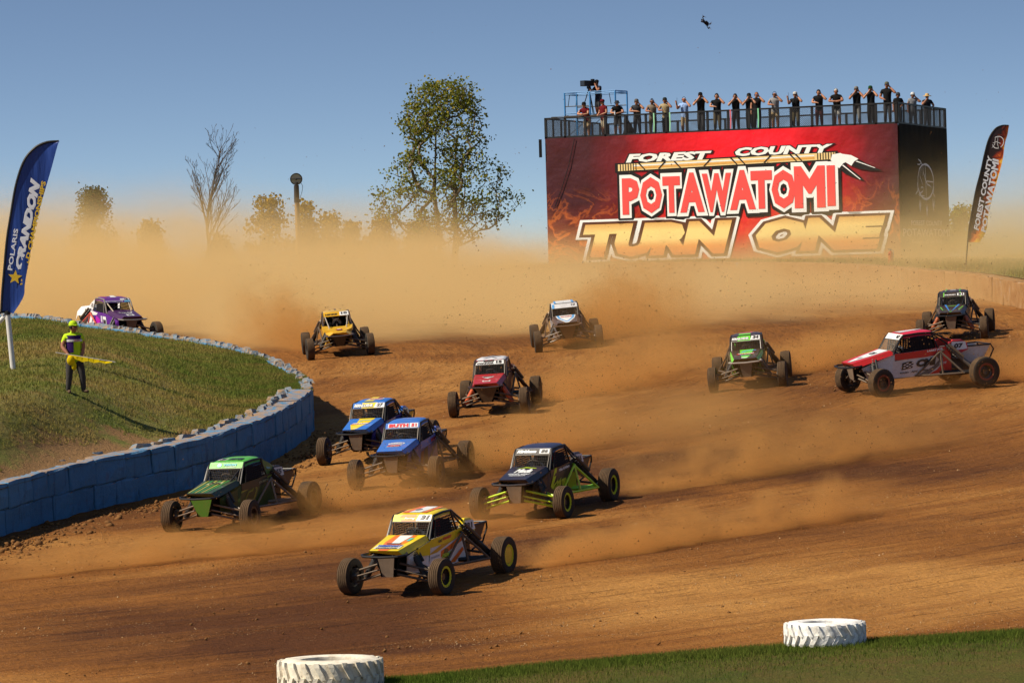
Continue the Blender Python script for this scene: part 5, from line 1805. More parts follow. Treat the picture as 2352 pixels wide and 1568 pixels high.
I2 = dict(bold=.06, shear=.25)
MARSHAL = (-11.5, 114.2)
FLEET = [
    dict(key='31', num='31', label='yellow orange and white buggy numbered 31, nearest to the viewer', hood=YE, side=WH, side_up=YE, roof=YE, visor=YE, pod=YE, ring=(.55, .62, .02), cover=(.66, .52, .05), seat=RD, steer=4, dirt=.18,
         art=[('side+', 'poly', [(-.30, .62), (.0, .52), (.0, .98), (-.42, .86)], YE, .020), ('hood', 'poly', [(.30, .0), (.62, .0), (.84, .55), (.80, .98), (.22, .98), (.18, .55)], OR), ('hood', 'poly', [(.42, .46), (.66, .46), (.70, .96), (.36, .96)], WH, .008), ('hood', 'poly', [(.30, .40), (.72, .40), (.74, .46), (.28, .46)], BK, .009), ('hood', 'poly', bar(.74, .60, .84, .80), (.05, .5, .5), .010),
              ('hood', 'poly', [(.06, .10), (.94, .10), (.90, .34), (.10, .34)], (.72, .70, .60), .012), ('hood', 'text', 'WIRESMART', .12, .88, .20, .33, (.02, .09, .42), dict(bold=.06, off=.018)), ('hood', 'text', 'CONTRACTORS', .14, .86, .10, .17, BK, dict(off=.018)),
              ('visor', 'poly', [(.16, .62), (.60, .62), (.58, .95), (.22, .95)], OR, .005), ('visor', 'poly', [(.24, .0), (.60, .0), (.62, .22), (.20, .22)], OR, .005), ('visor', 'poly', [(.60, .05), (.99, .05), (.99, .97), (.66, .97)], WH, .007), ('visor', 'text', 'Racing', .30, .57, .22, .58, WH, dict(bold=.04, shear=.2)), ('visor', 'text', '31', .70, .95, .20, .88, BK, dict(bold=.09, shear=.25)),
              ('roof', 'poly', [(.05, .05), (.30, .02), (.45, .98), (.22, .98)], OR, .006), ('roof', 'poly', [(.30, .05), (.66, .05), (.80, .95), (.42, .95)], WH, .008), ('roof', 'poly', [(.70, .05), (.86, .05), (.98, .95), (.84, .95)], OR, .006), ('roof', 'poly', [(.42 + .10 * math.cos(a), .45 + .16 * math.sin(a)) for a in np.linspace(0, 2 * PI, 13)[:-1]], (.22, .22, .22), .012),
              ('side+', 'poly', [(.0, .55), (.55, .80), (1.0, .92), (1.0, .80), (.55, .66), (.0, .42)], (.62, .34, .02), .012), ('side+', 'poly', [(.06, .40), (.62, .62), (.98, .80), (.95, .60), (.66, .48), (.20, .25)], OR, .014), ('side+', 'poly', [(.55, .05), (.92, .40), (.95, .30), (.70, .02)], OR, .014), ('side+', 'poly', [(.0, .30), (.30, .30), (.30, .52), (.0, .52)], WH, .018), ('side+', 'poly', [(.34, .22), (.42, .55), (.52, .50), (.50, .22)], (.16, .10, .03), .018),
              ('side+', 'text', 'KEGONNE', .34, .58, .28, .40, NEON, dict(off=.026, shear=.2)), ('side+', 'text', 'DRYLAKE RACING', .03, .27, .38, .44, SV, dict(off=.026)), ('side+', 'text', 'KURT', .22, .33, .80, .88, NV, dict(off=.026)), ('side+', 'text', 'STRAIGHT', .35, .60, .82, .91, (.70, .05, .02), dict(off=.026, bold=.07))]),
    dict(key='56', num='56', label='black and neon yellow buggy numbered 56 with a navy roof', hood=NV, side=BK, side_up=NV, roof=(.008, .016, .055), visor=(.010, .010, .014), pod=NV, plate=(.62, .64, .70), arms=NEON, nerf=NEON, trail=(.22, .55, .02), ring=(.48, .68, .015), seat=RD, dirt=.16, steer=2, bumper=BK,
         art=[('hood', 'text', 'Mada', .26, .80, .50, .80, WH, dict(bold=.06, shear=.25)), ('hood', 'poly', [(.20, .80), (.45, .93), (.80, .86), (.80, .83), (.45, .88)], NEON, .008), ('hood', 'text', 'CONCRETE - ASPHALT', .14, .86, .36, .45, WH, dict(bold=.04)), ('hood', 'text', 'MADACURB.COM', .22, .78, .26, .33, WH, dict(bold=.04)),
              ('visor', 'text', 'Kirkham', .05, .60, .24, .72, WH, dict(bold=.085, shear=.25)), ('visor', 'poly', bar(.68, .16, .96, .86), WH, .006), ('visor', 'text', '56', .72, .92, .26, .78, BK, dict(bold=.09, shear=.15)), ('visor', 'poly', bar(.01, .93, .99, .99), SV, .006),
              ('side+', 'poly', [(.02, .40), (.12, .78), (.16, 1.0), (.24, 1.0), (.22, .70), (.10, .34)], NEON, .014), ('side+', 'poly', [(.05, .34), (.30, .56), (.36, .70), (.28, .50), (.12, .28)], NEON, .013), ('side+', 'poly', [(.10, .22), (.44, .60), (.34, .40)], NEON, .013), ('side+', 'poly', [(.62, .05), (.98, .05), (.98, .62), (.74, .52)], (.34, .42, .015), .012), ('side+', 'text', 'TOP TIER', .22, .62, .22, .52, (.46, .54, .02), dict(bold=.08, off=.022, shear=.1)), ('side+', 'text', 'Mike Kirkham', .32, .74, .82, .92, WH, dict(bold=.05, off=.024))]),
    dict(key='55', num='55', label='green buggy numbered 55 with a striped hood beside the blue wall', hood=(.010, .045, .022), side=(.008, .060, .016), side_up=(.010, .022, .014), roof=(.07, .42, .035), visor=(.08, .50, .04), pod=(.012, .014, .014), plate=(.55, .55, .55), sail=(.025, .16, .02), nose_plate=(.05, .17, .018), arms=(.17, .12, .08), front_stay=True, dirt=.25, plate_w=.30, steer=-4,
         art=[('hood', 'poly', para(.02 + .13 * k, .05, .08 + .13 * k, .95, .10), (.030, .24, .05) if k % 2 else (.34, .36, .05), .006) for k in range(6)] + [('hood', 'poly', [(.25, .62), (.75, .70), (.72, .84), (.30, .78)], (.42, .42, .20), .010), ('hood', 'text', 'CRUSH', .32, .68, .66, .78, BK, dict(off=.016)),
              ('visor', 'poly', [(.30 + .07 * math.cos(a), .50 + .30 * math.sin(a)) for a in np.linspace(0, 2 * PI, 15)[:-1]], (.10, .45, .62), .006), ('visor', 'poly', [(.30 + .045 * math.cos(a), .50 + .2 * math.sin(a)) for a in np.linspace(0, 2 * PI, 13)[:-1]], WH, .009), ('visor', 'text', 'VISION', .42, .82, .36, .70, (.10, .45, .60), dict(bold=.06, shear=.1)), ('visor', 'text', 'CANOPY', .50, .82, .12, .28, WH, {}),
              ('roof', 'poly', bar(.06, .05, .34, .40), (.60, .55, .50), .006), ('roof', 'text', '55', .12, .30, .10, .36, BK, dict(bold=.09)), ('roof', 'text', 'BRISTER', .42, .94, .10, .42, BK, dict(bold=.08, shear=.2)),
              ('side+', 'poly', [(.0, .72), (.40, .84), (.98, .95), (.98, .90), (.40, .76), (.0, .66)], (.24, .30, .03), .012), ('side+', 'poly', [(.10, .30), (.22, .64), (.34, .66), (.42, .88), (.50, .62), (.40, .30), (.28, .15)], (.16, .20, .02), .012), ('side+', 'poly', [(.14, .32), (.24, .58), (.36, .60), (.40, .78), (.45, .60), (.37, .32), (.28, .20)], (.012, .035, .012), .015), ('side+', 'text', 'JON BRISTER', .52, .84, .76, .86, (.30, .30, .16), dict(off=.026)),
              ('sail+', 'text', 'VISION', .15, .85, .40, .60, (.10, .45, .62), dict(off=.02))]),
    dict(key='51', num='51', label='light blue buggy numbered 51 with a red name on its visor', hood=BL, side=(.022, .055, .26), side_up=BL, roof=BL, visor=BL, pod=(.03, .10, .40), dirt=.30, steer=2,
         art=[('hood', 'poly', [(.52 + .28 * math.cos(a), .62 + .10 * math.sin(a)) for a in np.linspace(0, 2 * PI, 17)[:-1]], WH, .006), ('hood', 'poly', [(.52 + .24 * math.cos(a), .62 + .06 * math.sin(a)) for a in np.linspace(0, 2 * PI, 17)[:-1]], (.10, .12, .40), .009), ('hood', 'text', 'FORMULA', .34, .70, .58, .66, WH, dict(off=.016)), ('hood', 'poly', para(.24, .36, .70, .50, .06), (.60, .60, .60), .006), ('hood', 'text', 'METALFORM', .28, .72, .38, .48, RD, dict(bold=.08, shear=.25, off=.014)),
              ('visor', 'text', 'BUTH', .10, .68, .18, .78, WH, dict(bold=.09, grow=.09, off=.006)), ('visor', 'text', 'BUTH', .10, .68, .18, .78, (.66, .015, .03), dict(bold=.09, off=.012)), ('visor', 'poly', bar(.72, .10, .96, .86), WH, .006), ('visor', 'text', '51', .76, .92, .20, .76, (.60, .015, .03), dict(bold=.07)),
              ('side+', 'text', 'BUTH', .62, .90, .76, .90, RD, dict(off=.024)), ('side+', 'poly', [(.02, .12), (.16, .12), (.20, .62), (.06, .62)], (.24, .03, .02), .012), ('side+', 'poly', [(.20, .05), (.44, .05), (.44, .70), (.24, .64)], (.015, .015, .02), .012)]),
    dict(key='27', num='27', label='blue and yellow buggy numbered 27 behind the light blue one', hood=BL, side=(.012, .025, .26), roof=BL, visor=BL, pod=BL, tail=(.55, .45, .02), dirt=.16, steer=-2,
         art=[('hood', 'poly', [(.36, .0), (.52, -.0), (.78, .62), (.80, .99), (.30, .99), (.34, .62), (.16, .45)], YE, .005), ('hood', 'poly', [(.22, .52), (.78, .60), (.80, .50), (.18, .42)], RD, .009), ('hood', 'text', 'FOX RACING', .22, .80, .46, .56, WH, dict(bold=.06, shear=.2, off=.014)), ('hood', 'poly', [(.36, .72), (.46, .84), (.78, .84), (.78, .80), (.48, .80), (.42, .72)], (.10, .38, .62), .009), ('hood', 'text', 'LOGO', .40, .62, .02, .08, WH, dict(off=.014)),
              ('visor', 'poly', bar(.28, .0, .76, 1.0), YE, .005), ('visor', 'poly', [(.66, .06), (.99, .06), (.99, .90), (.72, .90)], WH, .008), ('visor', 'text', 'BERNLOEHR', .05, .63, .18, .74, BK, dict(bold=.05, shear=.15, grow=.07, off=.010)), ('visor', 'text', 'BERNLOEHR', .05, .63, .18, .74, WH, dict(bold=.05, shear=.15, off=.016)), ('visor', 'text', '27', .74, .96, .20, .82, BK, dict(bold=.06, shear=.2)),
              ('roof', 'poly', [(.26, .02), (.62, .02), (.58, .98), (.30, .98)], YE, .006), ('roof', 'poly', para(.30, .3, .86, .62, .04), WH, .010), ('roof', 'text', 'FOX RACING', .36, .84, .36, .58, RD, dict(off=.016)),
              ('side+', 'text', 'Precision', .10, .48, .50, .80, WH, dict(bold=.05, grow=.10, off=.016)), ('side+', 'text', 'Precision', .10, .48, .50, .80, RD, dict(bold=.05, off=.024)), ('side+', 'text', 'HAWKS', .08, .42, .16, .44, RD, dict(bold=.07, off=.020)), ('side+', 'text', 'JORDAN BERNLOEHR', .05, .55, .90, .97, WH, dict(off=.020))]),
    dict(key='15', num='15', label='dark red buggy numbered 15 with orange shocks and a checkered roof', hood=(.40, .006, .020), side=(.070, .010, .012), roof=(.70, .69, .70), visor=BK, pod=(.08, .012, .016), shock=(.62, .085, .012), rshock=(.10, .02, .01), nose_plate=(.045, .030, .020), cage=(.02, .014, .014), spring=(.6, .09, .012), dirt=.25, plate_w=.34,
         art=[('roof', 'poly', [(.2, .1), (.5, .6), (.8, .1), (.7, .1), (.5, .42), (.3, .1)], BK, .006), ('roof', 'poly', [(.1, .5), (.5, .98), (.9, .5), (.8, .5), (.5, .80), (.2, .5)], BK, .006)] + [('visor', 'poly', bar(.02 + .16 * k, .90, .10 + .16 * k, 1.0), (.40, .01, .03), .006) for k in range(6)] +
             [('visor', 'poly', [(.02, .08), (.64, .08), (.66, .56), (.30, .56), (.28, .78), (.10, .78), (.04, .40)], WH, .005), ('visor', 'poly', bar(.64, .06, .96, .84), WH, .006), ('visor', 'text', 'CONNOR', .07, .62, .14, .50, BK, dict(bold=.06, shear=.2)), ('visor', 'text', '15', .70, .90, .20, .74, BK, dict(bold=.07)),
              ('hood', 'poly', [(.28, .70), (.72, .70), (.66, .60), (.50, .52), (.34, .60)], WH, .006), ('hood', 'text', 'IMPACT', .33, .67, .60, .68, BK, dict(off=.014)), ('hood', 'poly', bar(.34, .18, .66, .32), WH, .006), ('hood', 'text', 'SPEED', .38, .62, .21, .29, (.5, .05, .05), dict(off=.014)), ('hood', 'poly', bar(.02, .74, .98, .76), (.62, .20, .22), .006)]),
    dict(key='34', num='34', label='black and lime green buggy numbered 34', hood=(.014, .010, .010), hood_edge=LIME, side=(.035, .22, .02), side_up=(.045, .24, .03), roof=(.016, .014, .026), visor=(.016, .012, .014), pod=(.10, .42, .04), screen_frame=(.45, .42, .38), bumper=(.36, .31, .26), dirt=.25, steer=3,
         art=[('hood', 'poly', [(.40, .02), (.55, .02), (.70, .32), (.76, .98), (.28, .98), (.28, .40)], LIME, .005), ('hood', 'poly', [(.30, .72), (.48, .86), (.86, .88), (.86, .82), (.52, .80), (.40, .70)], LB_, .009), ('hood', 'poly', para(.14, .46, .80, .58, .05), RD, .009), ('hood', 'text', 'FOX RACING', .20, .82, .50, .57, WH, dict(off=.015, bold=.06, shear=.2)), ('hood', 'text', 'BFGoodrich', .26, .72, .30, .42, (.02, .04, .3), dict(off=.012)), ('hood', 'poly', bar(.32, .06, .60, .14), WH, .010),
              ('visor', 'poly', bar(.22, .0, .66, 1.0), LIME, .005), ('visor', 'poly', [(.64, .06), (.98, .06), (.98, .92), (.70, .92)], WH, .008), ('visor', 'text', 'BERNLOEHR', .03, .60, .18, .70, BK, dict(bold=.05, shear=.15, grow=.07, off=.010)), ('visor', 'text', 'BERNLOEHR', .03, .60, .18, .70, WH, dict(bold=.05, shear=.15, off=.016)), ('visor', 'text', '34', .73, .94, .24, .86, BK, dict(bold=.06, shear=.2)),
              ('roof', 'poly', bar(.20, .02, .70, .40), LIME, .006), ('roof', 'poly', para(.18, .45, .74, .72, .06), (.55, .10, .12), .006), ('side+', 'poly', bar(.10, .25, .60, .70), (.03, .025, .025), .014), ('side+', 'poly', bar(.66, .20, .80, .72), (.02, .02, .02), .014)]),
    dict(key='07', num='07', label='red and white buggy numbered 07 sliding sideways on the right', hood=RD, side=(.66, .66, .65), side_up=RD, roof=(.62, .010, .045), visor=WH, pod=RD, tail=(.62, .61, .60), rshock=(.10, .09, .08), ring=(.20, .02, .02), dirt=.24, steer=-16, pitch=0.015, roll=0.0, lift=.0, scale=1.10, nose_z=.90, cowl_z=1.15,
         art=[('hood', 'poly', [(.40, .05), (.62, .05), (.82, .50), (.86, .99), (.14, .99), (.20, .50)], SV, .004), ('hood', 'poly', [(.42, .10), (.60, .10), (.78, .50), (.82, .99), (.18, .99), (.24, .50)], WH, .007), ('hood', 'text', 'CMI', .34, .66, .62, .78, BK, dict(off=.014, bold=.06)), ('hood', 'poly', para(.40, .30, .56, .42, .05), (.2, .2, .22), .010),
              ('visor', 'poly', bar(.80, .04, .97, .96), (.70, .70, .70), .005), ('visor', 'text', '07', .70, .94, .2, .8, BK, dict(bold=.06)), ('roof', 'poly', [(.30, .0), (.70, .0), (.62, .60), (.50, .92), (.38, .60)], WH, .008), ('roof', 'poly', [(.24, .0), (.76, .0), (.68, .62), (.50, .98), (.32, .62)], SV, .005),
              ('side+', 'poly', [(.62, .0), (1.0, .02), (1.0, .86), (.86, .80), (.86, .40), (.76, .15)], RD, .012), ('side+', 'poly', [(.02, .70), (.50, .76), (.74, .70), (.80, .52), (.70, .30), (.46, .04), (.62, .01), (.80, .30), (.86, .60), (.80, .82), (.40, .82), (.02, .74)], (.10, .10, .11), .013),
              ('side+', 'text', 'CMI', .40, .74, .34, .64, BK, dict(bold=.08, shear=.12, off=.022)), ('side+', 'poly', [(.16, .30), (.34, .34), (.36, .56), (.30, .62), (.16, .58)], BK, .016)] + [('side+', 'poly', para(.18 + .045 * i_, .36 + .055 * j_, .215 + .045 * i_, .40 + .055 * j_, .01), WH, .021) for i_ in range(4) for j_ in range(4) if (i_ + j_) % 2 == 0] +
             [('side+', 'text', 'ROUSH', .14, .28, .15, .21, BK, dict(off=.020)), ('side+', 'text', 'ADC', .32, .44, .15, .22, BK, dict(off=.020, shear=.2)), ('side+', 'text', 'GUARDS', .48, .60, .16, .22, BK, dict(off=.020)), ('side+', 'text', 'HOT', .80, .92, .34, .42, WH, dict(off=.022)), ('side+', 'text', 'LARRY JOB', .58, .86, .86, .96, WH, dict(off=.024, bold=.06))]),
    dict(key='12', num='12', label='brown black buggy with a white and pale blue visor and chevron hood', hood=(.045, .028, .028), side=(.30, .30, .34), roof=(.60, .60, .62), visor=(.74, .74, .75), pod=(.05, .035, .03), arms=(.16, .10, .055), bumper=(.12, .075, .04), nose_plate=(.13, .075, .032), dirt=.3, plate_w=.30,
         art=[('hood', 'poly', [(.42, .0), (.58, .0), (.88, .60), (.90, .99), (.10, .99), (.12, .60)], WH, .004), ('hood', 'poly', [(.44, .12), (.56, .12), (.84, .62), (.86, .99), (.14, .99), (.16, .62)], LB_, .007), ('hood', 'poly', [(.47, .22), (.53, .22), (.74, .62), (.76, .99), (.24, .99), (.26, .62)], WH, .010), ('hood', 'text', 'FOX RACING', .28, .74, .72, .86, (.55, .06, .06), dict(off=.018, shear=.2)),
              ('visor', 'poly', bar(.03, .0, .12, 1.0), LB_, .005), ('visor', 'text', '12', .76, .92, .40, .82, BK, dict(bold=.02, shear=.3)), ('roof', 'poly', bar(.02, .0, .12, .98), LB_, .006), ('roof', 'poly', bar(.12, .0, .88, .98), WH, .006), ('roof', 'poly', bar(.88, .0, .98, .98), LB_, .006), ('side-', 'poly', bar(.50, .05, .98, .92), (.60, .62, .68), .012)]),
    dict(key='10', num='10', label='golden yellow buggy numbered 10 with a tall open cockpit', hood=GD, side=(.58, .32, .015), roof=(.60, .36, .05), visor=(.78, .42, .012), pod=(.25, .22, .20), scoop=True, no_screen=True, front_stay=(.40, .36, .30), nose_plate=(.014, .010, .008), cage=(.06, .045, .04), dirt=.2, nose_w=.22, plate_w=.26, steer=-4, nose_z=.90, cowl_z=1.04,
         art=[('visor', 'poly', bar(.64, .02, .99, .98), WH, .006), ('visor', 'text', '10', .70, .94, .30, .86, BK, dict(bold=.05)), ('visor', 'text', 'LEMKE', .06, .56, .28, .62, BK, dict(bold=.06, shear=.25)), ('roof', 'poly', [(.44, .9), (.56, .9), (.52, .3), (.48, .3)], BK, .008), ('roof', 'poly', [(.20, .8), (.26, .8), (.24, .3)], BK, .008), ('roof', 'poly', [(.74, .8), (.80, .8), (.77, .3)], BK, .008),
              ('hood', 'poly', [(.30, .42), (.40, .52), (.64, .52), (.72, .42), (.64, .34), (.40, .34)], (.35, .02, .05), .03), ('hood', 'text', 'CMI', .40, .62, .38, .48, WH, dict(off=.04)), ('side-', 'text', 'TRAXXAS', .45, .80, .76, .86, BK, dict(off=.02))]),
    dict(key='51b', num='51', label='black buggy with green and blue hood lines behind the red 07 buggy', hood=(.014, .014, .016), side=(.045, .032, .030), roof=(.014, .014, .020), visor=(.014, .013, .014), pod=(.10, .09, .14), shock=(.42, .085, .015), front_stay=True, dirt=.25,
         art=[('visor', 'poly', bar(.16, .0, .20, 1.0), (.16, .50, .06), .005), ('visor', 'poly', bar(.78, .0, .82, 1.0), (.16, .50, .06), .005), ('roof', 'poly', bar(.14, .0, .19, .98), (.16, .50, .06), .006), ('roof', 'poly', bar(.80, .0, .85, .98), (.16, .50, .06), .006), ('visor', 'text', 'ANDERSEN', .20, .62, .30, .52, WH, dict(bold=.05)), ('visor', 'poly', bar(.68, .22, .94, .74), WH, .007), ('visor', 'text', '51', .72, .90, .30, .66, BK, dict(bold=.06, off=.014)),
              ('hood', 'poly', [(.20, .98), (.28, .98), (.46, .14), (.38, .30)], (.04, .22, .60), .006), ('hood', 'poly', [(.80, .98), (.72, .98), (.54, .14), (.62, .30)], (.04, .22, .60), .006), ('hood', 'poly', [(.40, .14), (.50, .02), (.60, .14), (.50, .08)], (.16, .55, .06), .008), ('hood', 'poly', [(.32, .84), (.68, .84), (.68, .80), (.32, .80)], (.16, .50, .06), .006), ('hood', 'poly', [(.02, .70), (.12, .30), (.16, .30), (.06, .74)], (.16, .50, .06), .006), ('hood', 'poly', [(.98, .70), (.88, .30), (.84, .30), (.94, .74)], (.16, .50, .06), .006), ('roof', 'poly', bar(.36, .3, .64, .6), SV, .006)]),
    dict(key='12p', num='12', label='purple buggy numbered 12 with white rear bodywork behind the mound', hood=(.050, .010, .075), side=PU, roof=(.12, .016, .22), visor=(.16, .05, .30), pod=(.78, .77, .78), sail=(.74, .74, .76), tail_body=(.80, .79, .80), nerf=(.60, .07, .04), arms=(.20, .15, .10), front_stay=(.42, .34, .24), dirt=.10, no_screen=True, pod_z=-.03, cage=(.22, .19, .16), scale=1.1, lift=.16,
         art=[('hood', 'poly', [(.18, .66), (.84, .66), (.74, .50), (.30, .50)], (.60, .60, .62), .006), ('hood', 'text', 'EMILY', .26, .76, .54, .64, BK, dict(off=.014, bold=.06)), ('hood', 'poly', bar(.34, .14, .70, .34), WH, .006), ('hood', 'text', 'LINE-X', .40, .64, .18, .30, BK, dict(off=.012)),
              ('visor', 'poly', [(.0, .10), (.70, .10), (.72, .48), (.0, .48)], (.60, .58, .66), .005), ('visor', 'text', 'SHARING SHELBY', .04, .68, .16, .42, (.2, .1, .3), dict(off=.012)), ('visor', 'poly', bar(.62, .56, .98, .96), WH, .006), ('visor', 'text', '12', .80, .94, .62, .92, BK, dict(bold=.06)), ('visor', 'poly', [(.74, .08), (1.0, .08), (1.0, .50), (.80, .50)], (.14, .42, .66), .006), ('roof', 'poly', [(.24, .1), (.56, .1), (.70, .9), (.50, .9)], WH, .008), ('roof', 'poly', bar(.0, .0, .05, 1.0), (.80, .12, .08), .008), ('roof', 'poly', bar(.95, .0, 1.0, 1.0), (.80, .12, .08), .008),
              ('side-', 'poly', bar(.78, .08, .96, .82), WH, .012), ('side-', 'text', 'LINE', .80, .94, .40, .66, BK, dict(off=.02, bold=.07)), ('side-', 'poly', bar(.66, .50, .74, .82), (.62, .58, .66), .012), ('side-', 'poly', [(.28, .20), (.52, .20), (.62, .60), (.40, .78)], MG, .010), ('side-', 'poly', [(.0, .98), (.50, .92), (.40, .80), (.0, .72)], WH, .012), ('side-', 'poly', [(.0, .62), (.40, .05), (.52, .05), (.06, .70)], (.70, .68, .72), .014), ('side-', 'poly', [(.0, .40), (.20, .05), (.32, .05), (.0, .54)], (.10, .45, .70), .013), ('sail-', 'text', '12', .30, .75, .40, .85, BK, dict(bold=.08, off=.02))]),
]
BUGGY = {sp['key']: make_buggy(sp) for sp in FLEET}
# ------------------------------------------------------------------ people
SKIN = plain('skin', (0.42, 0.20, 0.12), 0.6, 0, 0.12, 6); SKIN2 = plain('tanned_skin', (0.33, 0.14, 0.08), 0.6, 0, 0.12, 6)
M_HAIRB = plain('dark_hair', (0.018, 0.012, 0.010), 0.8, 0, 0.3, 20); M_SHOE = plain('work_shoe', (0.12, 0.075, 0.045), 0.85, 0, 0.3, 10)
_cl = {}


def fabric(c):
    k = tuple(round(q, 3) for q in c)
    if k not in _cl: _cl[k] = plain('fabric_%d' % len(_cl), k, 0.9, 0, 0.22, 9, 0.012, 0.1)
    return _cl[k]


FAT = 1.52


def body_mesh(J, sleeve=0.45, shorts=False, mats=None, fingers=True, glove=None):
    """one continuous figure grown over the joints in J (dict of positions, facing -y); returns a mesh with slots skin, shirt, trousers, shoe"""
    V = []; E_ = []; Rr = []; idx = {}; bone = []

    def pt(name, p, rx, ry=None):
        idx[name] = len(V); V.append(Vector(p)); Rr.append((rx, ry or rx))

    def ed(a, b, tag_): E_.append((idx[a], idx[b])); bone.append((idx[a], idx[b], tag_))
    pel, chest, neck, head = Vector(J['pelvis']), Vector(J['chest']), Vector(J['neck']), Vector(J['head'])
    pt('pelvis', pel, .150, .115); pt('waist', pel.lerp(chest, .45), .150, .110); pt('chest', chest, .175, .120)
    pt('upper', chest.lerp(neck, .62), .120, .095); pt('neck', neck, .050); hd = (head - neck).normalized()
    face = Vector(J.get('face', (0, -1, 0)))
    pt('jaw', head - hd * .055 + face * .018, .074, .080); pt('skull', head + hd * .035, .088, .100); pt('crown', head + hd * .105, .056, .064)
    ed('pelvis', 'waist', 1); ed('waist', 'chest', 1); ed('chest', 'upper', 1); ed('upper', 'neck', 0); ed('neck', 'jaw', 0); ed('jaw', 'skull', 0); ed('skull', 'crown', 0)
    pt('nose', head + face * .098 - hd * .005, .016); ed('skull', 'nose', 0)
    for s in ('L', 'R'):
        sg = 1 if s == 'L' else -1
        sh, el, wr = Vector(J['sh' + s]), Vector(J['el' + s]), Vector(J['wr' + s])
        pt('sh' + s, sh, .062); pt('ua' + s, sh.lerp(el, .5), .052); pt('el' + s, el, .042); pt('fa' + s, el.lerp(wr, .4), .041); pt('wr' + s, wr, .027)
        ed('upper', 'sh' + s, 1); ed('sh' + s, 'ua' + s, 1); ed('ua' + s, 'el' + s, 1 if sleeve > .6 else 0); ed('el' + s, 'fa' + s, 1 if sleeve > .9 else 0); ed('fa' + s, 'wr' + s, 1 if sleeve > .9 else 0)
        # hand: palm with five bent fingers
        d = Vector(J.get('hd' + s, (wr - el))).normalized()
        up_ = Vector(J.get('hn' + s, (0, 0, 1))); sd_ = d.cross(up_)
        if sd_.length < .1: sd_ = d.cross(Vector((1, 0, 0)))
        sd_.normalize(); nn = sd_.cross(d)
        pt('pa' + s, wr + d * .055, .036, .018); ed('wr' + s, 'pa' + s, 4)
        if fingers:
            for k, (o_, L_) in enumerate(((-.030, .062), (-.010, .075), (.011, .070), (.031, .054))):
                a_ = wr + d * .088 + sd_ * o_
                pt('f%d%s' % (k, s), a_, .0105); pt('g%d%s' % (k, s), a_ + d * L_ * .5 - nn * L_ * .18, .0095); pt('h%d%s' % (k, s), a_ + d * L_ * .80 - nn * L_ * .62, .0085)
                ed('pa' + s, 'f%d%s' % (k, s), 4); ed('f%d%s' % (k, s), 'g%d%s' % (k, s), 4); ed('g%d%s' % (k, s), 'h%d%s' % (k, s), 4)
            a_ = wr + d * .045 - sd_ * .042 * sg
            pt('t0' + s, a_, .0125); pt('t1' + s, a_ + d * .036 - sd_ * .016 * sg - nn * .012, .0105); ed('pa' + s, 't0' + s, 4); ed('t0' + s, 't1' + s, 4)
        hp, kn, an = Vector(J['hip' + s]), Vector(J['kn' + s]), Vector(J['an' + s])
        pt('hip' + s, hp, .098); pt('th' + s, hp.lerp(kn, .5), .083); pt('kn' + s, kn, .062); pt('ca' + s, kn.lerp(an, .35), .060); pt('an' + s, an, .044)
        ed('pelvis', 'hip' + s, 2); ed('hip' + s, 'th' + s, 2); ed('th' + s, 'kn' + s, 2); ed('kn' + s, 'ca' + s, 0 if shorts else 2); ed('ca' + s, 'an' + s, 0 if shorts else 2)
        ft = Vector(J.get('ft' + s, (0, -1, 0))).normalized()
        pt('he' + s, an + Vector((0, 0, -.045)) - ft * .02, .040, .036); pt('to' + s, an + ft * .16 + Vector((0, 0, -.055)), .040, .028); ed('an' + s, 'he' + s, 3); ed('he' + s, 'to' + s, 3)
    me = bpy.data.meshes.new('figure')
    me.from_pydata([tuple(p) for p in V], E_, [])
    ob = bpy.data.objects.new('figure', me); COL.objects.link(ob)
    sk = ob.modifiers.new('skin', 'SKIN'); sk.use_smooth_shade = True; sk.branch_smoothing = 0.35
    bpy.context.view_layer.update()
    if not me.skin_vertices:
        bpy.context.view_layer.objects.active = ob
        bpy.ops.mesh.customdata_skin_add() if hasattr(bpy.ops.mesh, 'customdata_skin_add') else None
    sv = me.skin_vertices[0].data
    for k, r_ in enumerate(Rr): sv[k].radius = (r_[0] * FAT, r_[1] * FAT); sv[k].use_root = (k == idx['pelvis'])
    sb_ = ob.modifiers.new('sub', 'SUBSURF'); sb_.levels = 1; sb_.render_levels = 1
    dg = bpy.context.evaluated_depsgraph_get(); dg.update()
    out = bpy.data.meshes.new_from_object(ob.evaluated_get(dg))
    bpy.data.objects.remove(ob); bpy.data.meshes.remove(me)
    # dress it: each face takes the cloth of its nearest bone
    n = len(out.polygons)
    cen = np.empty(n * 3, np.float32); out.polygons.foreach_get('center', cen); cen = cen.reshape(-1, 3)
    best = np.full(n, 1e9); tagv = np.zeros(n, np.int32); bi = np.zeros(n, np.int32); tpar = np.zeros(n)
    for k, (a, b, tg) in enumerate(bone):
        A = np.array(V[a]); Bq = np.array(V[b]); ab = Bq - A; L2 = max(ab @ ab, 1e-9)
        tt = np.clip(((cen - A) @ ab) / L2, 0, 1)
        rr_ = (max(Rr[a]) * (1 - tt) + max(Rr[b]) * tt)
        dd_ = np.linalg.norm(cen - (A + tt[:, None] * ab), axis=1) / rr_
        m_ = dd_ < best; best[m_] = dd_[m_]; tagv[m_] = tg; bi[m_] = k; tpar[m_] = tt[m_]
    for k, (a, b, tg) in enumerate(bone):
        nm = [q for q, v_ in idx.items() if v_ in (a, b)]
        if 'upper' in nm and 'neck' in nm: tagv[(bi == k) & (tpar < .22)] = 1
        if shorts and any(q.startswith('kn') for q in nm) and any(q.startswith('ca') for q in nm): tagv[(bi == k) & (tpar < .25)] = 2
    tagv[tagv == 4] = 4 if glove else 0
    tagv = np.minimum(tagv, 4)
    out.materials.clear()
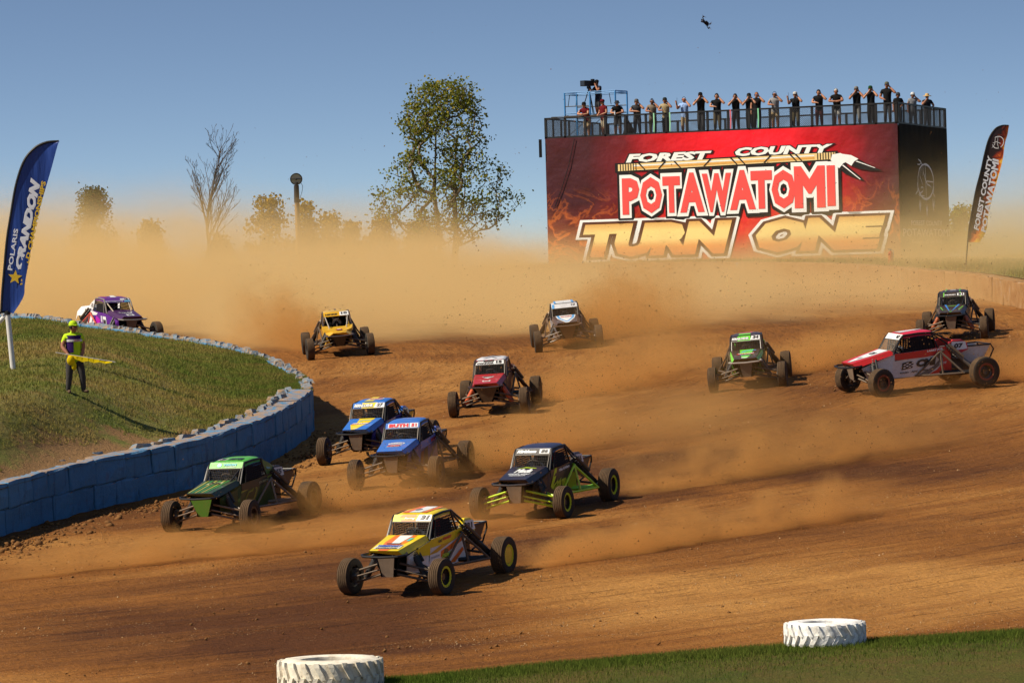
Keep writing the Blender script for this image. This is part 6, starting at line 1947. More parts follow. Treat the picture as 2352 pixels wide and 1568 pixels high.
    for m_ in (mats or [SKIN, fabric((.02, .02, .02)), fabric((.1, .1, .1)), M_SHOE, glove or SKIN]): out.materials.append(m_)
    out.polygons.foreach_set('material_index', tagv)
    out.polygons.foreach_set('use_smooth', [True] * n)
    out.update()
    return out


def stand_joints(h=1.76, lean=0.0, arms=('rail', 'ear'), hipx=.10, stance=.13, turn=0.0, bend=0.0):
    """standing figure facing -y with its feet at the origin; arms are named poses for its left (+x) and right (-x) side"""
    k = h / 1.76
    c, s_ = math.cos(turn), math.sin(turn)
    hipc = Vector((0, .10 * lean * 2, (.93 - .05 * bend) * k))
    up_ = Vector((0, -math.sin(lean), math.cos(lean)))
    J = {'pelvis': hipc, 'chest': hipc + up_ * .36 * k, 'neck': hipc + up_ * .57 * k, 'head': hipc + up_ * .62 * k + Vector((0, -.035, .09)) * k}
    shc = hipc + up_ * .49 * k
    for nm, sg, arm in (('L', 1, arms[0]), ('R', -1, arms[1])):
        sh = shc + Vector((sg * .195 * k, 0, 0)); J['sh' + nm] = sh
        hz = J['head'].z
        if arm == 'rail': el = sh + Vector((sg * .10, -.16, -.24)) * k; wr = Vector((sg * .10, sh.y - .36, max(1.13, el.z - .02)))
        elif arm == 'cross': el = sh + Vector((sg * .13, -.17, -.22)) * k; wr = Vector((-sg * .04, sh.y - .30, max(1.14, el.z - .03)))
        elif arm == 'ear': el = sh + Vector((sg * .17, -.20, -.13)) * k; wr = J['head'] + Vector((sg * .115, -.015, -.075))
        elif arm == 'eyes': el = sh + Vector((sg * .15, -.24, -.10)) * k; wr = J['head'] + Vector((sg * .07, -.13, -.03))
        elif arm == 'mouth': el = sh + Vector((sg * .10, -.20, -.20)) * k; wr = J['head'] + Vector((sg * .045, -.12, -.13))
        elif arm == 'radio': el = sh + Vector((sg * .10, -.17, -.22)) * k; wr = sh + Vector((sg * .12, -.26, .06)) * k
        elif arm == 'belly': el = sh + Vector((sg * .10, -.02, -.28)) * k; wr = sh + Vector((-sg * .06, -.22, -.36)) * k
        elif arm == 'hip': el = sh + Vector((sg * .17, .06, -.25)) * k; wr = hipc + Vector((sg * .17, -.02, .08))
        else: el = sh + Vector((sg * .06, .02, -.29)) * k; wr = sh + Vector((sg * .07, -.05, -.54)) * k
        J['el' + nm] = el; J['wr' + nm] = wr
        if arm in ('ear', 'eyes', 'mouth'): J['hd' + nm] = Vector((-sg * .25, .1, .95))
        J['hip' + nm] = hipc + Vector((sg * hipx, 0, -.06)); an = Vector((sg * stance, .02, .09)); J['an' + nm] = an
        J['kn' + nm] = J['hip' + nm].lerp(an, .5) + Vector((0, -.04 - .12 * bend, 0)); J['ft' + nm] = (sg * .25, -1, 0)
    return J


def headgear(parent, head, kind, col, face_z=0.0, glasses=True, headset=True, gl_col=(.01, .01, .012)):
    h = Vector(head)
    if kind == 'cap':
        mb = MB(); mb.lathe([(.116, .0), (.118, .03), (.108, .08), (.072, .122), (.0, .138)], h + Vector((0, .005, .035)), (0, 0.05, 1), 14)
        mb.slab([h + Vector((-.085, -.07, .045)), h + Vector((-.07, -.165, .035)), h + Vector((0, -.19, .035)), h + Vector((.07, -.165, .035)), h + Vector((.085, -.07, .045))], (0, 0, 1), .010)
        mb.build('cap', fabric(col), parent, 50)
    elif kind == 'bucket':
        mb = MB(); mb.lathe([(.165, -.01), (.112, .05), (.100, .12), (.0, .135)], h + Vector((0, 0, .02)), (0, 0, 1), 14); mb.build('bucket_hat', fabric(col), parent, 50)
    elif kind == 'straw':
        mb = MB(); mb.lathe([(.235, .0), (.225, .025), (.112, .045), (.100, .12), (.07, .150), (.0, .16)], h + Vector((0, 0, .02)), (0, 0, 1), 18); mb.build('straw_hat', plain('straw', (.50, .32, .12), .8, 0, .25, 30), parent, 50)
    elif kind == 'hair':
        mb = MB(); mb.ball(h + Vector((0, .022, .052)), (.100, .112, .092), 12, 8); mb.build('hair', plain('hair_%02d_%02d' % (int(col[0] * 99), int(col[2] * 99)), col, .85, 0, .3, 25), parent, True)
    elif kind == 'mohawk':
        mb = MB(); mb.ball(h + Vector((0, .01, .09)), (.04, .105, .085), 10, 7); mb.ball(h + Vector((0, -.055, -.075)), (.055, .045, .055), 9, 6); mb.build('hair', M_HAIRB, parent, True)
    if glasses:
        mb = MB()
        for sx in (1, -1): mb.ball(h + Vector((sx * .036, -.100, .012)), (.032, .014, .022), 9, 5)
        mb.box(h + Vector((0, -.105, .018)), (.03, .01, .008))
        for sx in (1, -1): mb.box(h + Vector((sx * .078, -.05, .018)), (.008, .10, .010))
        mb.build('sunglasses', plain('lens_%02d_%02d' % (int(gl_col[0] * 99), int(gl_col[2] * 99)), gl_col, .15), parent, True)
    if headset:
        mb = MB()
        for sx in (1, -1): mb.lathe([(.0, .0), (.045, .004), (.050, .02), (.040, .045), (.0, .048)], h + Vector((sx * .070, .005, -.005)), (sx, 0, 0), 10)
        mb.tube([h + Vector((.092 * math.cos(a) * 1.1, .01, .135 * math.sin(a) + .015)) for a in np.linspace(0, PI, 9)], .011, 5)
        mb.tube([h + Vector((.095, -.02, -.03)), h + Vector((.07, -.10, -.07)), h + Vector((.02, -.125, -.075))], .006, 4)
        mb.build('headset', M_NET, parent, True)


def person(name_label, loc, rz, J, mats, sleeve=.45, shorts=False, gear=None, group=None, glove=None, arms=None):
    root = empty('person', loc, rz, name_label, 'person', group)
    me = body_mesh(J, sleeve, shorts, mats, True, glove)
    o = link('body', me, root)
    h = J['head']
    mb = MB()
    for sx in (1, -1): mb.ball(Vector(h) + Vector((sx * .080, .008, -.012)), (.012, .024, .034), 7, 5)
    mb.build('ears', mats[0], root, True)
    if gear: headgear(root, h, **gear)
    return root


BLK, CHR, GRY, TAN, TPE, KHA, OLV, DRD = (.012, .012, .013), (.045, .045, .05), (.25, .25, .26), (.33, .26, .15), (.20, .16, .12), (.36, .27, .16), (.10, .08, .045), (.11, .008, .014)
LBL = (.28, .42, .72)
G = 'spectators along the tower railing'


def deck_pt(s, back=.30):
    p = TW['FL'].lerp(TW['K'], s); nb_ = (TW['R'] - TW['K']).normalized(); return p + nb_ * back


def front_s(u):
    """fraction along the front rail seen at picture column u (found once from the plan of the tower)"""
    k = (u - 1176) / FOCAL_PX
    a, b = TW['FL'], TW['K']
    return (k * a.y - a.x) / ((b.x - a.x) - k * (b.y - a.y))


FRZ = math.atan2(TW['K'].y - TW['FL'].y, TW['K'].x - TW['FL'].x)
# s along rail, height, lean, arms (left, right), shirt, trousers, shorts, gear, sleeve, turn, label
CROWD = [
    (.115, 1.74, .38, ('rail', 'cross'), DRD, KHA, True, dict(kind='cap', col=BLK), .45, -.5, 'person in a dark red polo and khaki shorts leaning on the rail'),
    (.163, 1.80, .05, ('belly', 'belly'), DRD, (.40, .34, .25), True, dict(kind='cap', col=DRD), .45, -.9, 'person in a dark red polo and cargo shorts standing at the foot of the scaffold'),
    (.205, 1.78, .50, ('rail', 'rail'), BLK, CHR, True, dict(kind='bucket', col=(.03, .03, .035), headset=False), .45, .2, 'person in a black polo and bucket hat bending over the rail with a bottle'),
    (.263, 1.74, .22, ('ear', 'cross'), CHR, (.03, .035, .05), False, dict(kind='cap', col=(.10, .09, .085)), .45, .15, 'person in a charcoal tee and grey cap with one hand at the ear'),
    (.308, 1.72, .20, ('ear', 'rail'), TPE, OLV, False, dict(kind='mohawk', col=BLK), .45, .1, 'bearded person in a taupe polo with hair swept up in the middle'),
    (.346, 1.74, .16, ('ear', 'rail'), TAN, BLK, False, dict(kind='cap', col=(.025, .03, .028), glasses=False), .45, -.1, 'person in a tan tee, dark cap and black trousers leaning on the rail'),
    (.397, 1.74, .06, ('ear', 'radio'), LBL, KHA, True, dict(kind=None, col=BLK, gl_col=(.35, .04, .02)), .45, -.15, 'bald person in a light blue tee holding up a radio'),
    (.444, 1.92, .05, ('ear', 'mouth'), BLK, CHR, False, dict(kind='cap', col=BLK), .15, .0, 'tall person in a black tank top and black cap with both arms raised'),
    (.490, 1.84, .08, ('ear', 'rail'), BLK, OLV, False, dict(kind='hair', col=(.02, .014, .012), glasses=False), .45, .1, 'dark haired person in a black tee and brown trousers'),
    (.543, 1.78, .08, ('ear', 'mouth'), BLK, BLK, False, dict(kind='hair', col=(.03, .015, .012)), .45, -.1, 'person in black with dark glasses beside the pink ribbon'),
    (.582, 1.76, .06, ('ear', 'mouth'), BLK, BLK, False, dict(kind='cap', col=BLK, gl_col=(.02, .30, .30)), .45, -.1, 'person in black with teal goggles and a camera on the cap'),
    (.603, 1.80, .04, ('ear', 'down'), BLK, BLK, False, dict(kind='hair', col=(.28, .10, .03), gl_col=(.10, .08, .30)), .45, .2, 'ginger haired person in black standing just right of the teal goggles'),
    (.657, 1.78, .16, ('ear', 'rail'), GRY, KHA, True, dict(kind=None, col=BLK), .45, .1, 'bald person in a grey tee and khaki shorts leaning on the rail'),
    (.712, 1.72, .06, ('ear', 'radio'), BLK, OLV, False, dict(kind='cap', col=(.45, .44, .42)), .15, -.1, 'person in a black tank top and pale cap holding a radio'),
    (.780, 1.78, .14, ('ear', 'rail'), BLK, (.10, .03, .03), False, dict(kind='hair', col=(.012, .01, .01), glasses=False), .45, .1, 'dark haired person in a black tee with a tan print'),
    (.829, 1.80, .24, ('cross', 'cross'), BLK, (.40, .39, .37), True, dict(kind='hair', col=(.42, .40, .37), glasses=False), .45, 0, 'grey haired person in a black polo with folded arms on the rail'),
    (.882, 1.84, .04, ('ear', 'mouth'), BLK, (.22, .22, .21), False, dict(kind='cap', col=(.16, .15, .14)), .45, -.05, 'person in a black tee and grey jeans with both hands at the face'),
    (.921, 1.84, .04, ('ear', 'mouth'), BLK, BLK, False, dict(kind='cap', col=(.012, .05, .012)), .45, -.1, 'person in black with a green fronted cap and radio aerial'),
    (.966, 2.00, .06, ('ear', 'belly'), BLK, CHR, False, dict(kind='cap', col=(.10, .10, .07), gl_col=(.02, .12, .45)), .45, .1, 'tall person in black with blue mirrored glasses at the tower corner'),
]
PEOPLE = []
for (s_, hh, lean, arms, sh_, tr_, shorts, gear, slv, trn, lab) in CROWD:
    p = deck_pt(s_, .34 + .25 * (lean < .1) + .30 * lean)
    J = stand_joints(hh * 1.10, lean, arms)
    PEOPLE.append(person(lab, (p.x, p.y, DECK_Z + .004), FRZ * .55 + trn * .8, J, [SKIN if random.random() < .5 else SKIN2, fabric(sh_), fabric(tr_), M_SHOE, SKIN], slv, shorts, gear, G))
for (t_, hh, arms, sh_, tr_, gear, lab) in (
        (.18, 1.66, ('belly', 'down'), BLK, BLK, dict(kind='cap', col=(.05, .05, .055)), 'person in a black tee and dark cap on the black tower side'),
        (.48, 1.78, ('ear', 'down'), (.22, .22, .23), CHR, dict(kind='cap', col=(.55, .54, .52)), 'person in a grey shirt and white cap on the dark side of the tower'),
        (.78, 1.82, ('hip', 'mouth'), (.02, .02, .025), CHR, dict(kind='straw', col=BLK, headset=False), 'person in a wide straw hat at the right end of the tower')):
    p = TW['K'].lerp(TW['R'], t_) + (TW['FL'] - TW['K']).normalized() * .45
    PEOPLE.append(person(lab, (p.x, p.y, DECK_Z + .004), .15, stand_joints(hh, .05, arms), [SKIN2, fabric(sh_), fabric(tr_), M_SHOE, SKIN2], .45, False, gear, G))


def held(loc, rz, kind, label):
    root = empty(kind, loc, rz, label, {'hand_radio': 'radio', 'water_bottle': 'bottle'}[kind])
    mb = MB()
    if kind == 'hand_radio':
        mb.box((0, 0, 0), (.06, .035, .13)); mb.build('case', M_NET, root)
        mb = MB(); mb.tube([(.015, 0, .06), (.02, 0, .34)], .008, 5); mb.build('aerial', M_NET, root)
    else:
        mb.lathe([(.0, -.10), (.032, -.10), (.034, .04), (.014, .075), (.014, .10)], n=10); mb.build('shell', plain('bottle_plastic', (.55, .60, .66), .2), root, True)
        mb = MB(); mb.lathe([(.017, .10), (.017, .125), (0, .125)], n=8); mb.build('cap', plain('bottle_cap', (.6, .6, .6), .4), root)
    return root


def hand_at(per, J, side, off=(0, 0, 0)):
    a = per.rotation_euler.z; p = Vector(J['wr' + side]) + Vector(off)
    return Vector(per.location) + Vector((p.x * math.cos(a) - p.y * math.sin(a), p.x * math.sin(a) + p.y * math.cos(a), p.z))


for k, side_, lab in ((6, 'R', 'black hand radio held up by the person in light blue'), (13, 'R', 'black hand radio held by the person in the tank top and pale cap')):
    J = stand_joints(CROWD[k][1], CROWD[k][2], CROWD[k][3]); held(hand_at(PEOPLE[k], J, side_, (0, -.05, .09)), PEOPLE[k].rotation_euler.z, 'hand_radio', lab)
J = stand_joints(CROWD[2][1], CROWD[2][2], CROWD[2][3]); held(hand_at(PEOPLE[2], J, 'R', (0, -.10, .10)), 0, 'water_bottle', 'clear water bottle in the hands of the person in the bucket hat')

# ------------------------------------------------------------------ scaffold with video camera on the tower deck
M_SCAF = plain('blue_scaffold_tube', (0.035, 0.20, 0.48), 0.45, 0, 0.2, 6)
sc0 = TW['FL'].lerp(TW['K'], .045) + (TW['R'] - TW['K']).normalized() * .9
SL, SD, SH, SPZ = 2.95, 1.5, 2.45, 1.22
scf = empty('scaffold', (sc0.x, sc0.y, DECK_Z), FRZ, 'blue tube scaffold at the left end of the tower deck', 'scaffold')
for x in (0, SL):
    for y in (0, SD):
        mb = MB(); mb.tube([(x, y, 0), (x, y, SH)], .045, 7); mb.build('upright', M_SCAF, scf, True)
for z in (SH, SH - .10):
    for y in (0, SD):
        mb = MB(); mb.tube([(0, y, z), (SL, y, z)], .030, 6); mb.build('guard_rail', M_SCAF, scf, True)
    for x in (0, SL):
        mb = MB(); mb.tube([(x, 0, z), (x, SD, z)], .030, 6); mb.build('guard_rail', M_SCAF, scf, True)
for z in (SPZ + .50, SPZ + .12):
    for y in (0, SD):
        mb = MB(); mb.tube([(0, y, z), (SL * .47, y, z)], .028, 6); mb.build('guard_rail', M_BLACK if z > SPZ + .3 else M_SCAF, scf, True)
        if y == SD: mb = MB(); mb.tube([(SL * .5, y, z), (SL, y, z)], .028, 6); mb.build('guard_rail', M_BLACK, scf, True)
for x, z0_, z1_ in ((SL * .24, SPZ, SH), (SL * .50, 0, SH)):
    mb = MB(); mb.tube([(x, 0, z0_), (x, 0, z1_)], .042 if z0_ == 0 else .026, 6); mb.build('upright', M_SCAF, scf, True)
for x in (.2, .65, 2.2, 2.7):
    mb = MB(); mb.tube([(x, 0, SPZ + .52), (x + (.1 if x < 1 else -.1), 0, SH - .1)], .020, 5); mb.build('strut', M_BLACK, scf, True)
mb = MB(); mb.box((SL / 2, SD / 2, SPZ - .03), (SL + .1, SD + .1, .07)); mb.build('platform', M_DECK, scf)
for y in (0, SD):
    mb = MB(); mb.tube([(0, y, SPZ - .12), (SL, y, SPZ - .12)], .025, 6); mb.build('ledger', M_SCAF, scf, True)
    mb = MB(); mb.tube([(.02, y, .05), (SL * .5, y, SPZ - .1)], .015, 5); mb.build('brace', M_BLACK, scf, True)


def on_scaf(x, y, z):
    c, s2 = math.cos(FRZ), math.sin(FRZ)
    return (sc0.x + x * c - y * s2, sc0.y + x * s2 + y * c, DECK_Z + z)


vc = empty('video_camera', on_scaf(1.22, .45, SPZ), FRZ - .35, 'broadcast video camera on a black tripod on the scaffold', 'camera')
TH = 1.42
for a in (1.9, 4.0, 6.1):
    mb = MB(); mb.tube([(0, 0, TH), (.46 * math.cos(a), .46 * math.sin(a), .0)], [.035, .022], 6); mb.build('tripod_leg', M_BLACK, vc, True)
mb = MB(); mb.box((0, 0, TH + .06), (.14, .18, .12)); mb.lathe([(.09, 0), (.09, .05)], (0, 0, TH - .02), (0, 0, 1), 12, caps=True); mb.build('tripod_head', M_BLACK, vc)
mb = MB(); mb.box((-.02, .12, TH + .28), (.24, .50, .28)); mb.box((0, .30, TH + .46), (.14, .16, .10)); mb.build('camera_body', M_BLACK, vc)
mb = MB(); mb.box((-.02, -.28, TH + .27), (.34, .34, .30), taper=1.0); mb.lathe([(.10, 0), (.10, -.1)], (-.02, -.1, TH + .28), (0, -1, 0), 12); mb.build('lens_hood', M_BLACK, vc)
mb = MB(); mb.box((-.02, -.455, TH + .27), (.26, .012, .22)); mb.build('lens_glass', plain('camera_glass', (0.02, 0.025, 0.035), 0.1), vc)
J = stand_joints(1.86, .10, ('mouth', 'radio'), bend=.3)
opr = person('camera operator in black and grey shorts standing on the blue scaffold', on_scaf(1.62, .75, SPZ + .005), FRZ - .5, J, [SKIN2, fabric((.02, .02, .035)), fabric((.06, .06, .065)), M_SHOE, SKIN2], .3, True, dict(kind='cap', col=BLK))
cs = empty('equipment_case', on_scaf(1.05, .25, SPZ), FRZ, 'black equipment case on the scaffold platform', 'case')
mb = MB(); mb.box((0, 0, .17), (.42, .30, .34), taper=.9); mb.build('shell', M_NET, cs)
mb = MB(); mb.tube([(-.1, -.05, .34), (-.08, -.05, .40), (.08, -.05, .40), (.1, -.05, .34)], .014, 6); mb.build('handle', M_BLACK, cs)
hv = empty('hand_shovel', on_scaf(-.55, .1, SPZ - .02), FRZ, 'dark paddle sticking out over the left end of the scaffold', 'paddle')
mb = MB(); mb.tube([(.0, 0, 0), (.7, 0, .04)], .016, 6); mb.build('shaft', M_BLACK, hv); mb = MB(); mb.box((-.14, 0, -.01), (.34, .12, .05), taper=.8); mb.build('blade', M_BLACK, hv)
# loose things on the deck
for (s_, col, lab) in ((.318, (.30, .62, .40), 'pale green ribbon tied on the rail beside the taupe polo'), (.364, (.30, .62, .40), 'pale green ribbon hanging by the tan tee'), (.537, (.62, .14, .16), 'pink ribbon hanging on the tower rail'), (.615, (.22, .60, .36), 'mint green ribbon hanging in the middle of the tower rail')):
    p = deck_pt(s_, -.07); rb = empty('ribbon', (p.x, p.y, DECK_Z), FRZ, lab, 'ribbon')
    mb = MB(); mb.slab([(-.035, 0, RAIL_H + .06), (.035, 0, RAIL_H + .06), (.045, -.01, .55), (.02, -.02, .12), (-.03, -.02, .15), (-.02, -.01, .6)], (0, -1, 0), .006); mb.build('strip', fabric(col), rb)
p = deck_pt(.235, .35); tp = empty('tarpaulin', (p.x, p.y, DECK_Z), FRZ, 'black tarpaulin draped beside the bucket hat person', 'tarpaulin')
mb = MB(); mb.lathe([(.34, 0), (.28, .35), (.14, .85), (.05, 1.12), (.0, 1.14)], n=9); mb.v = [(x + .08 * math.sin(z * 5), y * .6, z) for x, y, z in mb.v]; mb.build('sheet', M_NET, tp, True)

# ------------------------------------------------------------------ flag marshal on the mound
mx_, my_ = MARSHAL
mz_ = mound_z(mx_, my_)
J = stand_joints(1.86, .03, ('down', 'down'), stance=.17)
J['elR'] = J['shR'] + Vector((-.10, -.04, -.28)); J['wrR'] = J['shR'] + Vector((.02, -.20, -.47)); J['elL'] = J['shL'] + Vector((.05, .03, -.30)); J['wrL'] = J['shL'] + Vector((-.02, -.06, -.58))
J['face'] = Vector((.6, -.8, 0)); J['ftL'] = (.75, -.6, 0); J['ftR'] = (.2, -1, 0); J['anL'] = J['anL'] + Vector((.06, -.05, 0)); J['knL'] = J['knL'] + Vector((.06, -.05, 0))
NEONY = (.46, .66, .02); PURP = (.035, .012, .10)
ms = person('flag marshal in a neon yellow shirt and cap standing on the grass mound', (mx_, my_, mz_ - .02), .25, J, [SKIN2, fabric(NEONY), fabric((.055, .050, .048)), M_SHOE, SKIN2], .45, False, None)
hm = Vector(J['head'])
cap = empty('head_turn', hm, .62)
cap.parent = ms
headgear(cap, (0, 0, 0), 'cap', NEONY, headset=True)
for ch in list(cap.children):
    ch.parent = ms; ch.location = hm; ch.rotation_euler = (0, 0, .62)
bpy.data.objects.remove(cap)
# purple yoke and white chest band as pieces of the shirt
mb = MB()
c0 = Vector(J['chest'])
def torso_band(z0, z1, a0, a1, rx, ry, n=10):
    P = []
    for z, k in ((z0, 1), (z1, 1)):
        for i_ in range(n + 1):
            a = a0 + (a1 - a0) * i_ / n
            P.append((c0.x + rx * math.sin(a), c0.y - ry * math.cos(a), z))
    return P, [(i_, i_ + 1, n + 2 + i_, n + 1 + i_) for i_ in range(n)]
P, F = torso_band(c0.z + .03, c0.z + .15, -1.5, 1.5, .232, .168); mb.add(P, F, 0)
P, F = torso_band(c0.z - .30, c0.z + .02, -1.25, -.12, .226, .164); mb.add(P, F, 0)
P, F = torso_band(c0.z - .015, c0.z + .045, -.95, 1.2, .238, .174); mb.add(P, F, 1)
mb.build('shirt_yoke', [fabric(PURP), fabric((.62, .60, .58))], ms, True)
cp = Patch((c0.x - .02, c0.y - .178, c0.z - .008), (c0.x + .16, c0.y - .140, c0.z - .008), (c0.x + .16, c0.y - .140, c0.z + .035), (c0.x - .02, c0.y - .178, c0.z + .035))
mb = MB(); cp.text(mb, 'CRANDON', .05, .95, .15, .85, 0, .008, .06); mb.build('lettering', plain('red_thread', (.5, .03, .04), .7), ms)
# furled yellow flag in the right hand
wr = hand_at(ms, J, 'R', (.03, -.05, -.05))
yf = empty('hand_flag', wr, .25, 'furled yellow flag on a white stick in the hand of the marshal', 'flag')
mb = MB(); mb.tube([(-.36, .0, .10), (1.20, -.05, -.20)], .014, 6); mb.build('stick', plain('pale_stick', (.60, .55, .50), .6), yf)
mb = MB()
sec_ = [(-.05, .10), (.05, .15), (.18, .10), (.32, .14), (.48, .09), (.62, .12), (.78, .07), (.92, .09), (1.12, .02)]
for i_ in range(len(sec_) - 1):
    (x0, d0), (x1, d1) = sec_[i_], sec_[i_ + 1]
    zf = lambda q: .03 - .19 * q
    mb.poly([(x0, -.035, zf(x0)), (x1, -.045, zf(x1)), (x1, -.085, zf(x1) - d1), (x0, -.085, zf(x0) - d0)]); mb.poly([(x0, .0, zf(x0)), (x0, -.085, zf(x0) - d0), (x1, -.085, zf(x1) - d1), (x1, -.02, zf(x1))][::1])
mb.ball((.02, -.08, -.12), (.11, .06, .13), 9, 7); mb.ball((.10, -.08, -.26), (.07, .05, .12), 9, 7)
mb.build('cloth', fabric((.72, .52, .005)), yf, True)

# ------------------------------------------------------------------ drivers
def driver_joints():
    J = {'pelvis': Vector((0, 0, .12)), 'chest': Vector((0, .06, .46)), 'neck': Vector((0, .10, .66)), 'head': Vector((0, .07, .78))}
    for nm, sg in (('L', 1), ('R', -1)):
        J['sh' + nm] = Vector((sg * .19, .09, .58)); J['el' + nm] = Vector((sg * .22, -.16, .44)); J['wr' + nm] = Vector((sg * .14, -.34, .60))
        J['hip' + nm] = Vector((sg * .10, -.02, .10)); J['kn' + nm] = Vector((sg * .14, -.42, .26)); J['an' + nm] = Vector((sg * .10, -.76, .08)); J['ft' + nm] = (0, -.5, .8)
        J['hd' + nm] = (-sg * .3, -.5, .6)
    return J


DJ = driver_joints()
suits = {'31': (.03, .03, .035), '56': (.02, .02, .02), '55': (.02, .03, .02), '51': (.03, .04, .10), '27': (.02, .03, .10), '15': (.10, .01, .01), '34': (.02, .02, .02), '07': (.03, .03, .03), '12': (.02, .02, .02), '10': (.02, .02, .02), '51b': (.02, .02, .02), '12p': (.03, .01, .05)}
helm = {'31': (.30, .05, .01), '56': (.02, .02, .025), '55': (.10, .10, .09), '51': (.05, .05, .08), '27': (.02, .03, .12), '15': (.05, .03, .06), '34': (.02, .02, .02), '07': (.05, .05, .05), '12': (.06, .06, .06), '10': (.50, .48, .47), '51b': (.03, .03, .03), '12p': (.05, .03, .08)}
dname = {'31': 'yellow and orange buggy', '56': 'black and neon yellow buggy', '55': 'green buggy by the wall', '51': 'light blue buggy with the red name', '27': 'blue and yellow buggy', '15': 'dark red buggy', '34': 'black and lime buggy', '07': 'red and white sliding buggy', '12': 'brown black buggy', '10': 'golden yellow buggy', '51b': 'black buggy behind the red one', '12p': 'purple buggy'}
base_me = body_mesh(DJ, 1.0, False, [SKIN, fabric(BLK), fabric(BLK), M_SHOE, fabric((.5, .5, .5))], True, fabric((.55, .54, .52)))
for key, car in BUGGY.items():
    me = base_me.copy()
    suit = fabric(suits[key])
    me.materials[0] = suit; me.materials[1] = suit; me.materials[2] = suit; me.materials[3] = fabric(BLK)
    d = empty('person', (0, 0, 0), 0, 'helmeted driver strapped in behind the wheel of the %s' % dname[key], 'person', 'buggy drivers')
    d.matrix_world = car.matrix_world @ Matrix.Translation(B(0, 1.48, .53))
    link('body', me, d)
    h = Vector(DJ['head'])
    mb = MB(); mb.ball(h + Vector((0, .01, .02)), (.135, .155, .150), 14, 10); mb.box(h + Vector((0, -.10, -.07)), (.16, .12, .09), taper=1.1); mb.build('helmet', paint(helm[key], .2, 0, .15), d, 60)
    mb = MB(); mb.ball(h + Vector((0, -.022, .03)), (.128, .140, .052), 14, 6); mb.build('helmet_visor', plain('smoked_visor', (.015, .014, .016), .12), d, True)
    mb = MB()
    for sg in (1, -1): mb.slab([h + Vector((sg * .06, .02, -.19)), h + Vector((sg * .11, .02, -.19)), h + Vector((sg * .10, -.12, -.40)), h + Vector((sg * .03, -.12, -.52))], (0, -1, .3), .012)
    mb.build('harness', fabric((.40, .02, .015)), d)
# ------------------------------------------------------------------ dust in the air


def dust_mat(name, build, color=(0.985, 0.74, 0.36), aniso=0.25):
    t = NT(name)
    dens = build(t)
    v = t.new('ShaderNodeVolumePrincipled')
    v.inputs['Color'].default_value = (*color, 1)
    v.inputs['Anisotropy'].default_value = aniso
    t.put(v.inputs['Density'], dens)
    t.t.links.new(v.outputs[0], t.out.inputs['Volume'])
    return t.mat


def main_density(t):
    p = t.geo(); x, y, z = t.sep(p)
    base = t.math('ADD', t.math('MULTIPLY', t.math('SUBTRACT', y, 150.0), 0.037), 9.5)
    hgt = t.math('SUBTRACT', z, base)
    big = t.noise(t.mapv(p, scale=(0.050, 0.030, 0.09)), 1.0, 2, 0.5)
    # the cloud stands highest on the left and thins out towards the tower
    left = t.math('MULTIPLY', t.math('SUBTRACT', 6.0, x), 0.045, clamp=True)
    bil = t.noise(t.mapv(p, scale=(0.16, 0.08, 0.20)), 1.0, 3, 0.55, 0.6)
    top = t.math('ADD', t.math('ADD', -0.9, t.math('MULTIPLY', left, 1.9)), t.math('ADD', t.math('MULTIPLY', big, 4.0), t.math('MULTIPLY', bil, 4.2)))
    hx = t.math('DIVIDE', t.math('SUBTRACT', x, 6.0), 9.0)
    top = t.math('ADD', top, t.math('MULTIPLY', t.math('SUBTRACT', 1.0, t.math('MULTIPLY', hx, hx), clamp=True), -0.9))
    top = t.math('MAXIMUM', top, 0.5)
    right_ = t.math('MULTIPLY', t.math('SUBTRACT', x, 12.0), 0.14, clamp=True)
    top = t.math('ADD', top, t.math('MULTIPLY', right_, 1.6))
    k = t.math('SUBTRACT', 1.0, t.math('DIVIDE', hgt, t.math('MULTIPLY', top, 1.42)), clamp=True)
    k = t.math('POWER', k, 3.0)
    fine = t.noise(t.mapv(p, scale=(0.30, 0.16, 0.45)), 1.0, 3, 0.6, 0.4)
    k = t.math('MULTIPLY', k, t.math('ADD', 0.12, t.math('MULTIPLY', t.math('SUBTRACT', fine, 0.30, clamp=True), 4.2)))
    start = t.math('ADD', 156.5, t.math('MINIMUM', t.math('MAXIMUM', t.math('MULTIPLY', t.math('SUBTRACT', -9.5, x), 3.2), 0.0), 15.0))
    near = t.math('MULTIPLY', t.math('SUBTRACT', y, start), 0.14, clamp=True)
    thin = t.math('SUBTRACT', 1.0, t.math('MULTIPLY', t.math('SUBTRACT', x, 2.0), 0.042), clamp=True)
    thin = t.math('MAXIMUM', thin, t.math('ADD', 0.20, t.math('MULTIPLY', right_, 0.30)))
    return t.math('MULTIPLY', t.math('MULTIPLY', t.math('MULTIPLY', k, near), thin), 0.34)


def domain(name, pts, z0, z1, mat, label):
    mb = MB()
    n = len(pts)
    lo = [Vector((p[0], p[1], z0(*p) if callable(z0) else z0)) for p in pts]; hi = [Vector((p[0], p[1], z1(*p) if callable(z1) else z1)) for p in pts]
    F = [tuple(range(n - 1, -1, -1)), tuple(range(n, 2 * n))] + [(i_, (i_ + 1) % n, n + (i_ + 1) % n, n + i_) for i_ in range(n)]
    mb.add(lo + hi, F)
    o = mb.build(name, mat)
    tag(o, label, 'dust', kind='stuff')
    return o


M_DUST = dust_mat('dust_cloud', main_density)
domain('dust_cloud', [(-48, 156.5), (36, 156.5), (36, 216), (-48, 228)], 7.5, 22.5, M_DUST, 'thick tan dust cloud drifting behind the buggies')


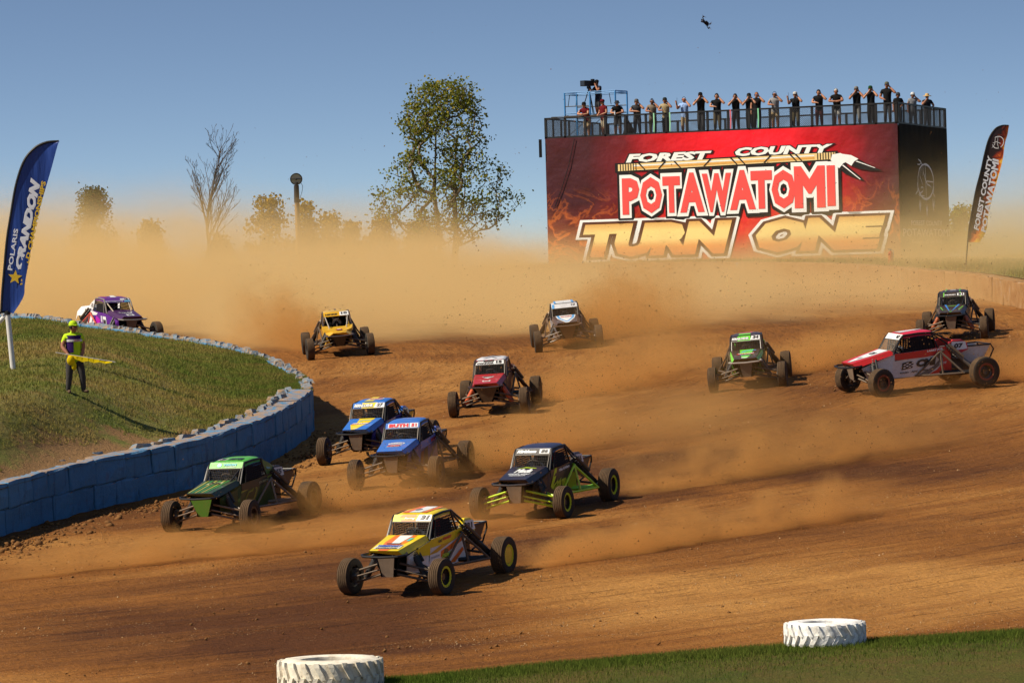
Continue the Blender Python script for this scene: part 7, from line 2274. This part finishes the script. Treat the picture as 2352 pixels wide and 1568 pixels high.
def plume(name, a, b, W, h0, h1, dens, label, fade=1.4, seed=0.0, col=(0.80, 0.44, 0.14)):
    """dust trail lying on the ground from a (the wheels) to b (where it thins out)"""
    a, b = np.array(a, float), np.array(b, float)
    d = b - a; L = float(np.linalg.norm(d))

    def dn(t):
        o = t.obj(); x, y, z = t.sep(o)
        k = t.math('DIVIDE', x, L, clamp=True)
        hh = t.math('ADD', h0, t.math('MULTIPLY', k, h1 - h0))
        wp = t.noise(t.mapv(o, scale=(.9, 1.2, 1.4), loc=(seed, 0, 0)), 1.0, 3, 0.6, 0.5)
        wide = t.math('MULTIPLY', t.math('ADD', .45, t.math('MULTIPLY', k, .55)), W / 2)
        q = t.math('DIVIDE', y, wide)
        side_ = t.math('SUBTRACT', 1.0, t.math('MULTIPLY', q, q), clamp=True)
        zz_ = t.math('SUBTRACT', 1.0, t.math('DIVIDE', z, t.math('MULTIPLY', hh, t.math('ADD', .35, t.math('MULTIPLY', wp, 1.5)))), clamp=True)
        head = t.math('MULTIPLY', k, 9.0, clamp=True)
        tail_ = t.math('POWER', t.math('SUBTRACT', 1.0, k, clamp=True), fade)
        v = t.math('MULTIPLY', t.math('MULTIPLY', side_, zz_), t.math('MULTIPLY', head, tail_))
        v = t.math('MULTIPLY', v, t.math('MULTIPLY', t.math('SUBTRACT', wp, .30, clamp=True), 3.0))
        return t.math('MULTIPLY', v, dens * 1.5)
    m_ = dust_mat(name + '_air', dn, col)
    mb = MB(); H_ = max(h0, h1) * 1.25
    mb.box((L / 2, 0, H_ / 2 - .15), (L, W, H_ + .3))
    o = mb.build(name, m_)
    z0, z1 = gz(*a), gz(*b)
    o.matrix_world = Matrix.Translation((a[0], a[1], z0)) @ Matrix.Rotation(math.atan2(d[1], d[0]), 4, 'Z') @ Matrix.Rotation(-math.atan2(z1 - z0, L), 4, 'Y')
    tag(o, label, 'dust', kind='stuff')
    return o


TRAILS = [((-.1, 93.0), (9.0, 100.6), 1.8, .50, 1.0, 7.5, 'low dust trail behind the yellow buggy', 1.2),
          ((2.1, 105.2), (12.5, 115.0), 3.6, .7, 1.9, 1.5, 'dust trail spreading behind the neon yellow buggy', 1.0),
          ((-1.6, 112.3), (3.2, 121.0), 3.4, .8, 1.6, 2.0, 'dust trail behind the light blue buggy', 1.0),
          ((-5.6, 104.6), (-1.2, 110.5), 2.6, .7, 1.2, 2.2, 'dust around the rear wheels of the green buggy', 1.2),
          ((-11.8, 96.3), (.6, 101.6), 1.8, .60, .80, 3.2, 'long low roost of dirt left across the near track', .6),
          ((.6, 131.0), (6.5, 141.0), 3.4, .7, 1.8, 1.6, 'dust trail behind the dark red buggy', 1.0),
          ((7.8, 134.4), (12.5, 143.5), 3.2, .7, 1.8, 1.6, 'dust trail behind the lime green buggy', 1.0),
          ((12.6, 129.4), (19.5, 133.0), 3.6, .8, 2.0, 1.5, 'dust kicked up behind the red sliding buggy', .9),
          ((1.6, 152.6), (6.0, 162.0), 4.6, 1.2, 2.8, 1.6, 'dust trail behind the brown black buggy', .7),
          ((-6.3, 156.0), (-10.0, 164.0), 3.6, 1.2, 2.6, 1.6, 'dust trail behind the golden yellow buggy', .7)]
for k, (a, b, W, h0, h1, dn_, lab, fd) in enumerate(TRAILS):
    plume('dust_trail', a, b, W, h0, h1, dn_, lab, fd, k * 3.7)


def veil_density(t):
    p = t.geo(); x, y, z = t.sep(p)
    base = t.math('ADD', t.math('MULTIPLY', y, 0.0644), t.math('MULTIPLY', x, 0.028))
    hgt = t.math('SUBTRACT', z, base)
    n = t.noise(t.mapv(p, scale=(.16, .07, .35)), 1.0, 3, .6, .4)
    top = t.math('ADD', .5, t.math('MULTIPLY', n, 3.4))
    k = t.math('SUBTRACT', 1.0, t.math('DIVIDE', hgt, top), clamp=True)
    ex_ = t.math('MULTIPLY', t.math('MULTIPLY', t.math('SUBTRACT', x, 0.5), .16, clamp=True), t.math('MULTIPLY', t.math('SUBTRACT', y, 104.0), .06, clamp=True))
    ex_ = t.math('MULTIPLY', ex_, t.math('MULTIPLY', t.math('SUBTRACT', 8.0, x), .30, clamp=True))
    n2 = t.math('MULTIPLY', t.math('SUBTRACT', n, .40, clamp=True), 3.6)
    return t.math('MULTIPLY', t.math('MULTIPLY', t.math('MULTIPLY', k, ex_), n2), 0.24)


M_VEIL = dust_mat('dust_veil', veil_density, (0.86, 0.50, 0.17))
domain('dust_veil', [(0.5, 104), (8.0, 104), (8.0, 154.0), (0.5, 154.0)], 6.0, 14.0, M_VEIL, 'thin dust hanging over the right half of the track')

# ------------------------------------------------------------------ clods and grit thrown through the air
PP = []; SS = []
for (a, b, W, h0, h1, dn_, lab, fd) in TRAILS:
    n = 520
    t_ = rng.random(n) ** 1.2; a_, b_ = np.array(a), np.array(b)
    d_ = b_ - a_; L_ = np.linalg.norm(d_); d_ = d_ / L_; nn_ = np.array([-d_[1], d_[0]])
    q = a_ + d_ * (t_ * L_)[:, None] + nn_ * (rng.normal(0, .25, n) * W)[:, None]
    z = ground_z(q[:, 0], q[:, 1]) + np.abs(rng.normal(0, .5, n)) * (h0 + (h1 * 1.4 - h0) * t_) * 1.5
    PP.append(np.c_[q, z]); SS.append(0.008 + .016 * rng.random(n) ** 2.2)
n = 3800
y_ = rng.uniform(100, 176, n); x_ = rng.uniform(-.02, .115, n) * y_
z_ = ground_z(x_, y_) + rng.exponential(1.5, n)
PP.append(np.c_[x_, y_, z_]); SS.append(0.007 + .018 * rng.random(n) ** 2.8)
n = 260
y_ = rng.uniform(100, 170, n); x_ = rng.uniform(-.08, .115, n) * y_
z_ = ground_z(x_, y_) + rng.uniform(1, 9, n)
PP.append(np.c_[x_, y_, z_]); SS.append(0.008 + .014 * rng.random(n) ** 2)
o = scatter('flying_dirt', np.concatenate(PP), np.concatenate(SS), M_CLOD, 1.0, True)
tag(o, 'dirt clods and grit flung through the air by the buggies', 'dirt', kind='stuff')
